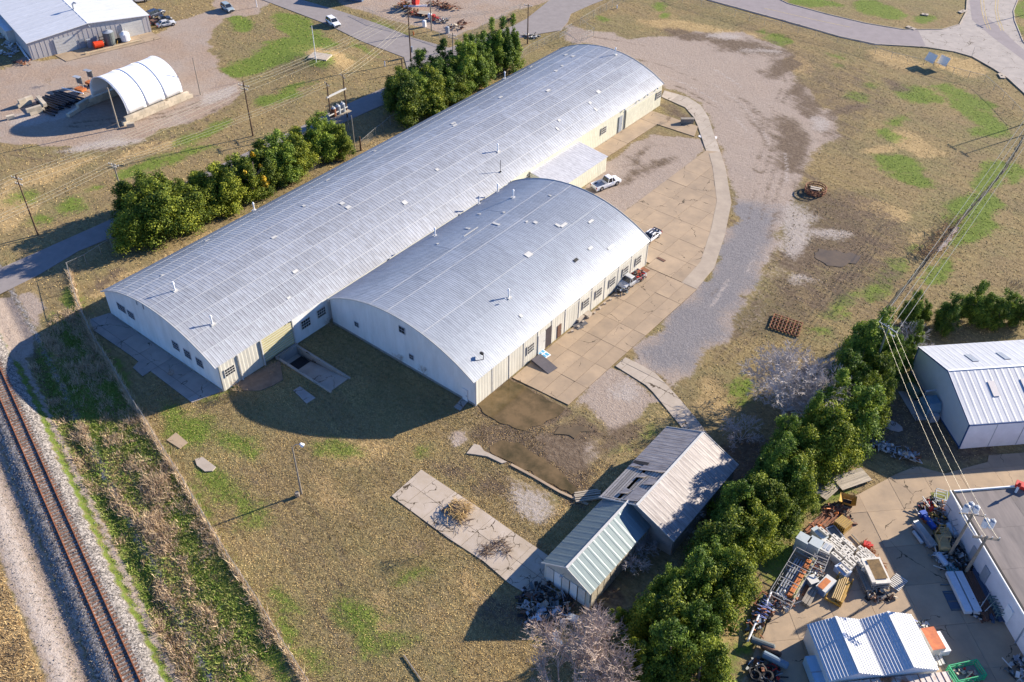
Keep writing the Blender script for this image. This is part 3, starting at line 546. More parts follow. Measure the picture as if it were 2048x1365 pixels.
# ---------------------------------------------------------------- railway
trk = thing('railway_track', 'single rusty railway track on pale ballast running past the lawn fence', 'railway', (RA.x, RA.y, 0), atan2(RD.y, RD.x))
Lr0, Lr1 = -8.0, 76.0
for s in (-0.75, 0.75):
    b = MB(); 
    b.ext([(s-0.035, 0.86), (s+0.035, 0.86), (s+0.035, 0.82), (s+0.012, 0.80), (s+0.012, 0.72), (s+0.07, 0.70), (s-0.07, 0.70), (s-0.012, 0.72), (s-0.012, 0.80), (s-0.035, 0.82)], 'x', Lr0, Lr1); b.build('rail', RUST, trk)
SLP = mat('rusty_sleeper', (0.26, 0.13, 0.075), 0.9, 0, 0.3, 3, objvar=0.3, col2=(0.11, 0.07, 0.05))
sm = MB().box((0, 0, 0), (0.23, 2.55, 0.14)).mesh('sleeper', SLP); pm = MB().box((0, 0, 0), (0.2, 0.34, 0.03)).mesh('tie_plate', RUST)
k = Lr0
while k < Lr1:
    o = link('sleeper', sm, trk, (k, random.uniform(-.06, .06), 0.635+random.uniform(-.01, .01)), (0, 0, random.uniform(-.03, .03))); link('tie_plate', pm, o, (0, .75, .08)); link('tie_plate', pm, o, (0, -.75, .08)); k += 0.56
sp = (P(137, 1195), P(62, 1018)); rl = MB().bar((sp[1].x, sp[1].y, 0.12), (sp[0].x, sp[0].y, 0.12), 0.12, 0.14); solo('spare_rail', rl, RUST, 'length of loose rusty rail lying in the gravel left of the track', 'rail')

# ---------------------------------------------------------------- windows and doors
def window(parent, at, face, wd, ht, cols=4, rows=3, m=TRIMW, label=None):
    """steel window; face 'x' looks along +x, '-y' looks along -y. at is the centre, in world axes"""
    l = parent.location; x, y, z = at[0]-l.x, at[1]-l.y, at[2]-l.z; b = MB(); t = 0.09
    def bx(u, v, du, dv, dep, off):
        if face == 'x': b.box((x+off, y+u, z+v), (dep, du, dv))
        else: b.box((x+u, y-off, z+v), (du, dep, dv))
    for s in (-1, 1): bx(s*wd/2, 0, t, ht+t, 0.06, 0.05); bx(0, s*ht/2, wd-t-.004, t, 0.058, 0.05)
    for i in range(1, cols): bx(-wd/2+wd*i/cols, 0, 0.035, ht-t-.004, 0.05, 0.065)
    for i in range(1, rows): bx(0, -ht/2+ht*i/rows, wd-t-.006, 0.07, 0.056, 0.066)
    o = b.build('window', m, parent, label=label)
    g = MB()
    if face == 'x': g.box((x+0.045, y, z), (0.02, wd-.02, ht-.02))
    else: g.box((x, y-0.045, z), (wd-.02, 0.02, ht-.02))
    g.build('pane', GLASS, o)
    return o
def panel_wall(parent, x, y0, y1, z0, z1, n, m, pitch=0.6, dep=0.028, skip=()):
    """ribbed siding facing +x, in n sheets"""
    w_ = (y1-y0)/n; k = max(2, int(round(w_/pitch))); p = w_/k; b = MB(); pr = [(0, 0)]
    for i in range(k): pr += [(dep, p*i+p*0.40), (dep, p*i+p*0.60), (0, p*i+p*0.72), (0, p*(i+1)-0.006)] if i == k-1 else [(dep, p*i+p*0.40), (dep, p*i+p*0.60), (0, p*i+p*0.72)]
    vs = [(u, v) for u, v in pr]
    for i in range(len(vs)-1): b.quad([(vs[i][0], vs[i][1], z0), (vs[i+1][0], vs[i+1][1], z0), (vs[i+1][0], vs[i+1][1], z1), (vs[i][0], vs[i][1], z1)])
    me = b.mesh('wall_panel', m); l = parent.location
    for i in range(n):
        if i in skip: continue
        link('wall_panel', me, parent, (x-l.x, y0+w_*i-l.y, -l.z))
def arch_building(name, label, cx, half, eave, rise, y0, y1, courses, nlen, pitch, rmat, rib=(0.05, 0.14), seam=True):
    t = thing(name, label, 'warehouse', (cx, (y0+y1)/2, 0)); R_ = (half**2+rise**2)/(2*rise); zc = eave+rise-R_; th = math.asin(half/R_)
    hl = (y1-y0)/2; arc = [(R_*sin(a), zc+R_*cos(a)) for a in np.linspace(-th, th, 33)]
    poly = [(-half, -0.3)]+[(u, z-0.06) for u, z in arc]+[(half, -0.3)]
    for s in (-1, 1):
        b = MB(); yy = s*(hl-0.3); b.ext(poly, 'y', yy-0.12, yy+0.12); b.build('gable_wall', WALLW, t)
    MB().box((-half+0.25, 0, eave/2-.15), (0.2, 2*hl-0.6, eave-.1)).build('wall', WALLW, t)
    MB().box((half-0.25, 0, eave/2-.15), (0.2, 2*hl-0.6, eave-.1)).build('wall', WALLW, t)
    th2 = th+0.22/R_; dth = 2*th2/courses; L_ = (y1-y0+0.5)/nlen; k = int(round(L_/pitch)); p = L_/k; seg = 4
    def course(i_up):
        b = MB(); prof = []
        for i in range(k):
            a = i*p; prof += [(a, 0), (a+p*0.42, 0), (a+p*0.42+0.04, rib[0]), (a+p*0.42+rib[1], rib[0]), (a+p*0.42+rib[1]+0.04, 0)] if i == 0 else [(a+p*0.42, 0), (a+p*0.42+0.04, rib[0]), (a+p*0.42+rib[1], rib[0]), (a+p*0.42+rib[1]+0.04, 0)]
        prof.append((L_-0.01, 0)); vv = []
        angs = np.linspace(-dth/2, dth/2, seg+1)
        for a in angs:
            for u, h in prof: vv.append(((R_+h)*sin(a), u-L_/2, (R_+h)*cos(a)))
        n = len(prof); b.v = vv
        for i in range(seg):
            for j in range(n-1): q = i*n+j; b.f.append((q, q+n, q+n+1, q+1))
        me = bpy.data.meshes.new('roof_panel'); me.from_pydata(b.v, [], b.f); me.materials.append(rmat); me.update(); return me
    me = course(0); sb = MB(); sb.box((0, 0, R_+0.035), (0.10, 2*hl+0.5, 0.03)); sme = sb.mesh('seam_strip', SEAM if name == 'long_warehouse' else SEAM)
    for c in range(courses):
        a = -th2+dth*(c+.5)
        for j in range(nlen):
            o = link('roof_panel', me, t, (random.uniform(-.004, .004), -hl-0.25+L_*(j+.5), zc+random.uniform(-.006, .012)), (0, a, 0))
    if seam:
        for c in (range(1, courses) if name == 'long_warehouse' else (3, 4, 6)): link('seam_strip', sme, t, (0, 0, zc-0.02), (0, -th2+dth*c, 0))
    # edge flashing along both ends
    for s in (-1, 1):
        b = MB(); oo = [((R_+0.10)*sin(a), zc+(R_+0.10)*cos(a)) for a in np.linspace(-th2, th2, 25)]; ii = [((R_-0.12)*sin(a), zc+(R_-0.12)*cos(a)) for a in np.linspace(th2, -th2, 25)]
        for i in range(24): b.ext([oo[i], oo[i+1], ii[23-i], ii[24-i]], 'y', s*(hl+0.26)-0.03, s*(hl+0.26)+0.03)
        b.build('edge_flashing', TRIMW, t)
    return t, (R_, zc, th2)
B1, g1 = arch_building('long_warehouse', 'very long arched metal warehouse with ribbed roof running back to the gravel lot', -105.2, 13.45, 4.75, 3.65, 50.5, 165.0, 10, 18, 0.575, ROOF1, rib=(0.02, 0.13))
B2, g2 = arch_building('arched_warehouse', 'shorter arched metal warehouse with smooth blue-white roof beside the concrete apron', -76.85, 14.25, 4.8, 4.1, 70.7, 114.2, 9, 10, 0.36, ROOF2, rib=(0.018, 0.08), seam=True)
PLN = mat('stained_plinth', (.34, .31, .27), .9, 0, .25, 1.2)
for t_, g_, L2 in ((B1, 13.35, 57.2), (B2, 14.15, 21.7)):
    MB().box((0, -L2+.12, .16), (2*g_, .12, .34)).build('plinth', PLN, t_); MB().box((g_-.06, 0, .10), (.14, 2*L2-.8, .22)).build('plinth', PLN, t_)
    for k in range(1, 6): MB().box((-g_+2*g_*k/6, -L2+.165, 2.5), (.05, .03, 4.6)).build('wall_joint', PLN if k == 9 else TRIMW, t_)
# long side of the shorter warehouse
panel_wall(B2, -62.6, 71.0, 114.0, 0.0, 4.72, 12, CREAM, 0.6)
for y in (74.5, 78.2, 81.5, 84.75, 88.1, 91.5, 95.0, 98.3, 101.8, 105.5, 109.2, 113.95, 71.05): MB().box((-62.6+76.85+0.05, y-92.45, 2.4), (0.07, 0.14, 4.7)).build('pilaster', TRIMW, B2)
MB().box((-62.6+76.85+0.05, 10.05, 4.05), (0.06, 22.6, 0.10)).build('cross_rail', TRIMW, B2)
for y in (111.25, 107.5, 103.8, 100.1, 96.7, 83.0): window(B2, (-62.52, y, 2.5), 'x', 1.55, 1.5)
def flat_door(parent, at, face, wd, ht, m, name='door', label=None, dep=0.1, handle=True):
    l = parent.location; x, y, z = at[0]-l.x, at[1]-l.y, at[2]-l.z
    b = MB(); b.box((x+dep/2, y, z), (dep, wd, ht)) if face == 'x' else b.box((x, y-dep/2, z), (wd, dep, ht)); o = b.build(name, m, parent, label=label)
    if handle:
        h = MB(); h.box((x+dep+.03, y+wd*.35, z), (0.06, 0.2, 0.1)) if face == 'x' else h.box((x+wd*.35, y-dep-.03, z), (0.2, 0.06, 0.1)); h.build('handle', STEELG, o)
    return o
flat_door(B2, (-62.56, 85.65, 1.85), 'x', 1.7, 3.5, TRIMW, 'sliding_door', 'white half-open sliding door leaf'); flat_door(B2, (-62.58, 87.3, 1.85), 'x', 1.5, 3.5, mat('dark_interior', (0.06, 0.045, 0.05), .9, 0, .2, 1), 'doorway', 'dark open doorway', 0.09, False)  # flat dark panel, painted shade of the open doorway
flat_door(B2, (-62.56, 90.0, 1.3), 'x', 0.9, 2.3, BROWNP, 'door', 'narrow brown door')
for x, z, s in ((-85.6, 2.6, .8), (-76.0, 6.6, 1.1), (-74.5, 2.4, .8)): window(B2, (x, 70.85, z), '-y', s, s, 2, 2, GREYP)
flat_door(B2, (-64.4, 70.85, 1.1), '-y', 0.9, 2.1, WALLW, 'door')
MB().tube([(-68.0+76.85, 84-92.45+.0, 8), (-68.0+76.85, 84-92.45, 8.3)], 0.1).build('roof_stub', WHITE, B2)
# long warehouse, visible stretches of its long side
panel_wall(B1, -91.62, 50.8, 58.0, 0.0, 4.7, 2, CREAM, 0.6); panel_wall(B1, -91.62, 64.0, 70.6, 0.0, 4.7, 2, WALLW, 3.0, 0.01)
panel_wall(B1, -91.62, 114.6, 164.6, 0.0, 4.7, 14, GREENCREAM, 0.6)
bx_ = lambda x, y, z: (x+105.2, y-107.75, z)
MB().box(bx_(-91.5, 60.8, 2.55), (0.1, 5.6, 3.9)).build('sliding_door', mat('yellowed_dock_door', (0.52, 0.47, 0.24), .6, 0, .15, 1, stretch=(1, 1, 5)), B1, label='large yellowed sliding dock door with horizontal boards')
for i in range(9): MB().box(bx_(-91.43, 60.8, 0.95+i*.42), (0.05, 5.5, 0.05)).build('door_board', TRIMW, B1)
for y in (58.0, 63.8, 54.0): MB().box(bx_(-91.45, y, 2.35), (0.16, 0.18, 4.6)).build('pilaster', TRIMW, B1)
window(B1, (-91.55, 52.3, 2.9), 'x', 1.7, 1.3); window(B1, (-91.55, 66.2, 2.65), 'x', 1.7, 1.5); window(B1, (-91.55, 69.3, 2.8), 'x', 1.6, 1.45)
window(B1, (-91.5, 163.4, 2.9), 'x', 1.7, 1.5); window(B1, (-91.5, 143.3, 2.9), 'x', 1.6, 1.4); window(B1, (-91.5, 119.0, 2.9), 'x', 1.6, 1.4)
flat_door(B1, (-91.52, 149.2, 1.9), 'x', 1.2, 3.4, GREYP, 'door', 'tall grey door'); MB().box(bx_(-91.42, 156.2, 2.2), (0.1, 10.5, 4.0)).build('sliding_door', GREENCREAM, B1)
panel_wall(B1, -91.36, 151.0, 161.4, 0.25, 3.7, 4, GREENCREAM, 0.5); MB().box(bx_(-91.42, 157, 4.25), (0.24, 12.5, 0.14)).build('door_track', TRIMW, B1)
for y in (150.0, 155.3, 158.5, 162.3): MB().box(bx_(-91.3, y, 4.75), (0.25, 0.25, 0.25)).build('lamp_bracket', GREYP, B1)
for x0, z0, w_, h_ in ((-114.6, 3.4, 1.9, 1.2), (-112.2, 3.3, 1.5, 1.2), (-101.45, 3.15, 1.4, 1.4), (-98.75, 3.05, 1.4, 1.4), (-96.05, 2.95, 1.4, 1.4)): window(B1, (x0, 50.67, z0), '-y', w_, h_, 3, 3, GREYP)
for x0 in (-109.2, -107.6): MB().box(bx_(x0, 50.6, 7.2), (0.08, 0.1, 1.0)).build('wall_stain_pipe', GREYP, B1)
# roof vents and patches
def on_arc(gp, cx, x): R_, zc, th = gp; return zc+sqrt(R_*R_-(x-cx)**2)
VENTP = [(-105.7,55.0,'b1','nearest the railway gable'), (-96.9,54.5,'b1','just above the dock-side eave at the near gable'), (-118.4,79.2,'b1','on the far eave behind the hedge'), (-117.6,144.6,'b1','on the far eave behind the tall trees'), (-103.1,163.6,'b1','at the far gable'), (-97.2,117.6,'b1','mid-slope near the annex'), (-88.7,91.6,'b2','in the valley between the roofs'), (-90.4,104.4,'b2','half hidden in the valley, with a dark cap'), (-90.6,109.6,'b2','furthest back in the valley'), (-84.7,106.5,'b2','on the blue far end of the roof'), (-68.4,85.2,'b2','in the middle of the sunny slope')]
for x, y, wh, d in VENTP:
    gp, cx = (g1, -105.2) if wh == 'b1' else (g2, -76.85); z = on_arc(gp, cx, x)
    t = thing('roof_vent', f"white vent pipe on the {'long' if wh=='b1' else 'shorter'} roof, {d}", 'vent', (x, y, z-0.1), 0, 'vent pipes on the arched roofs')
    MB().tube([(0, 0, 0), (0, 0, 1.45)], 0.11, 8).build('pipe', WHITE, t); MB().tube([(0, 0, 1.4), (0, 0, 1.7)], 0.20, 8, r2=0.1).build('cap', WHITE if 'dark' not in d else GREYP, t)
    MB().box((0, 0, 0.12), (0.7, 0.7, 0.12)).build('base', TRIMW, t)
def gland(x, y, gp, cx): return on_arc(gp, cx, x)
t = thing('whip_antenna', 'thin dark mast standing on the dock-side slope of the long roof', 'mast', (-93.7, 114.1, gland(-93.7, 0, g1, -105.2)))
MB().tube([(0, 0, 0), (0, 0, 2.4)], 0.05, 5).build('mast', DARK, t); MB().box((0, 0, 0.1), (0.3, 0.3, 0.12)).build('base', DARK, t)
t = thing('weather_mast', 'small dark spotlight on the near corner of the shorter arched roof', 'light', (-63.9, 74.2, gland(-63.9, 0, g2, -76.85)))
MB().tube([(0, 0, 0), (0, 0, 0.9)], 0.05, 5).build('mast', DARK, t); MB().box((-0.3, 0, 0.95), (0.5, 0.3, 0.3)).build('lamp', DARK, t); MB().bar((0, -0.1, 0.05), (-1.6, -3.2, 0.75), 0.05, 0.04).build('conduit', DARK, t)  # dark bar laid on the roof as the mast's painted shadow
for i, (x, y, w_, h_, dk) in enumerate([(-72.6,104.2,.5,1.5,0),(-73.2,103.4,.9,.5,0),(-76.2,101.5,.6,.6,0),(-77.4,100.8,.3,.5,0),(-72.0,94.4,.9,1.2,0),(-66.8,99.6,.5,.9,1),(-66.9,103.6,.4,1.0,0),(-65.2,106.8,.4,1.6,0),(-70.3,108.4,.4,1.2,0),(-81.0,97.6,1.3,.5,0),(-82.5,101.3,.4,.4,0),(-86.4,99.7,.7,.3,0),(-85.6,88.8,.4,.4,0),(-79.4,109.5,.5,.3,0),(-65.3,84.2,.5,.5,0),(-83,93.8,.12,3.4,0),(-84.4,94.6,.9,.4,0)]):
    z = on_arc(g2, -76.85, x); a = math.asin((x+76.85)/g2[0])
    o = link('roof_patch', MB().box((0, 0, 0.05), (w_, h_, 0.05)).mesh('roof_patch', DARK if dk or i == 1 and 0 else TRIMW), B2, (x+76.85, y-92.45, z+0.02), (0, a, 0))
for i in range(26):
    x = random.uniform(-116, -94); y = random.uniform(54, 162); z = on_arc(g1, -105.2, x); a = math.asin((x+105.2)/g1[0])
    link('roof_patch', MB().box((0, 0, 0.06), (random.uniform(.3, .8), random.uniform(.4, 1.1), 0.04)).mesh('roof_patch', TRIMW), B1, (x+105.2, y-107.75, z+0.01), (0, a, 0))
# lean-to annex
AN = thing('lean_to_annex', 'low lean-to with speckled sloping roof and pale yellow siding joining the two warehouses', 'annex', (-88.6, 127.5, 0))
bxa = lambda x, y, z: (x+88.6, y-127.5, z)
for i in range(5):
    y0 = 119.8+i*3.0; b = MB(); prof = []
    for k in range(5): prof += [(y0+k*.6, 0), (y0+k*.6+.2, 0), (y0+k*.6+.24, .015), (y0+k*.6+.38, .015), (y0+k*.6+.42, 0)]
    prof.append((y0+2.99, 0))
    for p_, q_ in zip(prof[:-1], prof[1:]): b.quad([bxa(-91.5, p_[0], 4.05+p_[1]), bxa(-84.6, p_[0], 3.25+p_[1]), bxa(-84.6, q_[0], 3.25+q_[1]), bxa(-91.5, q_[0], 4.05+q_[1])])
    b.build('roof_panel', ROOFL, AN)
MB().box(bxa(-91.45, 127.3, 4.1), (0.35, 15.1, 0.16)).build('flashing', TRIMW, AN)
for y in (119.9, 134.7): MB().ext([(-2.8, -.2), (3.6, -.2), (3.6, 3.2), (-2.8, 3.98)], 'y', y-127.5-.1, y-127.5+.1).build('gable_wall', GREENCREAM, AN)
panel_wall(AN, -84.95, 119.8, 134.8, 0.0, 3.22, 5, GREENCREAM, 0.6)
window(AN, (-89.8, 119.75, 2.4), '-y', 0.9, 1.2)

# loading pit
PT = thing('loading_pit', 'sunken concrete loading ramp with low walls below the yellowed dock door', 'ramp', (-85.8, 61.9, 0))
lx = lambda x: x+85.8; ly = lambda y: y-61.9
b = MB(); b.ext([(lx(-91.5), -1.5), (lx(-91.5), -1.25), (lx(-88.6), -1.2), (lx(-80.2), 0.03), (lx(-80.2), -0.3)], 'y', ly(60.3), ly(63.55)); b.build('ramp_floor', CONCP, PT)
for y in (60.12, 63.75): MB().box((lx(-85.75), ly(y), -.6), (11.6, 0.32, 1.56)).build('side_wall', CONCP, PT)
MB().box((lx(-91.3), ly(61.9), -.4), (0.4, 4.0, 1.7)).build('dock_edge', CONCG, PT); MB().box((lx(-88.4), ly(61.9), -1.17), (3.5, 3.1, 0.06)).build('wet_patch', DARK, PT)  # black sheet over the low end of the ramp floor
MB().box((lx(-90.9), ly(61.2), .75), (0.3, 2.4, .12)).box((lx(-90.9), ly(60.1), .6), (.3, .12, .4)).build('bumper_bar', WOODG, PT)
# ---------------------------------------------------------------- the two sheds by the evergreens
def ribs(p0, p1, q0, q1, m, name, parent, pitch=0.5, h=0.04, n=1, holes=()):
    """ribbed roof slope between eave line p0-p1 and ridge line q0-q1, n sheets along it"""
    p0, p1, q0, q1 = map(Vector, (p0, p1, q0, q1)); nr = (p1-p0).cross(q0-p0).normalized()
    if nr.z < 0: nr = -nr
    L_ = (p1-p0).length; out = []
    for j in range(n):
        if j in holes: continue
        b = MB(); k = max(1, int(round(L_/n/pitch))); pr = []
        for i in range(k):
            u = (j+i/k)/n; du = 1/(k*n); pr += [(u, 0), (u+du*.5, 0), (u+du*.6, h), (u+du*.8, h), (u+du*.9, 0)]
        pr.append(((j+1)/n-0.0005, 0))
        for (a, ha), (c_, hc) in zip(pr[:-1], pr[1:]):
            A, C_, D, E_ = p0.lerp(p1, a)+nr*ha, p0.lerp(p1, c_)+nr*hc, q0.lerp(q1, c_)+nr*hc, q0.lerp(q1, a)+nr*ha
            b.quad([A, C_, D, E_])
        out.append(b.build(name, m, parent))
    return out
def gable_shed(name, label, x0, x1, y0, y1, eave, ridge, rx, rmat, wmat, nroof, oh=0.25, rpitch=0.5, cat='shed', rz=0, at=None, lholes=(), trim=TRIMW, sh=0.02):
    """shed with its ridge along y, built round its own centre"""
    cx, cy = (x0+x1)/2, (y0+y1)/2; t = thing(name, label, cat, at if at else (cx, cy, 0), rz); w0, w1, l0, l1, r = x0-cx, x1-cx, y0-cy, y1-cy, rx-cx
    for s, y in ((0, l0), (1, l1)): MB().ext([(w0, -.2), (w1, -.2), (w1, eave-.03), (r, ridge-.05), (w0, eave-.03)], 'y', y+(.02 if s == 0 else -.16), y+(.16 if s == 0 else -.02)).build('gable_wall', wmat, t)
    for x in (w0, w1): MB().box((x, 0, eave/2-.12), (0.14, l1-l0-.36, eave)).build('side_wall', wmat, t)
    sl0 = (ridge-eave)/(r-w0); sl1 = (ridge-eave)/(w1-r)
    ribs((w0-oh, l0-oh, eave-oh*sl0), (w0-oh, l1+oh, eave-oh*sl0), (r, l0-oh, ridge), (r, l1+oh, ridge), rmat, 'roof_panel', t, rpitch, n=nroof, holes=lholes, h=sh)
    ribs((w1+oh, l0-oh, eave-oh*sl1), (w1+oh, l1+oh, eave-oh*sl1), (r, l0-oh, ridge), (r, l1+oh, ridge), rmat, 'roof_panel', t, rpitch, n=nroof, h=sh)
    MB().box((r, 0, ridge+.02), (0.3, l1-l0+2*oh, 0.05)).build('ridge_cap', trim, t)
    for x, sl_, s in ((w0-oh, sl0, 1), (w1+oh, sl1, -1)):
        for y in (l0-oh-.03, l1+oh+.03): MB().bar((x, y, eave-oh*sl_-.02), (r, y, ridge-.02), 0.06, 0.16).build('barge_board', trim, t)
    return t
SA = gable_shed('front_shed', 'gabled metal shed with blue-green roof and pale plank doors beside the junk heap', -38.0, -31.7, 54.3, 66.2, 3.15, 4.95, -34.85, SHEDA, mat('grey_cream_shed_wall', (0.52, 0.51, 0.44), .7, 0, .12, 1, stretch=(3, 3, .3)), 6, rpitch=.95, sh=.012)
for i, x in enumerate((-2.3, -1.2, -.1, 1.0, 2.1)): MB().box((x, -6.0, 1.35), (0.98, 0.07, 2.7)).build('door_leaf', WALLW if i % 2 else TRIMW, SA)
for x in (.45, 1.55): MB().box((x, -6.06, 1.4), (0.09, 0.03, 2.7)).build('door_gap', DARK, SA)
MB().tube([(-.3, -6.2, 3.6), (-.3, -6.6, 3.75)], 0.05, 5).box((-.3, -6.7, 3.6), (.3, .3, .25)).build('gable_lamp', TRIMW, SA)
for i in range(9): MB().box((3.26, -5.2+i*1.25, 1.5), (0.05, 1.1, 2.9)).build('side_board', mat('peeling_boards', (0.55, 0.5, 0.38), .85, 0, .3, 1.5, stretch=(1, 5, 1), col2=(0.16, 0.13, 0.1)), SA)
SBm = mat('old_shed_wall', (0.42, 0.38, 0.33), .85, 0, .2, 1)
SB = gable_shed('rear_shed', 'old gabled shed with streaked metal roof torn open over bare boards', -38.4, -28.4, 66.3, 81.0, 3.3, 5.55, -33.5, SHEDB, SBm, 11, oh=0.3, lholes=(0, 1, 2, 3, 4), rpitch=0.9, sh=.008)
# exposed roof boards where the sheets are gone (left slope, near the front shed)
def on_left(u, v, dz=0):   # u metres from near gable, v 0 eave .. 1 ridge
    return (-5.0-.3+(5.2)*v*1.0, -7.35-.3+u, 3.3-.14+(2.39)*v+dz)
BRD = mat('bare_roof_boards', (0.50, 0.45, 0.38), .9, 0, .3, 2, objvar=.3, col2=(.24, .21, .19), stretch=(.6, 5, 1))
for i in range(14):
    v0, v1 = i/14+.004, (i+1)/14-.006
    if i in (6,): continue
    a, b_, c_, d = on_left(.1, v0, -.06), on_left(6.7+random.uniform(0, .3), v0, -.06), on_left(6.85, v1, -.05), on_left(.1, v1, -.05)
    MB().quad([a, b_, c_, d]).build('roof_board', BRD, SB)
for (u0, u1, v0, v1, dz) in ((.3, 3.0, .60, .99, .05), (3.6, 5.2, .70, .99, .05), (1.2, 2.4, .36, .62, .09), (4.6, 5.6, .42, .66, .08), (6.1, 7.1, .3, .99, .06), (6.4, 7.1, .0, .35, .05)):
    a = on_left(u0, v0, dz); MB().quad([on_left(u0, v0, dz), on_left(u1, v0+.05, dz+.03), on_left(u1-.3, v1, dz), on_left(u0+.2, v1-.04, dz+.1)]).build('loose_sheet', SHEDB, SB)
MB().quad([on_left(7.1, .02, .06), on_left(7.7, .02, .06), on_left(7.7, .42, .06), on_left(7.1, .42, .06)]).build('roof_hole', DARK, SB)  # dark quad over the sheets, painted shade of a hole
q = P(1175, 993); solo('plank_stack', MB().box((0, -.7, .15), (3.4, .22, .3), .02).box((0.1, -.35, .12), (3.6, .2, .24), -.02).box((0, 0, .15), (3.3, .22, .3)).box((.1, .35, .12), (3.5, .22, .24), .03).box((0, .7, .1), (3.0, .22, .2)), WOODL, 'row of grey beams lying in the shade beside the torn shed roof', 'beams', q, radians(50))

# ---------------------------------------------------------------- pale warehouse with blue trim (right)
d45 = radians(-45)
# local x runs from the near-front corner to the back corner (-45 deg gable), local y away to the right
fc = Vector((-7.9, 105.5)); bc = Vector((-18.75, 116.35)); ux = (fc-bc).normalized(); uy = Vector((-ux.y, ux.x))
Wd = (fc-bc).length; Lg = 34.0; ctr = (fc+bc)/2+uy*(Lg/2)
BW = gable_shed('blue_trimmed_warehouse', 'white metal warehouse with grey ribbed roof and dark blue trim at the right edge', -Wd/2, Wd/2, -Lg/2, Lg/2, 4.6, 7.0, 0.0, WROOF, mat('white_gable_sheet', (0.66, 0.68, 0.70), .55, 0, .05, 1), 12, oh=.12, rpitch=.85, cat='warehouse', rz=atan2(ux.y, ux.x), at=(ctr.x, ctr.y, 0), trim=WHITE, sh=0.014)
for s in (-1, 1):
    MB().box((s*Wd/2, -Lg/2-.04, 2.25), (.16, .1, 4.6)).build('corner_trim', BLUETRIM, BW); MB().bar((s*(Wd/2+.12), -Lg/2-.16, 4.52), (0, -Lg/2-.16, 6.9), .08, .18).build('rake_trim', BLUETRIM, BW)
MB().box((Wd/2+.18, 0, 4.45), (.1, Lg+.2, .2)).build('gutter', BLUETRIM, BW); MB().box((0, -Lg/2-.03, .1), (Wd, .08, .14)).build('base_trim', BLUETRIM, BW)
for k in range(8):
    MB().box((Wd/2+.10, -Lg/2+1.9+k*3.9, 2.2), (.06, 3.8, 4.25)).build('wall_panel', LILAC, BW)
    MB().box((Wd/2+.12, -Lg/2+3.85+k*3.9, 2.2), (.08, .07, 4.25)).build('panel_joint', GREYP, BW)
SKY = mat('translucent_skylight', (0.78, .70, .62), .4, 0, .1, 6)
for k in range(6):
    for s in (-1, 1):
        o = link('skylight', MB().box((0, 0, .0), (2.3, .85, .06)).mesh('skylight', SKY if s > 0 else GREYP), BW, (s*3.1, -Lg/2+5.0+k*4.6, 6.03+.07), (0, s*math.atan(2.4/(Wd/2)), 0))
tl = lambda u, v: (ctr.x+ux.x*u+uy.x*v, ctr.y+ux.y*u+uy.y*v)
sheet('gable_pad', [tl(-3.6, -Lg/2-.1), tl(2.2, -Lg/2-.1), tl(2.2, -Lg/2-3.6), tl(-3.6, -Lg/2-3.6)], 0.06, CONCG)
bq = P(1799, 793)
t = thing('dust_collector', 'big faded blue hopper unit on the concrete pad against the white gable', 'machine', tl(0.7, -Lg/2-1.3), BW.rotation_euler[2])
MB().loft([[(-1.3, -1, .0), (1.3, -1, .0), (1.3, 1, .0), (-1.3, 1, .0)], [(-1.3, -1, 1.6), (1.3, -1, 1.6), (1.3, 1, 1.6), (-1.3, 1, 1.6)], [(-.8, -.6, 2.4), (.8, -.6, 2.4), (.8, 1, 2.4), (-.8, 1, 2.4)]]).build('housing', mat('faded_blue', (0.12, .22, .30), .5, 0, .1, 2), t)
MB().box((1.7, 0, .6), (.7, 1.2, 1.2)).build('motor_box', GREYP, t); MB().tube([(-1.0, -.6, 2.2), (-1.0, -.6, 3.0), (-1, .9, 3.2)], .14, 7).build('duct', STEELG, t)
t = thing('propane_tank', 'dark green rounded container on the same pad, left of the blue unit', 'tank', tl(-2.7, -Lg/2-2.0), BW.rotation_euler[2]+.3)
MB().tube([(-1.2, 0, .9), (-1.0, 0, .9), (1.0, 0, .9), (1.2, 0, .9)], [.5, .8, .8, .5], 12).build('tank_body', DKGREEN, t, smooth=False); MB().box((0, 0, .2), (1.8, .9, .4)).build('cradle', STEELG, t)

# ---------------------------------------------------------------- low flat-roofed building (bottom right)
e0 = Vector((-5.8, 93.1)); ex = Vector((1, -1)).normalized(); ey = Vector((1, 1)).normalized(); FH = 3.9
FB = thing('flat_roof_building', 'long low white building with wide grey flat roof at the right edge', 'building', (*(e0+ex*17+ey*14), 0), radians(-45))
MB().box((0, 0, FH/2-.2), (34, 28, FH)).build('wall', LILAC, FB); 
for i in range(6):
    for j in range(4): MB().box((-17+5.667*(i+.5), -14+7*(j+.5), FH-.18), (5.65, 6.98, .16)).build('roof_sheet', FLATR, FB)
MB().box((0, -14.05, FH+.02), (34.4, .14, .3)).build('parapet', WHITE, FB); MB().box((0, -13.8, FH+.1), (34.2, .22, .2)).build('roof_edge', DARK, FB); MB().box((-17.1, 0, FH+.0), (.14, 28, .26)).build('parapet', WHITE, FB)
for x in (-9.5, -6.7, -1.5, 3.5): MB().box((x, -14.1, 1.5), (1.1, .14, 2.2)).build('door', GREYP if x != -1.5 else WHITE, FB)
for x in (-12.5, 1.2, 8.8): MB().box((x, -14.12, 1.7), (.1, .12, 3.6)).build('downpipe', GREYP, FB)
rv = P(2031, 985, FH); t = thing('roof_stack', 'white roof stack with bright red cap casting a long shadow on the grey flat roof', 'chimney', rv)
MB().tube([(0, 0, 0), (0, 0, 1.2)], .14, 8).build('pipe', WHITE, t); MB().tube([(0, 0, 1.15), (0, 0, 1.75)], .26, 8, r2=.1).build('cap', REDP, t)
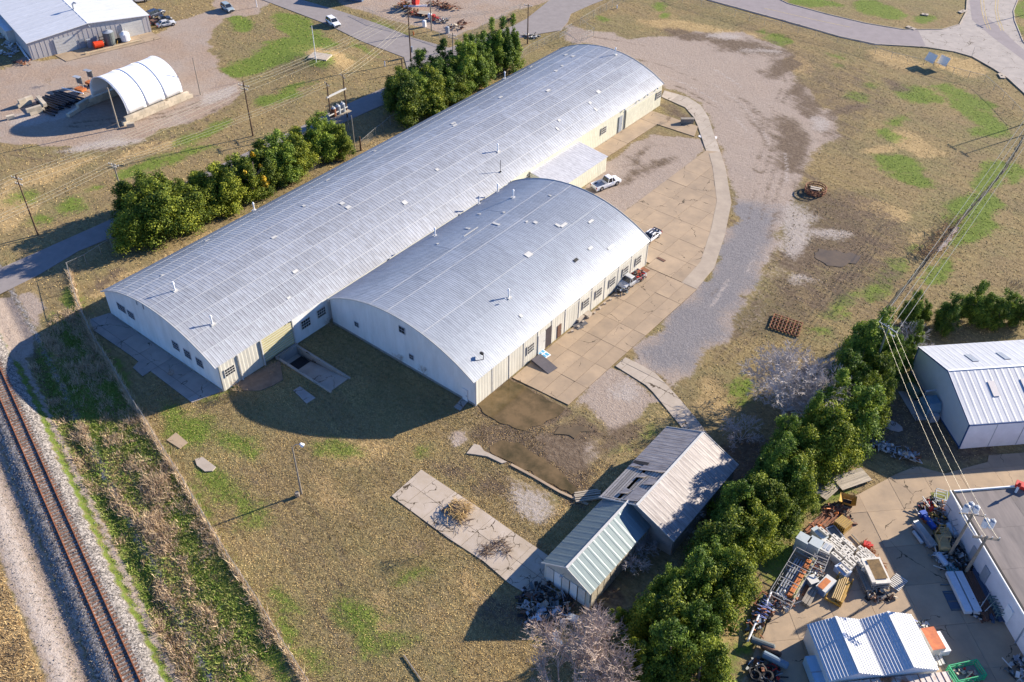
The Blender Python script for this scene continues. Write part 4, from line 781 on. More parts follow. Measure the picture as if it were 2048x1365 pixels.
solo('roof_unit', MB().box((0, 0, .25), (1.6, .9, .5)), REDP, 'dark red box on the flat roof behind the red-capped stack', 'box', P(2044, 975, FH), .1)

# ---------------------------------------------------------------- double-gabled shed and rusting roof (bottom)
q0 = P(1600+2, 1254, 2.7); gx_ = Vector((0.70, 0.71)).normalized(); gy_ = Vector((0.71, -0.70)).normalized()
gd = [(-11.1, 65.7), 5.9]
rzD = atan2(gx_.y, gx_.x)  # local x across the ridges, local -y towards the near end
Dm = mat('white_shed_wall', (0.68, .69, .70), .6, 0, .05, 1)
org = Vector((-11.15, 65.85)); LD = 6.2
D = thing('twin_gable_shed', 'white shed with two bright ribbed gables side by side in the storage yard', 'shed', (*(org+gx_*5.85+gy_*LD/2), 0), rzD)
W2 = 5.85; hE, hR = 2.6, 3.6
for k in range(2):
    a = -W2+k*W2; r = a+W2/2
    for s, y in ((0, -LD/2), (1, LD/2)): MB().ext([(a, -.1), (a+W2-.01, -.1), (a+W2-.01, hE-.02), (r, hR-.04), (a, hE-.02)], 'y', y-.06, y+.06).build('gable_wall', Dm, D)
    ribs((a-.1*(k == 0), -LD/2-.25, hE), (a-.1*(k == 0), LD/2+.25, hE), (r, -LD/2-.25, hR), (r, LD/2+.25, hR), WROOF2, 'roof_panel', D, pitch=9, n=1, h=0)
    ribs((a+W2, -LD/2-.25, hE), (a+W2, LD/2+.25, hE), (r, -LD/2-.25, hR), (r, LD/2+.25, hR), WROOF2, 'roof_panel', D, pitch=9, n=1, h=0)
    for s in (0, 1):
        for i in range(9):
            t_ = (i+.5)/9; x = a+W2*s+(r-a-W2*s)*t_; z = hE+(hR-hE)*t_; MB().box((x, 0, z+.03), (.085, LD+.5, .05)).build('rib', WROOF2, D)
    MB().box((r, 0, hR+.06), (.24, LD+.5, .06)).build('ridge_cap', WHITE, D)
MB().box((-W2, 0, hE/2), (.1, LD-.2, hE)).build('side_wall', Dm, D); MB().box((W2, 0, hE/2), (.1, LD-.2, hE)).build('side_wall', Dm, D)
# rusting roof below: local frame the same
RB = thing('rusting_shed', 'low shed with pale roof sheets streaked orange with rust, cut by the bottom edge', 'shed', (*(org+gx_*6.6+gy_*(LD+3.4)), 0), rzD)
MB().box((0, 0, 1.0), (11.4, 5.6, 2.0)).build('wall', Dm, RB)
for i in range(19): MB().quad([(-6.1+i*.64, 3.1, 2.25), (-6.1+i*.64+.6, 3.1, 2.25), (-6.1+i*.64+.6, -3.1, 2.45), (-6.1+i*.64, -3.1, 2.45)]).build('roof_sheet', RROOF, RB); MB().box((-6.1+i*.64+.62, 0, 2.37), (.05, 6.2, .06), tilt=Matrix.Rotation(-.032, 3, 'X')).build('roof_rib', RUST if i % 4 == 1 else RROOF, RB)

# ---------------------------------------------------------------- white-roofed building (top left)
nl_, nr_ = Vector((-212.7, 92.3)), Vector((-206.0, 119.1)); wx = (nr_-nl_).normalized(); wy = Vector((-wx.y, wx.x)); WW = (nr_-nl_).length; WL = 42
wc = (nl_+nr_)/2+wy*WL/2
WB = gable_shed('white_roof_building', 'wide building with bright white low gable roof and two garage doors at the top left', -WW/2, WW/2, -WL/2, WL/2, 4.1, 5.4, 0, WROOF2, mat('greyish_siding', (.50, .47, .45), .7, 0, .12, 1.2, stretch=(3, 3, .3)), 6, oh=.3, rpitch=2.2, cat='building', rz=atan2(wx.y, wx.x), at=(wc.x, wc.y, 0), trim=WHITE, sh=.03)
for k in range(26): MB().box((-WW/2+.5+k*1.07, -WL/2-.0, 2.1), (.05, .03, 4.0)).build('siding_rib', mat('greyish_siding', (.50, .47, .45)), WB)
for x, w_ in ((-6.0, 4.6), (9.6, 4.8)):
    MB().box((x, -WL/2-.06, 1.65), (w_+.3, .12, 3.5)).build('door_frame', GREYP, WB)
    for i in range(5): MB().box((x, -WL/2-.14, .36+i*.66), (w_, .06, .63)).build('door_section', TRIMW, WB)
MB().box((-2.4, -WL/2-.1, 1.1), (1.1, .1, 2.1)).build('door', GREYP, WB); MB().bar((0, -WL/2-.1, 4.9), (0, -WL/2-1.2, 4.6), .15, .3).build('wall_lamp', GREYP, WB)
v = P(148, 20, 5.3); t = thing('roof_vent', 'curved roof vent on the white ridge at the top left', 'vent', v); MB().tube([(0, 0, 0), (0, 0, 1.3), (.3, .3, 1.7), (.8, .5, 1.5)], .22, 7).build('pipe', STEELG, t); MB().box((0, 0, 0.05), (.7, .7, .1)).build('base', WHITE, t)
wl = lambda u, v_: tuple(wc+wx*u+wy*(v_-WL/2))
slabs('garage_forecourt', [wl(-9.0, -.1), wl(13.7, -.1), wl(14.2, -5.2), wl(-8.0, -5.2)], ar(-13, 13, 5), ar(-4, 4, 2), CONC, ang=atan2(wx.y, wx.x), org=wl(2.5, -2.6), under=CONCG)
TANKG = mat('dark_grey_tank', (.13, .15, .15), .5, 0, .2, 3)
t = thing('grey_tank', 'tall dark grey upright tank between the garage doors', 'tank', wl(3.4, -1.6)); MB().tube([(0, 0, 0), (0, 0, 3.0)], 1.25, 18).build('tank_body', TANKG, t, smooth=False); MB().tube([(0, 0, 3.0), (0, 0, 3.25)], 1.25, 18, r2=.5).build('lid', GREYP, t); MB().tube([(0, 0, 3.2), (0, 0, 3.45)], .3, 10).build('hatch', GREYP, t)
t = thing('white_tank', 'rounded white upright tank beside the right garage door', 'tank', wl(6.9, -1.7)); MB().tube([(0, 0, .2), (0, 0, 1.7)], 1.1, 16).build('tank_body', WHITE, t); MB().tube([(0, 0, 1.7), (0, 0, 2.3)], 1.1, 16, r2=.35).build('dome', WHITE, t); MB().tube([(0, 0, 0), (0, 0, .2)], .9, 12).build('foot', STEELG, t); MB().tube([(.2, .3, 2.2), (.2, .3, 3.1)], .05, 5).build('pipe', STEELG, t)
t = thing('red_tank', 'bright red horizontal tank in front of the grey upright tank', 'tank', wl(.5, -2.2), WB.rotation_euler[2]); MB().tube([(-1.1, 0, .95), (-1.0, 0, .95), (1.0, 0, .95), (1.1, 0, .95)], [.55, .8, .8, .55], 14).build('tank_body', mat('signal_red', (.75, .06, .01), .45, 0, .05, 2), t); MB().box((-.6, 0, .2), (.2, 1.2, .4)).box((.6, 0, .2), (.2, 1.2, .4)).build('cradle', DARK, t); MB().tube([(0, 0, 1.7), (0, 0, 2.0)], .12, 6).build('filler_cap', WHITE, t)
t = thing('pump_cart', 'small dark pump cart with yellow hose arm between the tanks', 'pump', wl(5.2, -1.9), .3); MB().box((0, 0, .6), (.8, 1.1, .7)).build('pump_body', DARK, t); MB().bar((0, 0, 1.0), (.9, -1.6, .4), .1).build('hose_arm', YELLOWP, t); 
for s in (-.5, .5): MB().tube([(s-.05, 0, .25), (s+.05, 0, .25)], .25, 8).build('wheel', DARK, t)
solo('pipe_rail', MB().box((0, 0, .2), (13, .25, .22)).box((-6.4, 0, .25), (.5, .5, .5)), mat('sand_beam', (.6, .48, .3), .8, 0, .1, 2), 'long sand-coloured beam along the front of the garage forecourt', 'beam', wl(3.4, -3.9), WB.rotation_euler[2])
solo('heater_box', MB().box((0, 0, .9), (.9, .7, 1.8)).box((0, 0, 1.9), (1.0, .8, .1)), GREYP, 'grey cabinet against the siding right of the left garage door', 'cabinet', wl(-1.0, -.7), WB.rotation_euler[2])
solo('stair_frame', MB().bar((0, 0, 0), (0, 0, 1.9), .08).bar((.9, 0, 0), (.9, 0, 1.9), .08).bar((0, 0, 1.2), (.9, 0, 1.2), .3, .08).bar((0, 0, 1.9), (.9, 0, 1.9), .2, .08).bar((0, .6, .6), (.9, .6, .6), .3, .08), RUST, 'rusty step frame left of the grey upright tank', 'steps', wl(1.4, -1.0), WB.rotation_euler[2])
t = thing('annex_wing', 'narrow pale lean-to wing on the far left of the white-roofed building', 'annex', wl(-WW/2-.8, 20), WB.rotation_euler[2]); MB().box((0, 0, 1.5), (1.6, 16, 3)).build('wall', TRIMW, t); MB().box((-.05, 0, 3.06), (1.9, 16.3, .12)).build('roof', WROOF2, t)

# ---------------------------------------------------------------- tent shelter on concrete blocks
tx0, tx1, ty0, ty1 = -183.0, -170.3, 88.9, 102.3
TN = thing('tent_shelter', 'white fabric arch shelter with three bays standing on walls of large concrete blocks', 'shelter', ((tx0+tx1)/2, (ty0+ty1)/2, 0)); tc = ((tx0+tx1)/2, (ty0+ty1)/2)
def tarc(n=22, k=1.0): return [(-6.35*k*cos(a), 1.75+5.75*k*(sin(a)**0.85)) for a in np.linspace(0.0, pi, n)]
for j in range(3):
    y0 = ty0-tc[1]+j*(ty1-ty0)/3; y1 = y0+(ty1-ty0)/3-.01; secs = []
    A = tarc(); n = len(A); b = MB(); ys = np.linspace(y0, y1, 7)
    for y in ys:
        sag = 1-0.022*sin(pi*(y-y0)/(y1-y0)); sg = 0.06*sin(pi*(y-y0)/(y1-y0))
        for u, z in A: b.v.append((u*(1-sg*.15), y, 1.75+(z-1.75)*sag))
    for i in range(6):
        for k2 in range(n-1): q_ = i*n+k2; b.f.append((q_, q_+1, q_+n+1, q_+n))
    o = b.build('fabric_bay', CANVAS, TN, smooth=True); sm_ = o.modifiers.new('thickness', 'SOLIDIFY'); sm_.thickness = .04
for j in (0, 3):
    y = ty0-tc[1]+j*(ty1-ty0)/3; MB().tube([(u, y, z+.03) for u, z in tarc(k=1.004)], .03, 5).build('arch_rib', CANVAS, TN)
b = MB(); b.ext([(u*.99, z-.03) for u, z in tarc()]+[(-6.2, .0), (6.2, .0)][::1], 'y', ty1-tc[1]-.1, ty1-tc[1]-.04); b.build('end_wall', CANVAS, TN)
BLK = mat('cast_concrete_block', (.56, .48, .36), .9, 0, .15, .8, objvar=.16, bump=.2)
bm_ = MB().box((0, 0, 0), (.75, 1.5, .74)).mesh('block', BLK)
for x in (tx1+.15, tx0-.1):
    for lv in range(2):
        n = 10 if lv else 11
        for i in range(n):
            y = ty0-.9+i*1.53+(.75 if lv else 0); 
            if x < -180 and i > 11: continue
            link('block', bm_, TN, (x-tc[0], y-tc[1], .37+.76*lv), (0, 0, random.uniform(-.02, .02)))
for i in range(9):   # cross wall inside
    for lv in range(2): link('block', bm_, TN, (-6.8+i*1.53+.7*lv, 2.4, .37+.76*lv), (0, 0, pi/2))
for i in range(5):   # splayed wing of blocks in front
    for lv in range(2 if i < 3 else 1): link('block', bm_, TN, (-7.3+.45*i+.2, -6.9-1.45*i, .37+.76*lv), (0, 0, .3))
for i in range(1): link('block', bm_, TN, (8.0, -7.6, .37), (0, 0, -.5))
t = thing('block_bay', 'open U-shaped bay of stacked concrete blocks left of the black pipes', 'block wall', P(60, 222), .1)
bw_ = MB().box((0, 0, 0), (1.5, .75, .72)).mesh('block', BLK)
cor = [P(38, 218), P(75, 200), P(92, 220), P(48, 236)]
def blockrow(a, b_, parent, lv=2):
    n = max(1, int((b_-a).length/1.52)); d = (b_-a).normalized(); r = atan2(d.y, d.x)
    for l_ in range(lv):
        for i in range(n): p_ = a+d*(1.52*(i+.5+.3*l_))-parent.location; link('block', bw_, parent, (p_.x*cos(-.1)-p_.y*sin(-.1), p_.x*sin(-.1)+p_.y*cos(-.1), .36+.74*l_), (0, 0, r-.1+random.uniform(-.03, .03)))
blockrow(P(36, 216), P(74, 202), t); blockrow(P(78, 203), P(93, 220), t); blockrow(P(90, 222), P(50, 234), t); blockrow(P(30, 236), P(12, 240), t, 1)
cp = P(118, 206); t = thing('pipe_stack', 'stack of about twenty black culvert pipes beside the block bay', 'pipes', cp, radians(98))
pmh = MB().tube([(0, -3.4, 0), (0, 3.4, 0)], .21, 8).mesh('pipe', BLACKPIPE)
for i in range(12):
    for l_ in range(2 if 1 < i < 11 else 1): link('pipe', pmh, t, (-4.4+i*.72+.2*l_, random.uniform(-.9, .9), .24+.4*l_), (0, 0, random.uniform(-.1, .1)))
link('pipe', MB().tube([(0, -3, 0), (0, 3, 0)], .12, 8).mesh('pipe', WHITE), t, (4.2, .5, .9), (0, 0, .1))
ORL = [(163, 185, 'left'), (184, 172, 'right')]
for px, py, sd in ORL:
    t = thing('arrow_board', f'orange traffic arrow trailer, the {sd} one of the pair beside the tent', 'trailer', P(px, py), .2, 'orange arrow board trailers beside the tent')
    MB().box((0, 0, .7), (2.2, 1.4, .5)).build('engine_box', ORANGEP, t); MB().bar((-1, .6, .9), (-1.2, .6, 3.1), .12).bar((.3, .6, .9), (.1, .6, 3.1), .12).build('mast', STEELG, t)
    MB().box((-.45, .62, 2.4), (1.7, .12, 1.6)).build('sign_panel', TANKG, t); MB().box((-.45, .3, 3.3), (1.8, .9, .06)).build('solar_panel', GREYP, t)
    for s in (-.75, .75): MB().tube([(0, s-.08, .33), (0, s+.08, .33)], .33, 8).build('wheel', DARK, t)
    MB().bar((1.1, 0, .5), (2.2, .3, .4), .1).build('tow_bar', ORANGEP, t)
# ---------------------------------------------------------------- fences
FST = mat('fence_steel', (.42, .40, .36), .5, .4, .15, 3)
FMESH = mat('chain_link_wire', (.34, .32, .28), .6, .3, .1, 3)
def fence(pts, label, ht=1.9, step=3.0, mesh=True, pm=None, rail=True, mat_=FST, pitch=.32):
    q = [Vector((a, b)) for a, b in pts]; t = thing('chain_link_fence' if mesh else 'post_fence', label, 'fence', (q[0].x, q[0].y, 0)); o_ = q[0]
    b = MB(); w_ = []; wf = []
    pmesh = MB().tube([(0, 0, 0), (0, 0, ht+.08)], .045, 5).mesh('post', pm or mat_)
    for a, c in zip(q[:-1], q[1:]):
        L_ = (c-a).length; n = max(1, round(L_/step)); d = (c-a)/L_
        for i in range(n+(1 if c is q[-1] else 0)): p_ = a+d*(L_*i/n)-o_; link('post', pmesh, t, (p_.x, p_.y, 0), (random.uniform(-.03, .03), random.uniform(-.03, .03), 0))
        if rail: b.bar((*(a-o_), ht), (*(c-o_), ht), .045)
        if mesh:
            k = int(L_/pitch)
            for i in range(-6, k):
                for s in (1, -1):
                    x0 = i*pitch; x1 = x0+ht*.9; 
                    if x0 < 0 or x1 > L_: continue
                    z0, z1 = (.05, ht) if s > 0 else (ht, .05)
                    p0 = a-o_+d*x0; p1 = a-o_+d*x1; n0 = len(w_)
                    w_.extend([(p0.x, p0.y, z0-.011), (p1.x, p1.y, z1-.011), (p1.x, p1.y, z1+.011), (p0.x, p0.y, z0+.011)]); wf.append((n0, n0+1, n0+2, n0+3))
    if rail: b.build('top_rail', mat_, t)
    if w_: me = bpy.data.meshes.new('chain_mesh'); me.from_pydata(w_, [], wf); me.materials.append(FMESH); link('chain_mesh', me, t)
    return t
F1 = PP([(139,545),(160,620),(193,692),(228,745),(267,812),(292,850),(330,912),(370,975),(406,1037),(457,1122),(520,1217),(561,1287),(620,1380)])
fence(F1, 'long chain link fence with straw-grown top rail between the railway verge and the lawn')
fence(PP([(139,545),(174,529),(203,510),(225,497),(262,480),(330,450)]), 'wire fence with pale posts beside the shaded road at the left hedge end')
fence(PP([(600,355),(660,325),(704,301)]), 'chain link fence at the foot of the hedge left of the leaning pole')
fence(PP([(722,300),(752,274),(767,263),(781,250),(796,244.6),(830,228)]), 'chain link fence stretch between the two hedge groups behind the long roof')
fence(PP([(1028,128),(1060,106),(1103,85),(1119,77)]), 'chain link fence running from the last hedge tree up to the double gate')
fence(PP([(1119,77),(1144,90)]), 'short chain link fence wing beside the open gate', 1.9, 2)
fence(PP([(1187,72),(1160,52),(1200,28),(1247.7,4),(1290,-18)]), 'chain link fence with pale top rail on the grassy corner right of the gate')
fence(PP([(1340,-12),(1365,4),(1440,26),(1528,52),(1629.6,75),(1718.5,98),(1782,119),(1845.5,134),(1905,150),(1967.4,166),(2005,200),(2043.6,240)]), 'long fence following the boulevard round the corner of the big field', 1.7, 4.5)
fence(PP([(728,27),(764,45),(830,62),(905,88),(965,62),(1040,22)]), 'fence round the gravel lot with the red farm machines', 1.7, 4)
g0, g1_ = P(1119, 77), P(1160, 52)
t = thing('gate', 'double chain link gate standing open across the gravel entrance', 'gate', g0)
for a, b_ in ((P(1119, 77), P(1143, 62)), (P(1187, 72), P(1163, 84))):
    a = a-g0; b_ = b_-g0; b = MB()
    for z in (.2, 1.0, 1.8): b.bar((a.x, a.y, z), (b_.x, b_.y, z), .05)
    for k in (0, .5, 1): p_ = a.lerp(b_, k); b.bar((p_.x, p_.y, .1), (p_.x, p_.y, 1.85), .05)
    b.bar((a.x, a.y, .2), (b_.x, b_.y, 1.8), .04); b.build('gate_leaf', FST, t)
# ditch edge with stone strip along the power line
de = PP([(2120,215),(2048,275),(2008,340),(1965,392),(1909,452),(1865,505),(1825,556),(1782,607),(1750,650)])
def strip(name, pts, wid, z, m, jag=.25):
    q = [Vector(p) for p in pts]; L_ = []; R_ = []
    for i in range(len(q)-1):
        n = max(1, int((q[i+1]-q[i]).length/.8))
        for k in range(n):
            p = q[i].lerp(q[i+1], k/n); d = (q[i+1]-q[i]).normalized(); nn = Vector((-d.y, d.x)); L_.append(p+nn*(wid/2+random.uniform(-jag, jag))); R_.append(p-nn*(wid/2+random.uniform(-jag, jag)))
    b = MB()
    for i in range(len(L_)-1): b.quad([(*R_[i], z), (*R_[i+1], z), (*L_[i+1], z), (*L_[i], z)])
    o = b.build(name, m); o['kind'] = 'structure'; return o
strip('stone_strip', [(a+.7, b) for a, b in de[4:6]], .7, .05, mat('rubble_stone', (.36, .29, .25), .95, 0, .3, 4, col2=(.2, .17, .15)))
strip('ditch_bottom', de, .4, .03, mat('dark_ditch', (.09, .08, .05), .95, 0, .3, 2), .2)
b = MB(); 
for a, c in zip(de[:-1], de[1:]): b.bar((a[0]+.35, a[1], .35), (c[0]+.35, c[1], .04), .06, .10)
solo('ditch_wall', b, mat('dark_ditch_wall', (.16, .14, .12), .9, 0, .2, 2), 'low dark retaining wall following the power line ditch to the upper right', 'wall')
# fallen brush along the ditch
vs, fs = [], []
def twig_pile(c, L_, W_, n, ang, ht, rl=(1, 3.5), seed=1, r=.035):
    rr = random.Random(seed); b = MB()
    for _ in range(n):
        u = rr.uniform(-L_/2, L_/2); v = rr.gauss(0, W_/3); a = ang+rr.gauss(0, .7); l_ = rr.uniform(*rl); z0 = rr.uniform(.05, ht); x = u*cos(ang)-v*sin(ang); y = u*sin(ang)+v*cos(ang)
        p0 = (x, y, z0); p1 = (x+l_*cos(a), y+l_*sin(a), max(.05, z0+rr.uniform(-.5, .6))); b.tube([p0, p1], r*rr.uniform(.5, 1.6), 3, r2=.01, cap=False)
    return b
bp_ = P(1880, 478); aa = atan2(de[3][1]-de[5][1], de[3][0]-de[5][0])
BRUSH = mat('orange_brown_brush', (.52, .30, .15), .9, 0, .3, 2)
solo('brush_pile', twig_pile(bp_, 16, 3.2, 260, aa, 1.2), BRUSH, 'long heap of orange-brown cut brush under the power line', 'brush', bp_)

# ---------------------------------------------------------------- trees
def leafmat(name, d, m_, l_):
    m = bpy.data.materials.new(name); m.use_nodes = True; N = m.node_tree.nodes; L = m.node_tree.links; B = N['Principled BSDF']; B.inputs['Roughness'].default_value = .65; B.inputs['Specular IOR Level'].default_value = .25
    a = N.new('ShaderNodeAttribute'); a.attribute_name = 'tint'; s = N.new('ShaderNodeSeparateColor'); L.new(a.outputs['Color'], s.inputs[0])
    oi = N.new('ShaderNodeObjectInfo'); mr = N.new('ShaderNodeMapRange'); mr.inputs[3].default_value = -.20; mr.inputs[4].default_value = .20; L.new(oi.outputs['Random'], mr.inputs[0])
    ad = N.new('ShaderNodeMath'); ad.operation = 'ADD'; L.new(s.outputs[0], ad.inputs[0]); L.new(mr.outputs[0], ad.inputs[1])
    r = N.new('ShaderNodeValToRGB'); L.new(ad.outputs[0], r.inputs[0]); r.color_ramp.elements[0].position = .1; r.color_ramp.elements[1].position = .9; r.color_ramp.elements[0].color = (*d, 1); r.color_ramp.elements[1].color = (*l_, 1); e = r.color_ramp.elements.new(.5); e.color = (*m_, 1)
    L.new(r.outputs[0], B.inputs['Base Color'])
    tr = N.new('ShaderNodeBsdfTranslucent'); L.new(r.outputs[0], tr.inputs[0]); mx = N.new('ShaderNodeMixShader'); mx.inputs[0].default_value = .25; out = N['Material Output']; L.new(B.outputs[0], mx.inputs[1]); L.new(tr.outputs[0], mx.inputs[2]); L.new(mx.outputs[0], out.inputs[0])
    return m
LEAF1 = leafmat('olive_evergreen_foliage', (.036, .070, .010), (.150, .195, .018), (.36, .38, .035))
LEAF2 = leafmat('cedar_foliage', (.034, .074, .013), (.130, .205, .025), (.31, .38, .04))
LEAFY = leafmat('yellow_foliage', (.25, .15, .01), (.50, .33, .02), (.65, .50, .05))
BARK = mat('grey_brown_bark', (.22, .17, .13), .9, 0, .25, 4, bump=.3)
def crown_mesh(name, m, seed, H_, Rr, lobes, leaves, base=.08, shape='cone', ls=.24):
    """foliage: many small leaf clumps on and inside uneven lobes"""
    r = np.random.default_rng(seed); C_ = []; S_ = []
    ns = {'cone': 4, 'round': 8}.get(shape, 5); sp = []
    for i in range(ns):
        a = 6.283*i/ns+r.uniform(-.5, .5); q = (0 if i == 0 else r.uniform(.45, .72)*(1 if shape == 'round' else .72))*Rr; sp.append((q*cos(a), q*sin(a), H_*(1 if i == 0 else r.uniform(.55, .93)), Rr*(r.uniform(.50, .68) if i == 0 else r.uniform(.34, .52))))
    pw = .75 if shape == 'cone' else .5
    for i in range(lobes):
        x0, y0, hh, rr = sp[i % ns]; t = base+(1-base)*r.random()**.9*.97; rad = rr*(1-t)**pw*r.uniform(.25, 1.0); a = r.random()*6.283
        C_.append((x0*(1-.25*t)+rad*cos(a), y0*(1-.25*t)+rad*sin(a), t*hh)); S_.append(r.uniform(.10, .25)*Rr*(1.25-.65*t))
    C_ = np.array(C_); S_ = np.array(S_)*1.0; w_ = S_**2; k = r.choice(len(C_), leaves, p=w_/w_.sum())
    d = r.normal(size=(leaves, 3)); d /= np.linalg.norm(d, axis=1)[:, None]; d[:, 2] = np.where(d[:, 2] < -.3, -d[:, 2], d[:, 2])
    rad = r.uniform(.30, 1.35, leaves)**.7; pos = C_[k]+d*(S_[k]*rad)[:, None]*np.array([1, 1, 1.35])
    pos[:, 2] = np.maximum(pos[:, 2], .15)
    n = d+r.normal(size=(leaves, 3))*.55; n /= np.linalg.norm(n, axis=1)[:, None]
    u = np.cross(n, r.normal(size=(leaves, 3))); u /= np.linalg.norm(u, axis=1)[:, None]; v = np.cross(n, u); s = (ls*r.uniform(.5, 1.25, leaves))[:, None]
    V = np.stack([pos-u*s*.5, pos+v*s*.42+n*s*.15, pos+u*s*.6, pos-v*s*.42+n*s*.1], 1).reshape(-1, 3); Fq = np.arange(leaves*4).reshape(-1, 4)
    lobt = r.random(len(C_)); tint = np.clip(.25+.45*lobt[k]+r.normal(0, .16, leaves), 0, 1)
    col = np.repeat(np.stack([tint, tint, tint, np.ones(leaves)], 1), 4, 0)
    # dark solid cores in the lobes so that crowns are not see-through
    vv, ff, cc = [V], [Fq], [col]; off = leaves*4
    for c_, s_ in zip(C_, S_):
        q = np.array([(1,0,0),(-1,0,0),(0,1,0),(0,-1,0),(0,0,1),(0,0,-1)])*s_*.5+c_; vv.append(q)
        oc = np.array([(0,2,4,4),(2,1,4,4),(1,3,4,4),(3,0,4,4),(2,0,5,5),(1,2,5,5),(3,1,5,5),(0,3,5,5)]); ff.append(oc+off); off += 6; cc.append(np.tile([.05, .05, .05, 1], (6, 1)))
    V = np.concatenate(vv); Fa = np.concatenate(ff); Cc = np.concatenate(cc)
    tri = Fa[Fa[:, 2] == Fa[:, 3]][:, :3]; qd = Fa[Fa[:, 2] != Fa[:, 3]]; allt = np.concatenate([qd[:, [0, 1, 2]], qd[:, [0, 2, 3]], tri])
    return np_mesh(name, V, allt, m, Cc)
def trunk_mesh(H_, r, seed):
    rr = random.Random(seed); b = MB(); b.tube([(0, 0, -.1), (rr.uniform(-.1, .1), 0, H_*.3), (rr.uniform(-.2, .2), rr.uniform(-.2, .2), H_*.6)], [r, r*.75, r*.2], 7)
    for i in range(7):
        z = H_*rr.uniform(.12, .42); a = rr.random()*6.28; l_ = H_*.2; b.tube([(0, 0, z), (l_*cos(a), l_*sin(a), z+l_*.7)], r*.35, 4, r2=.02)
    return b.mesh('trunk', BARK)
PROT = []
for i, (shape, H_, Rr, lob, lv, mt, ls) in enumerate([('round', 8.2, 4.2, 170, 26000, LEAF1, .20), ('round', 7.4, 3.8, 150, 23000, LEAF1, .20), ('cone', 9.8, 3.6, 150, 22000, LEAF2, .19), ('cone', 11.2, 3.3, 140, 20000, LEAF2, .19), ('round', 9.4, 3.6, 160, 23000, LEAF2, .20), ('round', 3.2, 1.7, 40, 5000, LEAF1, .18), ('cone', 8.2, 2.9, 110, 16000, LEAF1, .19)]):
    PROT.append((crown_mesh('crown', mt, 40+i, H_, Rr, lob, lv, shape=shape, ls=ls), trunk_mesh(H_, .26, i), H_, Rr))
YC = crown_mesh('crown', LEAFY, 90, 5.5, 2.4, 12, 1500, shape='round', ls=.28)
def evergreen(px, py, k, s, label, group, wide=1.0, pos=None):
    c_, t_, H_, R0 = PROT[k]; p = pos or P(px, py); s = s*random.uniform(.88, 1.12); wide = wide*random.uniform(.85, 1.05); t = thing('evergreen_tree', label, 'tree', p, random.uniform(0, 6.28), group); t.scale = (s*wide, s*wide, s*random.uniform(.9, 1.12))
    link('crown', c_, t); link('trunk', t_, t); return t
ordn = ['first', 'second', 'third', 'fourth', 'fifth', 'sixth', 'seventh', 'eighth', 'ninth', 'tenth', 'eleventh', 'twelfth', 'thirteenth', 'fourteenth', 'fifteenth', 'sixteenth', 'seventeenth', 'eighteenth', 'nineteenth', 'twentieth', 'twenty-first', 'twenty-second', 'twenty-third', 'twenty-fourth', 'twenty-fifth', 'twenty-sixth', 'twenty-seventh', 'twenty-eighth', 'twenty-ninth', 'thirtieth']
HL = [(x, y, {2: 1, 3: 4, 6: 1}.get(k, k), s*1.08, wd) for x, y, k, s, wd in [(282,478,0,1.0,1.0),(300,430,1,.95,1.1),(335,462,0,1.02,1.05),(352,420,1,.85,1.1),(388,438,0,.98,1.1),(410,405,1,.85,1.1),(440,412,1,1.0,1.1),(470,375,0,.8,1.1),(482,395,0,.90,1.0),(522,376,1,.95,1.0),(535,345,1,.9,1.0),(560,358,4,.85,1.1),(598,338,0,.9,.95),(605,312,1,.85,1.),(632,318,1,.85,.95),(652,312,3,.92,1.0),(682,308,6,.75,1.0)]]
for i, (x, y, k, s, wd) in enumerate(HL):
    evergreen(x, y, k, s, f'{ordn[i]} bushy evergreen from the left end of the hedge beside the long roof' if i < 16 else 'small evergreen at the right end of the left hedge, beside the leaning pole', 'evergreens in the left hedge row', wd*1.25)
t = thing('yellow_tree', 'small tree with bright yellow leaves poking out of the left hedge', 'tree', P(516, 396), 0); t.scale = (1.3, 1.3, 1.65); link('crown', YC, t); link('trunk', PROT[1][1], t, (0, 0, 0)); 
HR_ = [(812,236,0,1.15,1.05),(835,222,4,1.05,1.1),(800,200,1,.9,1.0),(862,212,0,1.05,1.05),(850,178,4,1.0,1.1),(880,203,4,1.1,1.0),(890,168,2,1.05,1.1),(905,190,0,1.0,1.0),(925,183,4,1.05,1.0),(932,150,3,.95,1.1),(945,172,2,1.05,1.0),(962,160,4,1.0,1.0),(968,135,2,.9,1.1),(985,150,3,1.0,1.0),(1005,142,3,1.05,1.1),(1025,135,3,1.0,1.0),(870,232,5,1.3,1.2),(1000,118,2,.85,1.1)]
for i, (x, y, k, s, wd) in enumerate(HR_):
    evergreen(x, y, k, s, f'{ordn[i]} tall evergreen from the left in the dense group beside the long roof' if i < 16 else ('low round evergreen shrub under the tall group, next to the long roof' if i == 16 else 'evergreen at the back right of the tall group, nearest the lot entrance'), 'tall evergreens beside the long roof', wd*1.25)
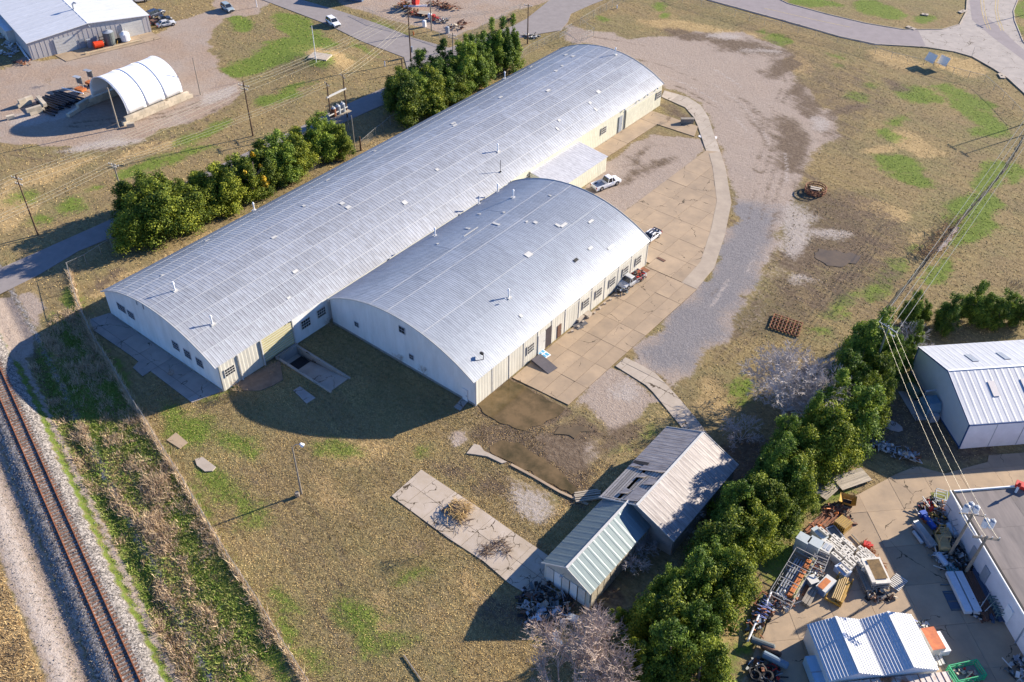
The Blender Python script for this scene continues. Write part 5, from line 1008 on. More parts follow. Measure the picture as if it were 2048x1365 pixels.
RR = [(1735,745,4,1.15,1.05),(1705,775,2,1.1,1.1),(1762,765,4,.95,.95),(1740,810,0,1.0,1.0),(1680,815,4,1.15,1.05),(1722,850,0,1.05,1.0),(1650,862,2,1.15,1.1),(1690,893,4,1.1,1.05),(1640,925,0,1.15,1.0),(1605,905,2,1.1,1.0),(1590,960,0,1.15,1.05),(1560,945,4,1.1,1.0),(1540,1000,4,1.2,1.05),(1570,1010,1,1.0,1.0),(1524,1003,2,1.0,.9),(1490,1045,0,1.2,1.05),(1535,1050,1,1.05,1.0),(1468,1062,4,1.1,1.0),(1450,1122,0,1.1,1.1),(1495,1108,1,1.05,1.0),(1412,1182,4,1.1,1.05),(1448,1195,0,1.1,1.0),(1372,1228,2,1.1,1.0),(1328,1222,4,.9,.9),(1400,1235,1,1.1,1.0),(1340,1275,0,1.2,1.05),(1385,1300,4,1.1,1.0),(1285,1290,6,1.15,1.0),(1330,1360,4,1.15,1.05),(1390,1380,0,1.1,1.0),(1270,1370,6,1.05,1.0),(1235,1262,5,1.3,1.0)]
RDn = ['below the steel power pole', 'left of the pole wires', 'right of the pole wires', 'beside the shaded lawn of the blue trimmed warehouse', 'beside the grey bare tree', 'nearest the shaded clearing', 'right of the grey bare tree', 'beside the bundle of silver pipes', 'just above the wooden decks', 'below the grey bare tree', 'left of the wooden decks', 'halfway between shed corner and decks', 'behind the rear shed corner', 'left of the yard scrap', 'at the rear corner of the torn shed', 'between the torn shed and the yard', 'at the yellowing grass by the white cabinets', 'close to the torn shed roof', 'where the two sheds meet', 'beside the tangled bare shrub', 'next to the front shed roof', 'beside the yard grass below the bare shrub', 'over the junk side of the front shed', 'against the front shed wall', 'by the open grass near the pipe racks', 'in front of the shed door corner', 'beside the light grass strip', 'right of the pinkish bare tree', 'at the bottom edge, right of centre', 'at the bottom edge by the grass strip', 'at the bottom edge beside the pinkish bare tree', 'small and upright, by the junk heap']
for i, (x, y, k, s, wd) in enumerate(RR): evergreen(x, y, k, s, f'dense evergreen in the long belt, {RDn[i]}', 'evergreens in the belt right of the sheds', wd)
for i, (x, y, k, s) in enumerate([(1812,652,4,.66),(1838,645,4,.52),(1884,660,4,.82),(1940,646,4,.68),(1962,652,4,.55),(1990,650,4,.68),(2034,648,4,.72),(1822,702,2,.6),(1800,738,2,.62)]):
    evergreen(x, y, k, s, ['round dark tree just right of the steel pole', 'slim dark tree beside the pole wires', 'broad dark tree left of the gap behind the blue trimmed warehouse', 'dark tree just right of the gap', 'narrow dark tree second right of the gap', 'dark tree behind the warehouse roof corner', 'dark tree at the right picture edge', 'small dark tree below the grey twiggy bush', 'small dark tree at the corner of the shaded lawn'][i], 'dark trees behind the blue trimmed warehouse', 1.0)
# bare trees
def bare(name, H_, spread, seed, m, levels=5, r0=.22, up=.35, kids_=(3, 4), trunk=.18, r_min=.012, nside=3):
    cnt = [0]
    rr = random.Random(seed); V, Fc = [], []
    def seg(a, b, ra, rb, n):
        d = (b-a); q = d.to_track_quat('Z', 'Y').to_matrix(); k = len(V)
        for p, r in ((a, ra), (b, rb)):
            for i in range(n): V.append(tuple(p+q @ Vector((r*cos(6.283*i/n), r*sin(6.283*i/n), 0))))
        for i in range(n): j = (i+1) % n; Fc.append((k+i, k+j, k+n+j, k+n+i))
    def grow(p, d, L_, r, lv):
        n = 2 if lv > 1 else 1; cur = p; dd = d.copy()
        for i in range(n):
            dd = (dd+Vector((rr.gauss(0, .16), rr.gauss(0, .16), rr.gauss(0, .10)+.03))).normalized(); nx_ = cur+dd*L_/n; seg(cur, nx_, r*(1-.3*i/n), r*(1-.3*(i+1)/n), 5 if lv > 3 else nside); cur = nx_
            if lv > 0 and i < n-1:
                s = (dd+Vector((rr.gauss(0, .7), rr.gauss(0, .7), rr.gauss(0, .4)))).normalized(); grow(cur, s, L_*.62, max(r_min, r*.45), lv-1)
        if lv > 0:
            for _ in range(rr.randint(*kids_)):
                s = (dd+Vector((rr.gauss(0, .55)*spread, rr.gauss(0, .55)*spread, rr.gauss(0, .3)+up*.3))).normalized(); grow(cur, s, L_*rr.uniform(.6, .85), max(r_min, r*.6), lv-1)
    base = Vector((0, 0, -.1)); top = Vector((0, 0, H_*trunk)); seg(base, top, r0*1.2, r0, 7)
    for i in range(5):
        a = i*1.256+rr.random(); s = Vector((cos(a)*spread*.8, sin(a)*spread*.8, .9)).normalized(); grow(top, s, H_*.26, r0*.6, levels)
    me = bpy.data.meshes.new('branches'); me.from_pydata(V, [], Fc); me.materials.append(m); me.update(); return me
GREYB = mat('grey_bare_twigs', (.54, .49, .46), .9, 0, .2, 1.0)
PINKB = mat('pinkish_bare_twigs', (.52, .41, .34), .9, 0, .2, 1.0)
TANB = mat('tan_dry_twigs', (.46, .33, .21), .9, 0, .3, 1.5)
bt = [bare('a', 10.0, 1.15, 3, PINKB, 5, .24, .5, (3, 4), .15, .017), bare('b', 8.6, 1.35, 5, GREYB, 5, .24, .25, (3, 4), .12, .019), bare('c', 5.6, 1.1, 8, GREYB, 4, .09, .3, (3, 3), .08, .02), bare('d', 3.2, .9, 9, TANB, 3, .04, .6, (3, 3), .05, .008), bare('e', 8, 1.3, 12, BARK, 3, .2, .2, (3, 3), .15, .02)]
for me, px, py, s, label, cat, nm in [
 (bt[0],1150,1404,1.12,'large bare tree with pinkish fine branches at the bottom edge','tree','bare_tree'),(bt[1],1568,836,1.4,'wide grey bare tree left of the evergreen belt','tree','bare_tree'),
 (bt[2],1805,715,1.25,'pale grey twiggy bush below the dark trees','bush','bare_bush'),(bt[2],1690,745,.95,'reddish-grey bare bush left of the evergreen top','bush','bare_bush'),(bt[2],1350,1052,.95,'grey bare shrub leaning over the torn shed roof','bush','bare_bush'),
 (bt[2],1452,1150,.85,'tangled bare shrub inside the evergreen belt','bush','bare_bush'),(bt[2],1480,885,.9,'thin grey bare shrub above the torn shed corner','bush','bare_bush'),(bt[2],1262,1130,.8,'bare scrub in the shade behind the front shed','bush','bare_bush'),
 (bt[2],1650,760,.8,'bare shrub at the shadow edge above the evergreens','bush','bare_bush'),(bt[2],1740,690,.6,'small leafless bush at the foot of the steel pole','bush','bare_bush'),(bt[2],1285,1108,.6,'leafless scrub against the shed corner','bush','bare_bush'),
 (bt[3],838,1112,1.0,'small leafless sapling alone on the lawn','tree','sapling'),(bt[3],477,785,.95,'tan dry bush at the near corner of the long warehouse','bush','dry_bush'),(bt[3],445,800,.6,'low dry bush against the warehouse corner','bush','dry_bush'),(bt[3],548,745,.8,'grey-tan dry bush beside the loading pit','bush','dry_bush'),(bt[3],662,655,.75,'dry vine bush in the corner where the two warehouses meet','bush','dry_bush'),
 (bt[3],800,728,.8,'bare bush against the gable below the small window','bush','dry_bush'),(bt[3],850,752,.95,'bare bush against the gable right of the lower window','bush','dry_bush'),(bt[3],345,752,.5,'orange dry weed clump on the gable pavement','bush','dry_bush'),(bt[3],600,1000,.35,'weed clump at the foot of the lawn lamp pole','bush','dry_bush'),(bt[3],100,170,.7,'dark leafless shrub on the dirt yard','bush','dry_bush'),(bt[3],2013,590,1.5,'small leafless tree casting a thin shadow near the right edge','tree','bare_tree'),(bt[3],1335,245,.6,'low dry weed by the walk at the far wall','bush','dry_bush'),(bt[4],2128,62,1.0,'leafless street tree beyond the right edge throwing branch shadows on the boulevard','tree','bare_tree')]:
    t = thing(nm, label, cat, P(px, py), random.uniform(0, 6)); t.scale = (s, s, s); link('branches', me, t)

# ---------------------------------------------------------------- poles and wires
def pole(name, label, px, py, ht, m=WOODP, arms=(), r=.16, armdir=0.0, lean=(0, 0), insul=True, cat='utility pole', z0=0, tr=0, pos=None):
    p = pos or P(px, py, z0); t = thing(name, label, cat, p)
    MB().tube([(0, 0, -.2), (lean[0], lean[1], ht)], r, 8, r2=r*.65).build('pole', m, t)
    for z, w_ in arms:
        k = z/ht; c_ = (lean[0]*k, lean[1]*k); o = MB().bar((c_[0]-w_/2*cos(armdir), c_[1]-w_/2*sin(armdir), z), (c_[0]+w_/2*cos(armdir), c_[1]+w_/2*sin(armdir), z), .13).build('crossarm', WOODG if m != STEELG else STEELG, t)
        if insul:
            for u in (-.46, -.2, .2, .46): MB().tube([(c_[0]+u*w_*cos(armdir), c_[1]+u*w_*sin(armdir), z+.05), (c_[0]+u*w_*cos(armdir), c_[1]+u*w_*sin(armdir), z+.28)], .045, 5).build('insulator', WHITE, o)
    for i in range(tr):
        a = armdir+pi/2+(i-(tr-1)/2)*1.3; q_ = (.55*cos(a), .55*sin(a)); zz = ht*.80
        o = MB().tube([(q_[0], q_[1], zz-.55), (q_[0], q_[1], zz+.5)], .34, 10).build('transformer', WHITE, t); MB().tube([(q_[0], q_[1], zz+.5), (q_[0], q_[1], zz+.62)], .34, 10, r2=.15).build('transformer_lid', GREYP, o); MB().tube([(q_[0], q_[1], zz+.6), (q_[0], q_[1], zz+.85)], .05, 5).build('bushing', WHITE, o)
    return t
AD = radians(15)
pole('utility_pole', 'brown wooden pole with two crossarms in the verge at the far left', 76, 470, 11.7, arms=((11.0, 2.4), (9.9, 1.6)), armdir=AD); pole('utility_pole', 'brown wooden pole with two crossarms right of the tent shelter', 506, 272, 11.7, arms=((10.6, 2.6), (9.9, 1.6)), armdir=AD)
pole('utility_pole', 'silver-grey pole with crossarms rising out of the left hedge end', 257, 430, 10.3, WOODG, arms=((9.9, 2.2), (9.5, 1.0)), armdir=AD)
pole('utility_pole', 'tall dark pole at the road junction with a blue-grey box low on it', 822, 122, 12.8, arms=(), armdir=AD); pole('utility_pole', 'tall dark pole beside the red farm machines, cut by the top edge', 863, 62, 11.5, WOODG, arms=((11, 2.2),), armdir=AD)
pole('utility_pole', 'single dark pole with crossarm at the gate side of the side road', 1055, 88, 9.4, arms=((9.1, 2.0),), armdir=AD); pole('utility_pole', 'short dark pole between the ditch and the tall evergreens', 805, 145, 3.2, arms=()); pole('utility_pole', 'pole with white boxes at the corner of the side road', 906, 101, 4.2, WOODG, arms=((3.6, 2.0), (2.9, 2.4)), armdir=AD)
t = thing('pole_box', 'pale blue-grey transformer can on the tall junction pole', 'transformer', P(823, 112, 0)); MB().tube([(.3, -.1, 1.0), (.3, -.1, 2.3)], .35, 9).build('can', GREYP, t)
pole('wooden_pole', 'pale wooden pole in front of the tent opening', 238, 257, 8.7, WOODL, cat='pole', r=.17); pole('yard_lamp', 'thin lamp pole at the right end of the tent lot', 401, 190, 8.3, WOODG, r=.11, cat='lamp pole'); pole('flag_pole', 'white pole on the concrete box of the grass mound', 633, 127, 8.6, WHITE, r=.10, cat='flag pole', z0=.8)
b = MB().box((0, 0, .9), (4.6, 3.2, 1.0)); t = thing('concrete_box', 'pale concrete box set in the grass mound', 'box', P(641, 124), .4); b.build('box', CONCP, t); MB().tube([(-.6, -1, 1.3), (-.6, -1, 2.6)], .12, 6).build('vent_pipe', WHITE, t)
pole('leaning_pole', 'thin grey pole standing against the fence behind the long roof', 710, 301, 7.4, WOODG, r=.13, cat='pole'); pole('fence_pole', 'stout dark post with a white box beside the thin grey pole', 722, 301, 2.9, WOODP, r=.2, cat='pole'); pole('short_pole', 'short grey pole in the shade below the transformer platform', 698, 262, 2.9, WOODG, r=.13, cat='pole'); pole('street_post', 'thin sign post on the boulevard corner', 1943, 115, 2.6, STEELG, r=.05, cat='post')
pole('flag_pole', 'thin white pole at the top edge beside the side road', 514, 14, 4.5, WHITE, r=.1, cat='pole')
# transformer platform
pA, pB = P(664, 252), P(695, 236); t = thing('transformer_platform', 'two-pole platform carrying one rusty and two grey transformers over the road verge', 'transformers', pA); d = (pB-pA); dn = d.normalized()
for v in (Vector(), d): MB().tube([(v.x, v.y, 0), (v.x, v.y, 9.3)], .17, 7, r2=.12).build('pole', WOODP, t)
ad_ = Vector((cos(AD-.6), sin(AD-.6), 0))
for v in (Vector(), d): a = v-ad_*1.2; b_ = v+ad_*1.2; MB().bar((a.x, a.y, 9.0), (b_.x, b_.y, 9.0), .14).build('crossarm', WOODG, t)
a = -dn*.4; b_ = d+dn*.4; MB().bar((a.x, a.y, 6.3), (b_.x, b_.y, 6.3), .28, .3).build('beam', TRIMW, t); MB().bar((a.x+.4, a.y-.4, 2.6), (b_.x+.4, b_.y-.4, 2.6), .12, .2).build('front_rail', TRIMW, t)
nn = Vector((-dn.y, dn.x, 0)); 
for i in range(5): o_ = nn*(-.9+.45*i); MB().bar((a.x+o_.x, a.y+o_.y, 1.7), (b_.x+o_.x, b_.y+o_.y, 1.7), .34, .1).build('deck_plank', WOODL, t)
for i, m in enumerate((RUST, GREYP, GREYP)):
    c_ = d*(.2+.29*i); o = MB().tube([(c_.x, c_.y, 1.85), (c_.x, c_.y, 3.5)], .52, 12).build('transformer', m, t); MB().tube([(c_.x, c_.y, 3.5), (c_.x, c_.y, 3.75)], .5, 10, r2=.2).build('transformer_lid', GREYP, o)
    for s in (-.2, .2): MB().tube([(c_.x+s, c_.y, 3.6), (c_.x+s, c_.y, 4.0)], .06, 5).build('bushing', WHITE, o)
# lawn lamp
t = thing('yard_lamp', 'tall grey lamp pole with a curved white lamp head alone on the lawn', 'lamp pole', P(603, 987)); MB().tube([(0, 0, -.1), (0, 0, 8.3)], .13, 8, r2=.09).build('pole', WOODG, t); MB().tube([(0, 0, 8.2), (.3, .3, 8.75), (.8, .8, 8.8)], .04, 5).build('arm', STEELG, t); MB().tube([(.7, .7, 8.85), (.9, .9, 8.5)], .16, 8, r2=.3).build('lamp_head', WHITE, t)
solo('pole_guard', MB().tube([(0, 0, 0), (0, 0, .6)], .3, 6), WOODG, 'small wooden stub post beside the lawn lamp pole', 'post', P(595, 992))
# steel pole in the evergreens and the wires
SPp = P(1736, 772); SH = 13.0; topc = P(1736, 655, 0)
def zat(px, py, base):   # height above base point whose projection reaches py
    best = 0; bd = 1e9
    for z in np.arange(0, 20, .05):
        v = _R @ (np.array([base.x, base.y, z-CAMH])); y = 682.5+FPX*v[1]/v[2]
        if abs(y-py) < bd: bd = abs(y-py); best = z
    return best
zt = zat(0, 652, SPp); sa = atan2(-1, .9)
t = pole('steel_pole', 'weathered steel-grey pole with wide double crossarms above the evergreen belt', 0, 0, zt, STEELG, arms=((zt-.3, 3.0), (zt-1.1, 2.6)), armdir=radians(-15), pos=SPp, r=.2)
W = lambda px, py, z: P(px, py, z)
def wire(a, b, sag=.6, r=.02, label='thin overhead wire', n=14, group=None):
    a = Vector(a); b = Vector(b); pts = [a.lerp(b, i/n)+Vector((0, 0, -4*sag*(i/n)*(1-i/n))) for i in range(n+1)]
    bb = MB().tube([p-a for p in pts], r, 3, cap=False); o = link('power_line', bb.mesh('power_line', WIREM), None, a); return tag(o, label, 'wire', None, None) if not group else tag(o, label, 'wire', group)
tp = Vector((SPp.x, SPp.y, zt)); ca_, sa_ = cos(radians(-15)), sin(radians(-15))
far_ = []
for i, (u, ex_, ey_) in enumerate([(-1.4, 2052, 236), (-.4, 2054, 250), (.4, 2056, 264), (1.4, 2058, 280)]):
    a = (tp.x+u*ca_, tp.y+u*sa_, zt-.1); e = P(ex_, ey_, 12.0); wire(a, e, .5, .035, label=['outermost left wire of the four-wire line running to the upper right', 'second wire from the left of the line over the field ditch', 'third wire from the left of the line over the field ditch', 'rightmost wire of the four-wire line over the field ditch'][i])
y1 = P(1897, 1113); z1 = zat(0, 1028, y1); y2 = P(1931, 1145); z2_ = zat(0, 1072, y2)
print('yard poles', z1, z2_, y1, y2, zt)
pole('utility_pole', 'grey yard pole with three white cans, upper of the pair by the white wall', 0, 0, 10.5, WOODG, arms=((10.3, 2.8),), armdir=radians(30), tr=3, pos=y1, lean=((P(1946,1028,10.5)-y1).x, (P(1946,1028,10.5)-y1).y), r=.2)
pole('utility_pole', 'grey yard pole with two white cans, lower of the pair by the white wall', 0, 0, 10.5, WOODG, arms=((10.3, 2.8), (10.0, 2.8)), armdir=radians(30), tr=2, pos=y2, lean=((P(1974,1074,10.5)-y2).x, (P(1974,1074,10.5)-y2).y), r=.2)
for i, (u, v) in enumerate([(-1.2, -1.2), (0, 0), (1.2, 1.2)]):
    a = (tp.x+u*ca_, tp.y+u*sa_, zt-.2); e = P(1946, 1028, 10.5); wire(a, (e.x+v*.87, e.y+v*.5, 10.5), .6, .013, label=['left', 'middle', 'right'][i]+' wire from the steel pole down to the upper yard pole')
for v in (-1.2, 0, 1.2): a = P(1946, 1028, 10.5); e = P(1974, 1074, 10.5); wire((a.x+v*.87, a.y+v*.5, 10.4), (e.x+v*.87, e.y+v*.5, 10.4), .1, label={-1.2: 'left', 0: 'middle', 1.2: 'right'}[v]+' short wire between the two yard poles', n=6)
# wires along the left road
PB_, PA_, PG_, PH_ = P(76, 470), P(506, 272), P(822, 122), P(1055, 88); ca2, sa2 = cos(AD), sin(AD)
LFT = P(-330, 640)
k = 0
for (A_, za, B_, zb, nm) in ((PB_, 11.3, PA_, 10.9, 'between the two brown poles of the verge'), (LFT, 11.3, PB_, 11.3, 'left of the far left brown pole'), (PA_, 10.9, PG_, 12.0, 'from the second brown pole to the junction pole')):
    for u, wd in ((-1.1, 'rear'), (0, 'middle'), (1.1, 'front')): wire((A_.x+u*ca2, A_.y+u*sa2, za), (B_.x+u*ca2, B_.y+u*sa2, zb), .8, .022, f'{wd} overhead wire {nm}')
    wire((A_.x, A_.y, za-1.5), (B_.x, B_.y, zb-1.5), .9, .022, f'low overhead wire {nm}')
SV = P(257, 430); tpA = pA+Vector((0, 0, 9.2)); tpB = pB+Vector((0, 0, 9.2))
for (A_, B_, nm) in ((Vector((SV.x, SV.y, 10.1)), tpA, 'from the silver-grey hedge pole to the transformer platform'), (P(-200, 650)+Vector((0, 0, 10)), Vector((SV.x, SV.y, 10.1)), 'left of the silver-grey hedge pole'), (tpB, Vector((PG_.x, PG_.y, 9.0)), 'from the transformer platform to the junction pole'), (Vector((PG_.x, PG_.y, 9.5)), Vector((PH_.x, PH_.y, 9.2)), 'from the junction pole to the gate side pole')):
    for u, wd in ((-1.0, 'rear'), (0, 'middle'), (1.0, 'front')): wire(A_+Vector((u*ca2, u*sa2, 0)), B_+Vector((u*ca2, u*sa2, 0)), .6, .022, f'{wd} overhead wire {nm}')
# poles standing just outside the frame whose shadows fall into the picture
for px, py, h_, lb in ((2080, 22, 9.0, 'street lamp pole beyond the right edge throwing its shadow across the junction'), (2066, 243, 9.5, 'line pole beyond the right edge, nearer the boulevard'), (2092, 256, 9.5, 'line pole beyond the right edge, further from the boulevard')):
    pole('utility_pole', lb, px, py, h_, arms=((h_-.3, 2.4),), armdir=radians(-30))
# ---------------------------------------------------------------- vehicles (local +y is forward)
TYRE = DARK; RIM = mat('wheel_rim', (.5, .5, .52), .35, .8, .1, 4)
def paint(name, c, r=.3): return mat(name, c, r, 0.0, .03, 1, spec=.6)
PW = paint('white_car_paint', (.78, .78, .78)); PK = paint('black_car_paint', (.02, .022, .03)); PS = paint('silver_car_paint', (.50, .50, .49)); PD = paint('dark_blue_car_paint', (.03, .04, .07)); PG = paint('grey_green_car_paint', (.30, .36, .38))
REDL = mat('red_lamp_glass', (.5, .01, .01), .3, 0, .05, 2); LAMP = mat('headlamp_glass', (.8, .8, .78), .15, 0, .05, 2)
def vehicle(name, label, cat, loc, rz, Ln, Wd_, Hh, pt, kind, extra=None):
    t = thing(name, label, cat, loc, rz); h = Ln/2; w_ = Wd_/2; G0 = .28
    belt = {'pickup': 1.05, 'suv': 1.02, 'sedan': .88, 'coupe': .86, 'van': 1.0}[kind]; hood = {'pickup': 1.08, 'suv': 1.02, 'sedan': .86, 'coupe': .82, 'van': .98}[kind]
    def sec(y, hw, zt, zb=G0): return [(-hw*.92, y, zb), (hw*.92, y, zb), (hw, y, zb+.22), (hw, y, zt-.16), (hw*.90, y, zt), (-hw*.90, y, zt), (-hw, y, zt-.16), (-hw, y, zb+.22)]
    if kind == 'pickup':
        secs = [sec(-.05*Ln, w_, belt), sec(.18*Ln, w_, belt), sec(.24*Ln, w_*.99, hood), sec(.43*Ln, w_*.96, hood-.05), sec(.485*Ln, w_*.90, hood-.22), sec(.5*Ln, w_*.86, .62)]
        MB().loft(secs).build('body', pt, t)
        b = MB(); b.box((0, -.275*Ln, .48), (Wd_*.96, .45*Ln, .34)); 
        for s in (-1, 1): b.box((s*(w_-.05), -.275*Ln, .86), (.10, .45*Ln, .46))
        b.box((0, -h+.04, .84), (Wd_*.96, .08, .5)); b.box((0, -.055*Ln, .9), (Wd_*.94, .06, .4)); b.build('cargo_bed', pt, t); MB().box((0, -.275*Ln, .67), (Wd_*.86, .43*Ln, .04)).build('bed_liner', GREYP if extra != 'dark' else DARK, t)
        cab = [(-.05, 1.0), (-.02, 1.0), (.16, .98), (.235, .97)]; c0, c1, c2, c3 = -.055*Ln, .0*Ln, .17*Ln, .265*Ln
    else:
        rear = {'suv': (belt, .95), 'sedan': (belt-.02, .9), 'coupe': (belt, .9), 'van': (belt, .95)}[kind]
        secs = [sec(-h, w_*.86, rear[0]-.12), sec(-h+.12*Ln*.5, w_*.95, rear[0]), sec(-.2*Ln, w_, belt), sec(.12*Ln, w_, belt), sec(.24*Ln, w_*.99, hood), sec(.42*Ln, w_*.95, hood-.06), sec(.48*Ln, w_*.88, hood-.2), sec(h, w_*.80, .55)]
        MB().loft(secs).build('body', pt, t)
        c0, c1, c2, c3 = {'suv': (-.47*Ln, -.42*Ln, .06*Ln, .2*Ln), 'sedan': (-.36*Ln, -.22*Ln, .05*Ln, .22*Ln), 'coupe': (-.38*Ln, -.16*Ln, .03*Ln, .2*Ln), 'van': (-.48*Ln, -.44*Ln, .16*Ln, .3*Ln)}[kind]
    zt = Hh; tw = w_*.74
    g = MB(); lo = [(-w_*.90, c0, belt-.02), (w_*.90, c0, belt-.02), (w_*.90, c3, belt-.02), (-w_*.90, c3, belt-.02)]; hi = [(-tw, c1, zt-.05), (tw, c1, zt-.05), (tw, c2, zt-.05), (-tw, c2, zt-.05)]
    g.loft([lo, hi]).build('window_glass', GLASSC, t)
    MB().loft([[(-tw-.01, c1-.02, zt-.06), (tw+.01, c1-.02, zt-.06), (tw+.01, c2+.03, zt-.06), (-tw-.01, c2+.03, zt-.06)], [(-tw*.9, c1+.08, zt), (tw*.9, c1+.08, zt), (tw*.9, c2-.06, zt), (-tw*.9, c2-.06, zt)]]).build('roof', pt, t)
    for s in (-1, 1):
        for (ya, yb) in ((c0, c1), (c3, c2)): MB().bar((s*(w_*.9+.005), ya, belt), (s*(tw+.01), yb, zt-.04), .07).build('roof_pillar', pt, t)
        ym = (c0*.45+c3*.55); MB().bar((s*(w_*.9+.01), ym, belt), (s*(tw+.02), ym, zt-.04), .08).build('roof_pillar', pt, t)
    wr = .40 if kind in ('pickup', 'suv') else .33; fy, ry = .31*Ln, -.30*Ln
    wm = MB().tube([(-.13, 0, 0), (.13, 0, 0)], wr, 12).mesh('wheel', TYRE); rm = MB().tube([(-.14, 0, 0), (.14, 0, 0)], wr*.6, 8).mesh('rim', RIM); am = MB().tube([(-.1, 0, 0), (.1, 0, 0)], wr+.07, 10).mesh('wheel_arch', DARK)
    for s in (-1, 1):
        for y in (fy, ry): o = link('wheel', wm, t, (s*(w_-.10), y, wr)); link('rim', rm, o); link('wheel_arch', am, t, (s*(w_-.095), y, wr+.03))
    zl = .78 if kind == 'pickup' else .66
    for s in (-1, 1): MB().box((s*w_*.74, .478*Ln, zl), (.34, .16, .18)).build('headlight', LAMP, t); MB().box((s*w_*.86, -h-.0, zl+.08), (.16, .07, .32)).build('tail_light', REDL, t)
    MB().box((0, h-.03, .45), (Wd_*.84, .1, .22)).build('bumper', DARK if kind != 'pickup' else RIM, t); MB().box((0, -h-.02, .42), (Wd_*.86, .1, .2)).build('bumper', DARK if kind != 'pickup' else RIM, t)
    for s in (-1, 1): MB().box((s*(w_+.08), c3-.25, belt+.08), (.18, .12, .14)).build('mirror', pt, t)
    MB().box((0, h+.005, .62), (Wd_*.5, .03, .16)).build('grille', DARK, t)
    return t
def head(p, q): a = P(*p); b_ = P(*q); return atan2(b_.y-a.y, b_.x-a.x)-pi/2
c_ = (P(1194, 386)+P(1240, 369))/2; r_ = head((1194, 386), (1240, 369)); print('truck', c_, r_)
vehicle('pickup_truck', 'white four-door pickup truck with open bed parked behind the shorter arched warehouse', 'pickup', (c_.x-.9, c_.y+.45, 0), r_, 5.9, 2.0, 1.88, PW, 'pickup')
# white coupe with dark stripes, nose behind the gable
cp_ = P(1303, 483); t = vehicle('sports_car', 'white coupe with dark stripes half hidden behind the warehouse corner', 'car', (cp_.x-.6, cp_.y+.3, 0), head((1303, 483), (1285, 496)), 4.7, 1.9, 1.36, PW, 'coupe')
for s in (-.28, .28): MB().box((s, -.25, 1.365), (.34, 1.2, .012)).build('stripe', PK, t); MB().box((s, -1.98, .865), (.34, .6, .02)).build('stripe', PK, t); MB().box((s, 1.6, .80), (.34, 1.1, .04)).build('stripe', PK, t)
MB().box((0, -2.2, 1.02), (1.6, .3, .05)).box((-.7, -2.2, .93), (.06, .2, .16)).box((.7, -2.2, .93), (.06, .2, .16)).build('spoiler', PK, t)
s_ = P(667, 50); vehicle('suv', 'white SUV with dark roof rack driving on the side road', 'car', s_, head((660, 44), (676, 55)), 4.8, 1.95, 1.75, PW, 'suv'); 
for nm, lb, px, py, hp, hq, Ln, k, pt in (('suv', 'dark SUV parked nearest the white-roofed building corner', 312, 32, (300, 36), (325, 26), 4.8, 'suv', PD), ('pickup_truck', 'dark pickup with brown load between the dark SUV and the silver sedan', 322, 46, (305, 50), (342, 41), 5.4, 'pickup', PK), ('sedan', 'silver sedan, the lowest of the cars parked by the white-roofed building', 333, 52, (318, 55), (350, 48), 4.6, 'sedan', PS), ('hatchback', 'grey-green car standing alone on the pale lot', 456, 21, (449, 14), (465, 24), 4.4, 'suv', PG), ('sedan', 'pale car cut by the top edge beside the white roof', 280, 3, (265, 4), (295, 1), 4.6, 'sedan', PW)):
    vehicle(nm, lb, 'car' if k != 'pickup' else 'pickup', P(px, py), head(hp, hq), Ln, 1.85, 1.72 if k != 'sedan' else 1.42, pt, k, 'dark')
lp = P(313, 53); solo('brown_load', MB().box((0, 0, .95), (1.5, 1.6, .3)), BROWNP, 'brown load heaped on the dark pickup bed', 'load', P(310, 49))
# junk truck against the wall
jt = (P(1245, 578)+P(1279, 556))/2; jr = head((1279, 556), (1245, 578)); t = vehicle('scrap_truck', 'white work truck heaped with scrap, bonnet open, against the warehouse wall', 'truck', (jt.x-.1, jt.y, 0), jr, 5.6, 2.0, 1.75, PS, 'pickup')
def junk(n, ex, ey, hz, cols, seed, smax=.7, smin=.2):
    rr = random.Random(seed); bs = {c: MB() for c in cols}
    for _ in range(n):
        c = rr.choice(cols); r = sqrt(rr.random()); a = rr.random()*6.283; x, y = ex*r*cos(a), ey*r*sin(a); z = hz*(1-r*.8)*rr.random()
        sx, sy, sz = [rr.uniform(smin, smax)*k for k in (1.3, .8, .25)]; T = Matrix.Rotation(rr.uniform(-.6, .6), 3, 'X') @ Matrix.Rotation(rr.uniform(-.6, .6), 3, 'Y')
        if rr.random() < .4: bs[c].bar((x, y, z+.1), (x+rr.uniform(-1, 1)*smax*1.6, y+rr.uniform(-1, 1)*smax*1.6, z+rr.uniform(.05, .6)), rr.uniform(.04, .12))
        else: bs[c].box((x, y, z+.12), (sx, sy, sz), rr.uniform(0, 6), T)
    return bs
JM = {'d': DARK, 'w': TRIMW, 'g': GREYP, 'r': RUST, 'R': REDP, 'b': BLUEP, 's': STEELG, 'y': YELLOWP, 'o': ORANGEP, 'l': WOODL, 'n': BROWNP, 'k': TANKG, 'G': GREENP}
def junk_thing(name, label, cat, loc, rz, n, ex, ey, hz, cols, seed, smax=.7, z=0, group=None, smin=.2):
    t = thing(name, label, cat, (loc[0], loc[1], z), rz, group)
    for c, b in junk(n, ex, ey, hz, cols, seed, smax, smin).items():
        if b.v: b.build({'d': 'black_scrap', 'w': 'white_scrap', 'g': 'grey_scrap', 'r': 'rusty_scrap', 'R': 'red_scrap', 'b': 'blue_scrap', 's': 'steel_scrap', 'y': 'yellow_scrap', 'o': 'orange_scrap', 'l': 'timber_scrap', 'n': 'brown_scrap', 'k': 'dark_scrap', 'G': 'green_scrap'}[c], JM[c], t)['kind'] = 'stuff'
    return t
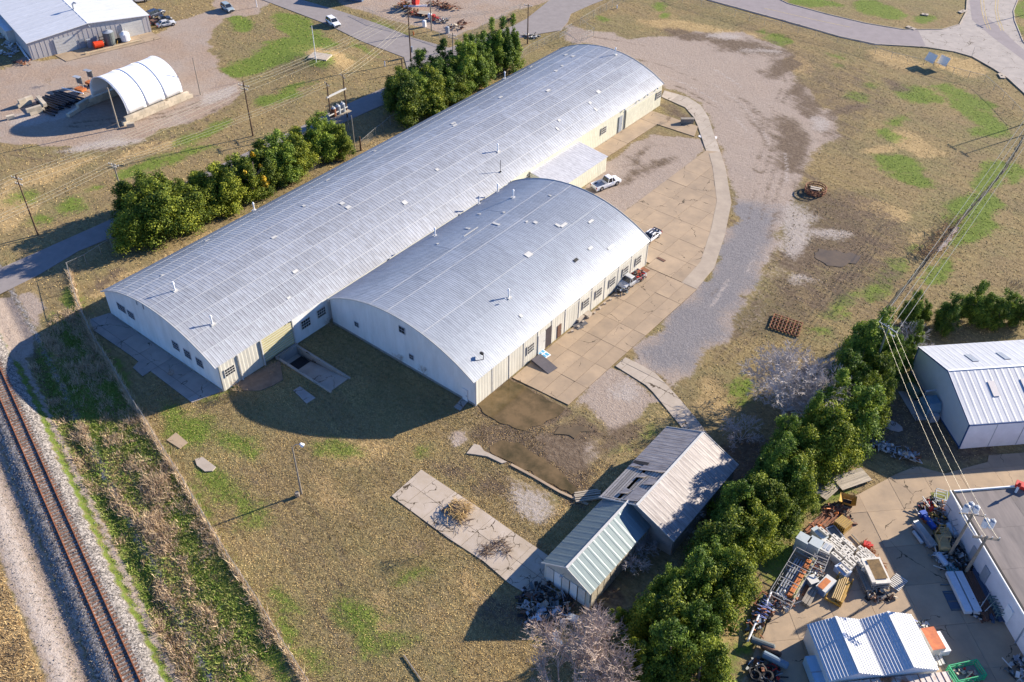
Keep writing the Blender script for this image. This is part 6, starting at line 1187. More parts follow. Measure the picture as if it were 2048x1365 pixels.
junk_thing('scrap_load', 'tangle of black, red and silver scrap heaped in the white work truck bed', 'scrap', (jt.x+.3, jt.y+1.3), jr, 60, 1.0, 1.5, 1.2, 'ddrksR', 4, .6, .7); junk_thing('engine_scrap', 'dark engine parts spilling from the front of the work truck', 'scrap', (jt.x, jt.y-2.6), jr, 45, 1.1, 1.2, 1.0, 'dkskg', 5, .45, .1)
# ---------------------------------------------------------------- objects round the warehouses
solo('brown_bench', MB().box((0, 0, .45), (2.6, .7, .9)).box((0, 0, .95), (2.7, .85, .1)), WOODG, 'weathered brown crate bench on the walk near the curved path', 'crate', P(1374, 246), .7)
solo('rust_plate', MB().prism(PP([(1276,542),(1285,534),(1300,542),(1291,548)]), .06, .10), RUST, 'rust-brown steel plate on the apron at the warehouse corner', 'plate'); solo('floor_grate', MB().prism(PP([(1313,517),(1317,515),(1332,522),(1328,525)]), .06, .1), BROWNP, 'narrow dark grate set in the concrete near the coupe', 'grate')
for k, pts in enumerate(([(1140,650),(1152,644),(1168,656),(1156,661)], [(1154,644),(1166,640),(1176,648),(1166,654)])): solo('steel_mat', MB().prism(PP(pts), .06, .10+.03*k), mat('dark_grey_mat', (.11, .11, .12), .7, 0, .2, 4), ['dark grey mat on the apron under the step blocks, left one', 'dark grey mat on the apron under the step blocks, right one'][k], 'mat')
solo('crate', MB().box((0, 0, .3), (1.0, 1.5, .6)).box((.5, 1.6, .3), (.8, 1.2, .55)), CONCP, 'pale concrete step blocks against the warehouse wall', 'blocks', P(1158, 640))
CB = MB().box((0, 0, .12), (.3, .4, .24)).mesh('cinder_block', CONCP)
for i in range(11): o = link('cinder_block', CB, None, (-61.75+random.uniform(-.1, .1), 92.3+i*1.45, .04), (0, 0, random.uniform(-.5, .5))); tag(o, f'{ordn[i]} small cement block from the near end along the warehouse side wall', 'block', 'cement blocks along the warehouse side wall')
t = thing('window_panel', 'white framed panel with four blue panes lying on the concrete by the warehouse', 'panel', P(1086.5, 710, .0), radians(-8)); MB().box((0, 0, .18), (1.9, 1.3, .1)).build('frame', WHITE, t)
for i in (-.45, .45):
    for j in (-.3, .3): MB().box((i, j, .24), (.68, .42, .03)).build('pane', mat('bright_blue_pane', (.10, .38, .60), .4, 0, .1, 2), t)
solo('dark_ramp', MB().ext([(0, .05), (3.6, .05), (0, .5)], 'y', -1.0, .9), mat('dark_ramp_plate', (.10, .09, .10), .7, 0, .15, 2), 'dark wedge-shaped ramp plate against the siding beside the blue pane panel', 'ramp', P(1072, 718, .05), radians(-8))
# rusty round thing in the field, steel frame
fr = P(1630, 384); t = thing('rusty_ring', 'round rusty steel ring holding a pale board, alone in the field', 'ring', fr)
MB().tube([(1.9*cos(a), 1.9*sin(a), .55) for a in np.linspace(0, 2*pi, 17)], .12, 5, cap=False).tube([(1.9*cos(a), 1.9*sin(a), 1.0) for a in np.linspace(0, 2*pi, 17)], .09, 5, cap=False).tube([(1.8*cos(a), 1.8*sin(a), .12) for a in np.linspace(0, 2*pi, 17)], .12, 5, cap=False).build('ring', RUST, t)
for i in range(14): a = i*.449; MB().bar((1.85*cos(a), 1.85*sin(a), .05), (1.95*cos(a), 1.95*sin(a), 1.0), .08).build('stave', RUST, t)
MB().box((0, .1, .85), (2.0, .45, .08), .3).box((.1, -.5, .8), (1.7, .4, .08), .3).build('board', WOODL, t); junkb = junk(16, 1.3, 1.3, .7, 'rn', 9)
for c, b in junkb.items(): b.build('debris', JM[c], t)
c0_, c1_, c2_ = P(1539, 656), P(1596, 675), P(1549, 630); t = thing('steel_grid', 'rusty square steel grid frame lying on the field above the evergreens', 'frame', c0_); e1 = (c1_-c0_); e2 = (c2_-c0_)
for i in range(9): a = e1*(i/8.); MB().bar((a.x, a.y, .22), ((a+e2).x, (a+e2).y, .22), .12, .18).build('beam', BROWNP if i % 2 else RUST, t)
for i in range(5): a = e2*(i/4.); MB().bar((a.x, a.y, .14), ((a+e1).x, (a+e1).y, .14), .11, .16).build('cross_beam', RUST, t)
# hay heap and slab weeds
hp = P(914, 1022); solo('hay_heap', twig_pile(hp, 2.4, 2.6, 330, .3, 1.0, (.5, 1.6), 3, .03), mat('dry_hay', (.62, .45, .20), .95, 0, .25, 3, col2=(.3, .19, .08)), 'heap of yellow dry stalks in the middle of the old floor slab', 'heap', hp)
hpb = P(916, 1020); solo('dirt_heap', MB().loft([[(1.5*cos(a)*r, 1.3*sin(a)*r, z) for a in np.linspace(0, 2*pi, 11)[:-1]] for r, z in ((1, 0), (.8, .45), (.35, .75))]), DIRTM, 'mound of brown earth under the dry stalks on the old slab', 'heap', hpb)
for i, (x, y, s) in enumerate([(985,1098,1.3),(1000,1085,.9),(968,1108,.9),(893,1022,.8),(1010,1105,.6),(925,1045,.9)]): w_ = P(x, y); solo('weed_clump', twig_pile(w_, s*2, s*1.3, int(70*s), .8, .22, (.3, .9), 20+i, .02), mat('brown_weeds', (.22, .13, .08), .95, 0, .3, 3), ['large brown weed mat on the lower half of the old slab', 'brown weed tuft above the large mat on the old slab', 'brown weed tuft at the slab edge', 'dark weeds left of the hay heap', 'small weeds right of the large mat', 'dark weeds just below the hay heap'][i], 'weeds', w_)
solo('lawn_beam', MB().bar((*P(808, 1312)[:2], .12), (*P(843, 1362)[:2], .08), .11, .12), WOODG, 'long weathered beam half sunk in the lawn at the bottom edge', 'beam')
# junk heap by the front shed
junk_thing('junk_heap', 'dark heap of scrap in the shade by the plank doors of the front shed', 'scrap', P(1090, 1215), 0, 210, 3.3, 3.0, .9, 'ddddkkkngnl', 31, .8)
for i, (x, y, rz, d_, m, lb) in enumerate([(1077, 1237, .1, (1.1, 1.5, .12), WHITE, 'white rectangular panel at the lower edge of the junk heap'), (1113, 1226, .8, (1.2, 1.0, .3), WHITE, 'crumpled white sheet on the right of the junk heap'), (1080, 1217, .5, (.8, .6, .35), GREYP, 'light grey box in the middle of the junk heap'), (1114, 1283, -.5, (1.7, .7, .35), GREYP, 'pale tank seen through the branches of the pinkish bare tree'), (1145, 1240, .3, (1.2, .8, .3), GREYP, 'grey sheet at the right end of the junk heap'), (1055, 1216, .2, (1.2, 1.0, .2), CONCG, 'flat grey stone at the left of the junk heap')]):
    solo('crumpled_sheet', MB().box((0, 0, .35), d_, 0, Matrix.Rotation(.15, 3, 'X')), m, lb, 'panel', P(x, y), rz)
# lawn shade objects below the blue trimmed warehouse
pb = P(1699, 905); t = thing('pipe_bundle', 'bundle of silver pipes on the grass beside the evergreen belt', 'pipes', pb, head((1688, 920), (1710, 888)))
pm_ = MB().tube([(0, -2.2, 0), (0, 2.2, 0)], .1, 7).mesh('pipe', STEELG)
for i in range(9):
    for l_ in range(2): link('pipe', pm_, t, (-.95+.23*i+.1*l_, random.uniform(-.3, .3), .14+.2*l_), (0, 0, random.uniform(-.05, .05)))
for i, (x, y, n, w_, cols) in enumerate([(1750, 889, 20, 1.1, 'gsk'), (1768, 896, 24, 1.3, 'wgs'), (1787, 903, 30, 1.5, 'gwk'), (1806, 914, 22, 1.2, 'gsl'), (1825, 916, 26, 1.3, 'wgr')]):
    junk_thing('salvage_crate', ['grey crate of salvage, first of the row in the shaded clearing', 'light crate of salvage, second of the row in the shaded clearing', 'large pale salvage heap in the middle of the shaded row', 'low grey salvage heap fourth in the shaded row', 'white and rusty salvage frame at the right end of the shaded row'][i], 'salvage', P(x, y), -.6, n, w_, w_*.6, .8, cols, 40+i, .6)
solo('stone_pile', MB().loft([[(1.6*cos(a)*r, 1.0*sin(a)*r, z) for a in np.linspace(0, 2*pi, 10)[:-1]] for r, z in ((1, 0.0), (.75, .15), (.35, .25))]), CONCG, 'small pale gravel pile in the shaded clearing', 'gravel pile', P(1783, 851))
def deck(px, py, rz, a, b_, n, lb, z=.4):
    t = thing('plank_deck', lb, 'deck', P(px, py), rz)
    for i in range(n): MB().box((0, -b_/2+b_*(i+.5)/n, z), (a, b_/n*.93, .08)).build('plank', WOODL, t)
    for s in (-a*.42, 0, a*.42): MB().box((s, 0, z/2), (.15, b_*.97, z-.06)).build('bearer', WOODG, t)
deck(1702, 962, head((1668, 980), (1735, 957))+pi/2, 4.6, 2.3, 12, 'upper weathered plank deck beside the shaded clearing'); deck(1651, 977, head((1630, 995), (1668, 962))+pi/2, 3.6, 2.6, 10, 'lower plank deck with brown brackets left of the upper one', .25)
for k in range(3): solo('bracket', MB().bar((0, 0, .3), (.5, .3, .4), .08).bar((.25, .15, .3), (.2, .4, .3), .06), BROWNP, ['left', 'middle', 'right'][k]+' of the small brown brackets lying on the lower plank deck', 'bracket', P(1640+k*6, 982-k*3, .1), k, 'brown brackets on the lower deck')
# ---------------------------------------------------------------- storage yard
YA = radians(-52)
def zz(x, y): return (1500+x/7.3, 1030+y/7.3)       # positions read off an enlargement of the yard
def block_mesh():
    b = MB(); L_, W_, H_ = 1.35, .44, 1.15
    b.box((0, 0, .05), (L_, W_, .1)); 
    for s in (-1, 1): b.box((0, s*(W_/2-.075), H_/2+.05), (L_, .15, H_-.1)); b.box((s*(L_/2-.11), 0, H_/2+.05), (.20, W_-.30, H_-.1))
    b.box((0, 0, H_/2+.05), (.34, W_-.30, H_-.1)); return b.mesh('shell', BLOCKW)
bmz = block_mesh(); slot = MB().box((0, 0, .8), (.34, .13, .6)).mesh('slot', DARK)  # dark fillers paint the shade inside the hollows
BPOS = [(1050,228,0),(1240,332,0),(1212,384,0),(1192,442,0),(1375,372,.25),(1445,440,0),(1405,495,0),(1332,478,0),(1352,560,0),(1292,540,0),(1232,592,0),(1476,612,0),(1432,668,0),(1384,722,0),(1340,780,0),(1600,590,0),(1650,560,0),(1560,650,0),(1625,500,0),(1755,590,0),(1700,535,0),(1685,800,.1),(1660,740,.1),(1130,400,.1)]
for i, (x, y, dr) in enumerate(sorted(BPOS)):
    px, py = zz(x, y+95); t = thing('hollow_block', f'{ordn[i]} pale two-slotted block from the left in the packed yard group', 'block', P(px, py), radians(-17)+dr+random.uniform(-.06, .06), 'slotted pale blocks in the storage yard'); link('shell', bmz, t); link('slot', slot, t, (.32, 0, 0)); link('slot', slot, t, (-.32, 0, 0))
def cab(x, y, d_, rz, m, lb, cat='cabinet', top=None, nm='cabinet'):
    px, py = zz(x, y); t = thing(nm, lb, cat, P(px, py), rz); MB().box((0, 0, d_[2]/2), d_).build('body', m, t); MB().box((0, 0, d_[2]+.03), (d_[0]+.05, d_[1]+.05, .06)).build('lid', top or m, t); return t
PALEB = mat('pale_blue_grey_paint', (.42, .47, .48), .5, 0, .06, 2)
cab(735, 500, (1.45, 1.25, 2.1), YA+.9, PALEB, 'pale blue-grey cabinet at the grass edge, left one of the pair'); cab(900, 560, (1.45, 1.3, 2.1), YA+.9, PALEB, 'pale blue-grey cabinet of the pair, nearer the slotted blocks')
cab(1000, 330, (2.0, .9, .8), radians(-20), GREYP, 'grey sloping box behind the pale cabinets', top=PALEB)
t = cab(1065, 560, (1.5, 1.5, 1.3), YA+.9, TRIMW, 'open white box with grey compartments beside the slotted blocks', nm='open_box')
for i in range(3): MB().box((-.45+.45*i, 0, 1.38), (.34, .9, .04)).build('compartment', GREYP if i else DARK, t)
cab(1335, 860, (1.6, 1.1, .9), radians(-20), mat('pale_blue_tank', (.42, .50, .62), .5, 0, .05, 2), 'rounded pale blue tub at the near end of the slotted blocks', nm='plastic_tub')
cab(1085, 1080, (1.2, 2.3, 1.0), radians(-8), mat('mid_blue_box', (.14, .22, .38), .5, 0, .1, 2), 'blue steel box with rust-orange patch on its pale lid', top=TRIMW, nm='steel_box'); px, py = zz(1085, 985); 
solo('rust_patch', MB().box((0, 0, 0), (.7, 1.7, .03)), ORANGEP, 'rusty orange sheet lying on the blue steel box lid', 'sheet', P(px, py+3, 1.1)-Vector((0, 0, -.03)), radians(-8))
cab(890, 1010, (1.1, 1.1, .9), radians(-30), GREYP, 'small light grey box above the stacked beams', top=TRIMW, nm='small_box')
def beams(x, y, rz, L_, n, m, lb, w_=.22, lv=1, nm='beam_stack', sp=.26, r=False, jit=.1, z=.12, px=None):
    p = P(*(px or zz(x, y))); t = thing(nm, lb, 'stack', p, rz); me = (MB().tube([(0, -L_/2, 0), (0, L_/2, 0)], w_/2, 6) if r else MB().box((0, 0, 0), (w_, L_, w_))).mesh('pipe' if r else 'beam', m)
    for l_ in range(lv):
        for i in range(n): link('pipe' if r else 'beam', me, t, (-(n-1)*sp/2+i*sp+l_*.08, random.uniform(-jit, jit), z+l_*(w_+.02)), (0, 0, random.uniform(-.02, .02)))
    return t
UD = head((1555, 1200), (1605, 1115))
beams(870, 1180, UD, 3.4, 3, WOODG, 'grey square beams stacked below the small light grey box', .3, 2, sp=.34); beams(825, 1120, UD, 1.8, 2, RUST, 'two short red-brown beams left of the grey stack', .3)
beams(690, 980, UD, 6.0, 2, ORANGEP, 'long orange beams inside the pipe rack', .3, 2, sp=.34, z=.5); beams(745, 960, UD, 6.4, 3, mat('olive_yellow_beam', (.45, .42, .2), .6, 0, .2, 2), 'long yellow-green beams beside the orange ones in the rack', .2, 2, z=.5); beams(560, 960, UD, 6.2, 4, STEELG, 'silver pipes in the left half of the pipe rack', .18, 2, r=True, z=.4, sp=.3); beams(800, 900, UD, 3.4, 4, mat('blue_shade_beam', (.25, .33, .42), .5, .1, .1, 2), 'blue-grey beams right of the pipe rack', .2, 1, z=.3)
beams(1290, 1110, UD+.08, 3.6, 5, TANP, 'bundle of tan and orange poles in a yellow cradle', .14, 2, r=True, z=.5, sp=.2); beams(1340, 1150, UD+.06, 3.2, 3, YELLOWP, 'yellow channel beams on the right of the pole cradle', .22, 2, z=.3)
t = thing('pole_cradle', 'yellow steel cradle under the tan pole bundle', 'cradle', P(*zz(1290, 1130)), UD); MB().box((0, -1.9, .3), (1.9, .14, .3)).box((0, 1.8, .3), (1.6, .12, .3)).box((-.9, 0, .2), (.1, 3.8, .12)).box((.9, 0, .2), (.1, 3.8, .12)).build('frame', YELLOWP, t)
for s in (-.9, .9): MB().box((s, -1.9, .65), (.12, .12, .9)).box((s*.9, 1.8, .65), (.12, .12, .9)).build('stake', YELLOWP, t)
def rack(p, rz, L_, W_, H_, n, m, lb, nm='steel_rack', lv=(.5, 1.3)):
    t = thing(nm, lb, 'rack', p, rz)
    for i in range(n):
        y = -L_/2+L_*i/(n-1); b = MB()
        for s in (-1, 1): b.bar((s*W_/2, y, 0), (s*W_/2, y, H_), .06)
        b.bar((-W_/2, y, H_), (W_/2, y, H_), .08)
        for z in lv: b.bar((-W_/2, y, z*H_/2), (W_/2, y, z*H_/2), .07)
        b.build('upright_frame', m, t)
    for s in (-1, 1): MB().bar((s*W_/2, -L_/2, H_-.03), (s*W_/2, L_/2, H_-.03), .06).bar((s*W_/2, -L_/2, .3), (s*W_/2, L_/2, .3), .06).build('side_rail', m, t)
    return t
RP = mat('pale_rack_steel', (.34, .33, .32), .5, .2, .15, 3)
rack(P(*zz(600, 1010)), UD, 7.4, 2.6, 1.9, 4, RP, 'long open pipe rack of pale steel tube at the left side of the yard')
rack(P(*zz(985, 780)), UD+.1, 2.6, 1.6, 1.5, 4, RP, 'small frame rack with blue-grey tube between the cabinets and the tub', lv=(.4, .9, 1.4)); junk_thing('shelf_clutter', 'white and yellow bits stacked on the small frame rack', 'clutter', P(*zz(960, 830)), 0, 40, 1.0, 1.1, 1.3, 'wygor', 51, .4)
junk_thing('wire_heap', 'pile of pale wire baskets and steel bits at the foot of the pipe rack', 'scrap', P(*zz(540, 1230)), UD, 90, 1.0, 2.2, 1.0, 'swgrl', 52, .5); junk_thing('scrap_row', 'row of rusty and blue scrap steel along the grass at the left of the yard', 'scrap', P(1523, 1232), UD, 110, 1.0, 3.6, .9, 'rskdgrn', 53, .6)
for i, (x, y) in enumerate([(1505, 1262), (1530, 1215)]):
    t = thing('white_pipe', ['bright silver pipe leaning out of the scrap row onto the grass', 'bright pipe running up along the scrap row'][i], 'pipe', P(x, y)); dd = P(1516, 1236)-P(1495, 1284); MB().tube([(-dd.x/2, -dd.y/2, .3), (dd.x/2, dd.y/2, .8)], .12, 7).build('tube', WHITE, t)
t = thing('blue_truss', 'blue zig-zag steel frame lying in the scrap row', 'frame', P(1526, 1228), UD)
for i in range(5): MB().bar((-.7, -1.2+i*.5, .7), (.7, -.95+i*.5, .8), .06).bar((.7, -.95+i*.5, .8), (-.7, -.7+i*.5, .7), .06).build('strut', mat('lilac_blue_steel', (.25, .3, .6), .5, 0, .1, 2), t)
t = thing('brown_crate', 'rust-brown rectangular frame holding green sheet at the head of the scrap row', 'frame', P(1530, 1208), UD); MB().bar((-.9, -1, .4), (-.9, 1, .5), .14).bar((.9, -1, .4), (.9, 1, .5), .14).bar((-.9, 1, .5), (.9, 1, .5), .14).bar((-.9, -1, .4), (.9, -1, .4), .14).build('frame', RUST, t); MB().box((0, .2, .3), (1.2, 1.2, .08)).build('sheet', DKGREEN, t)
# stacked slabs right of the blocks
SP_ = P(*zz(1800, 900)); t = thing('pallet_stack', 'tall stack of pallets and tan slabs with a wet brown top, mid-yard', 'stack', SP_, head(zz(1900, 1130), zz(1720, 740)))
for i in range(7): MB().box((random.uniform(-.1, .1), random.uniform(-.1, .1), .1+i*.17), (2.3, 3.6, .12), random.uniform(-.03, .03)).build('slab_layer', WOODG if i % 2 else BLOCKW, t)
MB().box((.15, .1, 1.27), (1.5, 2.7, .03)).build('wet_top', mat('wet_brown_board', (.25, .16, .06), .35, 0, .3, 2), t); MB().box((-1.0, -.6, 1.35), (.5, 2.4, .28)).build('rail', BLOCKW, t)
junk_thing('timber_scrap', 'broken boards and rails at the foot of the pallet stack', 'timber', P(*zz(1880, 1190)), .6, 46, 1.9, .8, .5, 'ldnl', 55, .8)
beams(1600, 930, head(zz(1700, 1150), zz(1530, 760)), 4.2, 3, WOODG, 'long dark grey bars left of the pallet stack', .22, 3)
t = thing('white_pallet', 'white slatted pallet standing alone at the shadow edge of the yard', 'pallet', P(1794, 1167), radians(-8)); 
for i in range(8): MB().box((0, -.95+i*.27, .2), (1.5, .14, .06)).build('slat', TRIMW, t)
for s in (-.65, 0, .65): MB().box((s, 0, .1), (.1, 2.1, .12)).build('runner', WOODG, t)
# pieces at the upper edge of the yard
YB = P(1685, 1052); t = thing('yellow_rack', 'yellow slatted crate stack at the upper edge of the yard', 'crates', P(*zz(1340, 185)), radians(-12))
for i in range(7): MB().box((-.75+i*.24, 0, .55), (.09, 1.5, 1.1)).build('slat', YELLOWP, t)
MB().box((0, 0, 1.05), (1.6, 1.6, .06)).box((0, 0, .1), (1.7, 1.6, .1)).build('tray', mat('brown_slats', (.30, .20, .06), .7, 0, .2, 3), t)
t = thing('yellow_skip', 'small yellow tipping hopper near the lower plank deck', 'hopper', P(1693, 1008), .3); MB().loft([[(-.5, -.5, .3), (.5, -.5, .3), (.5, .5, .3), (-.5, .5, .3)], [(-1, -.8, .95), (1, -.8, .95), (1, .8, .95), (-1, .8, .95)]], cap=False).build('tub', YELLOWP, t); MB().box((0, 0, .15), (1.4, .9, .3)).build('base', DARK, t)
beams(0, 0, head((1630, 1065), (1680, 1018)), 6.5, 5, RUST, 'rusty beams lying along the upper left edge of the yard', .25, 1, px=(1655, 1040), sp=.4, jit=.8); junk_thing('rusty_scrap', 'loose rusty steel by the yellow slatted crates', 'scrap', P(1672, 1030), 0, 46, 2.4, 1.2, .5, 'rrndo', 57, .7); junk_thing('orange_bars', 'short orange bars above the slotted blocks', 'bars', P(1641, 1056), .3, 26, 1.1, .7, .4, 'oorn', 58, .6)
t = thing('dark_skip', 'black open frame box between the yellow crates and slotted blocks', 'box', P(1668, 1073), radians(-28)); MB().box((0, 0, .25), (1.9, 1.2, .5)).build('tub', TANKG, t); MB().bar((-1, -.6, .6), (1, -.6, .6), .1).bar((-1, .6, .6), (1, .6, .6), .1).bar((-1, -.6, .6), (-1, .6, .6), .1).bar((1, -.6, .6), (1, .6, .6), .1).build('rim', STEELG, t)
rc = P(*zz(1780, 610)); solo('chain_heap', twig_pile(rc, 4.2, 1.0, 240, head(zz(1700, 450), zz(1880, 700))+pi/2, .6, (.2, .6), 60, .05), RUST, 'long heap of rusty chain along the right of the slotted blocks', 'chain', rc)
solo('red_can', MB().box((0, 0, .5), (.8, .7, .7)).box((.5, .3, .3), (.5, .3, .3)), REDP, 'bright red engine box at the head of the chain heap', 'engine', P(*zz(1690, 480)), .3)
bb = P(*zz(1560, 420)); solo('long_bar', MB().bar((0, 0, .2), tuple(P(*zz(1640, 470))-P(*zz(1480, 300))+Vector((0, 0, .2))), .14), WOODG, 'long grey bar lying above the slotted blocks', 'bar', P(*zz(1480, 300)))
# right side against the white wall
def z3(x, y): return (1780+x/7.627, 970+y/7.627)
fk = P(*z3(760, 900)); fr_ = head(z3(800, 950), z3(690, 620)); t = thing('forklift', 'tan forklift with slatted overhead guard parked by the white wall', 'forklift', fk, fr_)
MB().loft([[(-.65, -1.6, .35), (.65, -1.6, .35), (.65, .7, .35), (-.65, .7, .35)], [(-.68, -1.6, 1.0), (.68, -1.6, 1.0), (.68, .7, .9), (-.68, .7, .9)], [(-.55, -1.45, 1.25), (.55, -1.45, 1.25), (.55, -.3, 1.25), (-.55, -.3, 1.25)]]).build('body', TANP, t)
b = MB()
for x in (-.6, .6):
    for y in (-.7, .75): b.bar((x, y, .9), (x*.9, y*.9, 2.15), .09)
b.bar((-.55, -.65, 2.15), (.55, -.65, 2.15), .08).bar((-.55, .7, 2.15), (.55, .7, 2.15), .08).build('guard_posts', TANP, t)
for i in range(6): MB().box((0, -.55+i*.24, 2.2), (1.15, .1, .05)).build('guard_slat', TANP, t)
b = MB()
for x in (-.32, .32): b.box((x, 1.05, 1.2), (.12, .14, 2.2)); b.box((x, 1.7, .1), (.12, 1.3, .06))
b.box((0, 1.05, 2.2), (.8, .1, .1)).box((0, 1.1, .5), (.8, .08, .5)).build('mast', YELLOWP, t)
for x in (-.7, .7):
    for y in (-1.1, .65): MB().tube([(x-.13, y, .35), (x+.13, y, .35)], .35, 10).build('wheel', DARK, t)
MB().box((0, -.2, .95), (.5, .5, .2)).build('seat', DARK, t)
t = thing('yellow_pole', 'thin yellow pole propped diagonally below the forklift', 'pole', P(*z3(730, 1010))); a_ = P(*z3(630, 1110)); b_ = P(*z3(830, 930), ); c__ = P(*z3(730, 1010)); MB().tube([tuple(a_-c__+Vector((0, 0, .1))), tuple(b_-c__+Vector((0, 0, .9)))], .05, 5).build('rod', YELLOWP, t)
rail_d = head(z3(600, 900), z3(400, 640))
t = thing('galvanised_trough', 'long silver galvanised trough heaped with tubes left of the forklift', 'trough', P(*z3(500, 800)), rail_d); MB().box((0, 0, .5), (.9, 3.6, .5)).build('trough', mat('blue_steel', (.38, .46, .58), .35, .5, .1, 3), t)
for i in range(5): MB().tube([(-.4+.2*i, -2, .82), (-.3+.15*i, 1.9, .86)], .06, 5).build('tube', STEELG, t)
for s in (-1.4, 1.4): MB().box((0, s, .15), (1.3, .1, .3)).build('foot', STEELG, t)
MB().tube([(-.8, -.9, .3), (-.8, .9, .3)], .22, 8).build('cylinder', PALEB, t)
def tank(x, y, rz, L_, r, m, lb, legs=True, f=z3):
    t = thing('steel_tank', lb, 'tank', P(*f(x, y)), rz); MB().tube([(0, -L_/2-.15, r+.25), (0, -L_/2, r+.25), (0, L_/2, r+.25), (0, L_/2+.15, r+.25)], [r*.6, r, r, r*.6], 12).build('tank_body', m, t, smooth=False)
    for s in (-L_*.3, L_*.3): MB().box((0, s, .15), (r*1.5, .12, .3)).build('foot', STEELG, t)
PBL = mat('pale_blue_tank_paint', (.42, .52, .62), .4, .1, .08, 2)
tank(920, 730, rail_d, 1.6, .38, PBL, 'pale blue air tank right of the forklift'); tank(770, 1180, rail_d, 1.5, .36, PBL, 'light blue air tank with compressor below the yellow pole'); junk_thing('compressor_parts', 'blue-grey compressor head and frame on the light blue tank', 'machine', P(*z3(740, 1130)), 0, 30, .9, .9, 1.2, 'gskw', 61, .4)
t = thing('blue_press', 'bright blue steel post at the shadow edge of the yard', 'machine', P(*z3(580, 600)), rail_d); MB().box((0, 0, .5), (.5, 2.2, .5)).build('beam', BLUEP, t); MB().box((-.1, 1.2, .55), (.8, .6, .7)).build('end_block', BLUEP, t)
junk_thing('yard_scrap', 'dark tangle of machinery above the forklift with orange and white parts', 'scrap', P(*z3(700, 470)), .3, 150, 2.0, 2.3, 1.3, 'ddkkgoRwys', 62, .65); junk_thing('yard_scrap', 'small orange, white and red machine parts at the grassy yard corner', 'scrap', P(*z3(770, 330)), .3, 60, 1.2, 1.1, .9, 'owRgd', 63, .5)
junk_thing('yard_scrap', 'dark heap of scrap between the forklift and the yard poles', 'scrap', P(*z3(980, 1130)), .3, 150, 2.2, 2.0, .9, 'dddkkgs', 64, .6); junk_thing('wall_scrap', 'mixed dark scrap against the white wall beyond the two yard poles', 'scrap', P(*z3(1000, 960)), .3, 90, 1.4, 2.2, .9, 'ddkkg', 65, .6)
t = rack(P(*z3(930, 520)), rail_d, 2.6, 1.6, 2.1, 3, STEELG, 'tall grey frame rack of parts beside the white wall'); junk_thing('rack_load', 'dark parts loaded in the tall grey frame rack', 'parts', P(*z3(930, 520)), 0, 50, .8, 1.2, 1.5, 'kgds', 66, .5)
t = thing('ladder_tower', 'grey lattice steel frame leaning by the upper yard pole', 'frame', P(*z3(980, 800)), rail_d)
for i in range(5): MB().bar((-.6, -.9+i*.45, .4+i*.45), (.6, -.9+i*.45, .4+i*.45), .07).build('rung', STEELG, t)
MB().bar((-.6, -1, .2), (-.6, 1, 2.4), .08).bar((.6, -1, .2), (.6, 1, 2.4), .08).build('rail', STEELG, t)
t = rack(P(1878, 1002), .3, 1.6, 1.3, 1.2, 2, PALEB, 'small pale frame standing on the grass strip at the yard corner')
def z4(x, y): return (1780+x/6.067, 1140+y/6.067)
BR = head(z4(940, 450), z4(780, 120)); WB_ = mat('white_ribbed_panels', (.62, .66, .70), .5, 0, .08, 2)
t = thing('panel_stack', 'long stack of pale white wall panels on a dark pallet below the yard poles', 'panels', P(*z4(870, 300)), BR)
for s in (-.5, .55): MB().box((s, 0, .45), (.85, 5.4, .5)).build('panel_bundle', WB_, t)
for i in range(4): MB().box((-1.3, -2.0+i*1.1, .12), (1.4, .12, .16)).build('pallet_rail', TANKG, t)
MB().box((-1.5, -.8, .08), (1.2, 2.6, .08)).build('pallet_board', mat('dark_blue_board', (.06, .09, .13), .7, 0, .1, 2), t)
beams(0, 0, BR, 6.0, 7, BROWNP, 'dark brown steel angles right of the pale panel stack', .16, 3, px=z4(1030, 330), sp=.22, jit=.5); beams(0, 0, BR-.05, 6.6, 8, mat('dark_blue_pipe', (.08, .12, .2), .5, .2, .1, 2), 'dark blue pipes stacked against the white wall', .14, 3, px=z4(1150, 330), sp=.2, r=True, jit=.4)
junk_thing('yard_scrap', 'small blue-white boxes and dark bits below the brown steel angles', 'scrap', P(*z4(1080, 500)), BR, 70, 1.3, 1.1, .7, 'wgdkd', 67, .5); t = rack(P(*z4(1290, 500)), BR, 2.2, 1.4, 1.2, 6, mat('faded_green_steel', (.16, .24, .22), .6, .1, .1, 2), 'faded green wire crate beside the white wall')
for i, (x, y) in enumerate([(1130, 380), (1190, 420)]): t = thing('loose_bar', ['pale loose bar lying across the brown steel angles', 'second pale loose bar, nearer the white wall'][i], 'bar', P(*z4(x, y))); MB().bar((0, -1.8, .75), (.3+.5*i, 1.8, .8), .08).build('bar', TRIMW, t)
t = thing('pallet_cart', 'blue-green slatted cart between the forklift and the panel stack', 'cart', P(*z3(940, 1310)), BR+pi/2); 
for i in range(5): MB().box((0, -.6+i*.3, .35), (1.5, .14, .1)).build('slat', mat('blue_green_paint', (.10, .28, .30), .5, 0, .1, 2), t)
MB().bar((0, .9, .3), (.4, 2.2, .6), .07).build('handle', TRIMW, t); MB().tube([(-.5, -.6, .15), (.5, -.6, .15)], .15, 7).build('wheel', DARK, t)
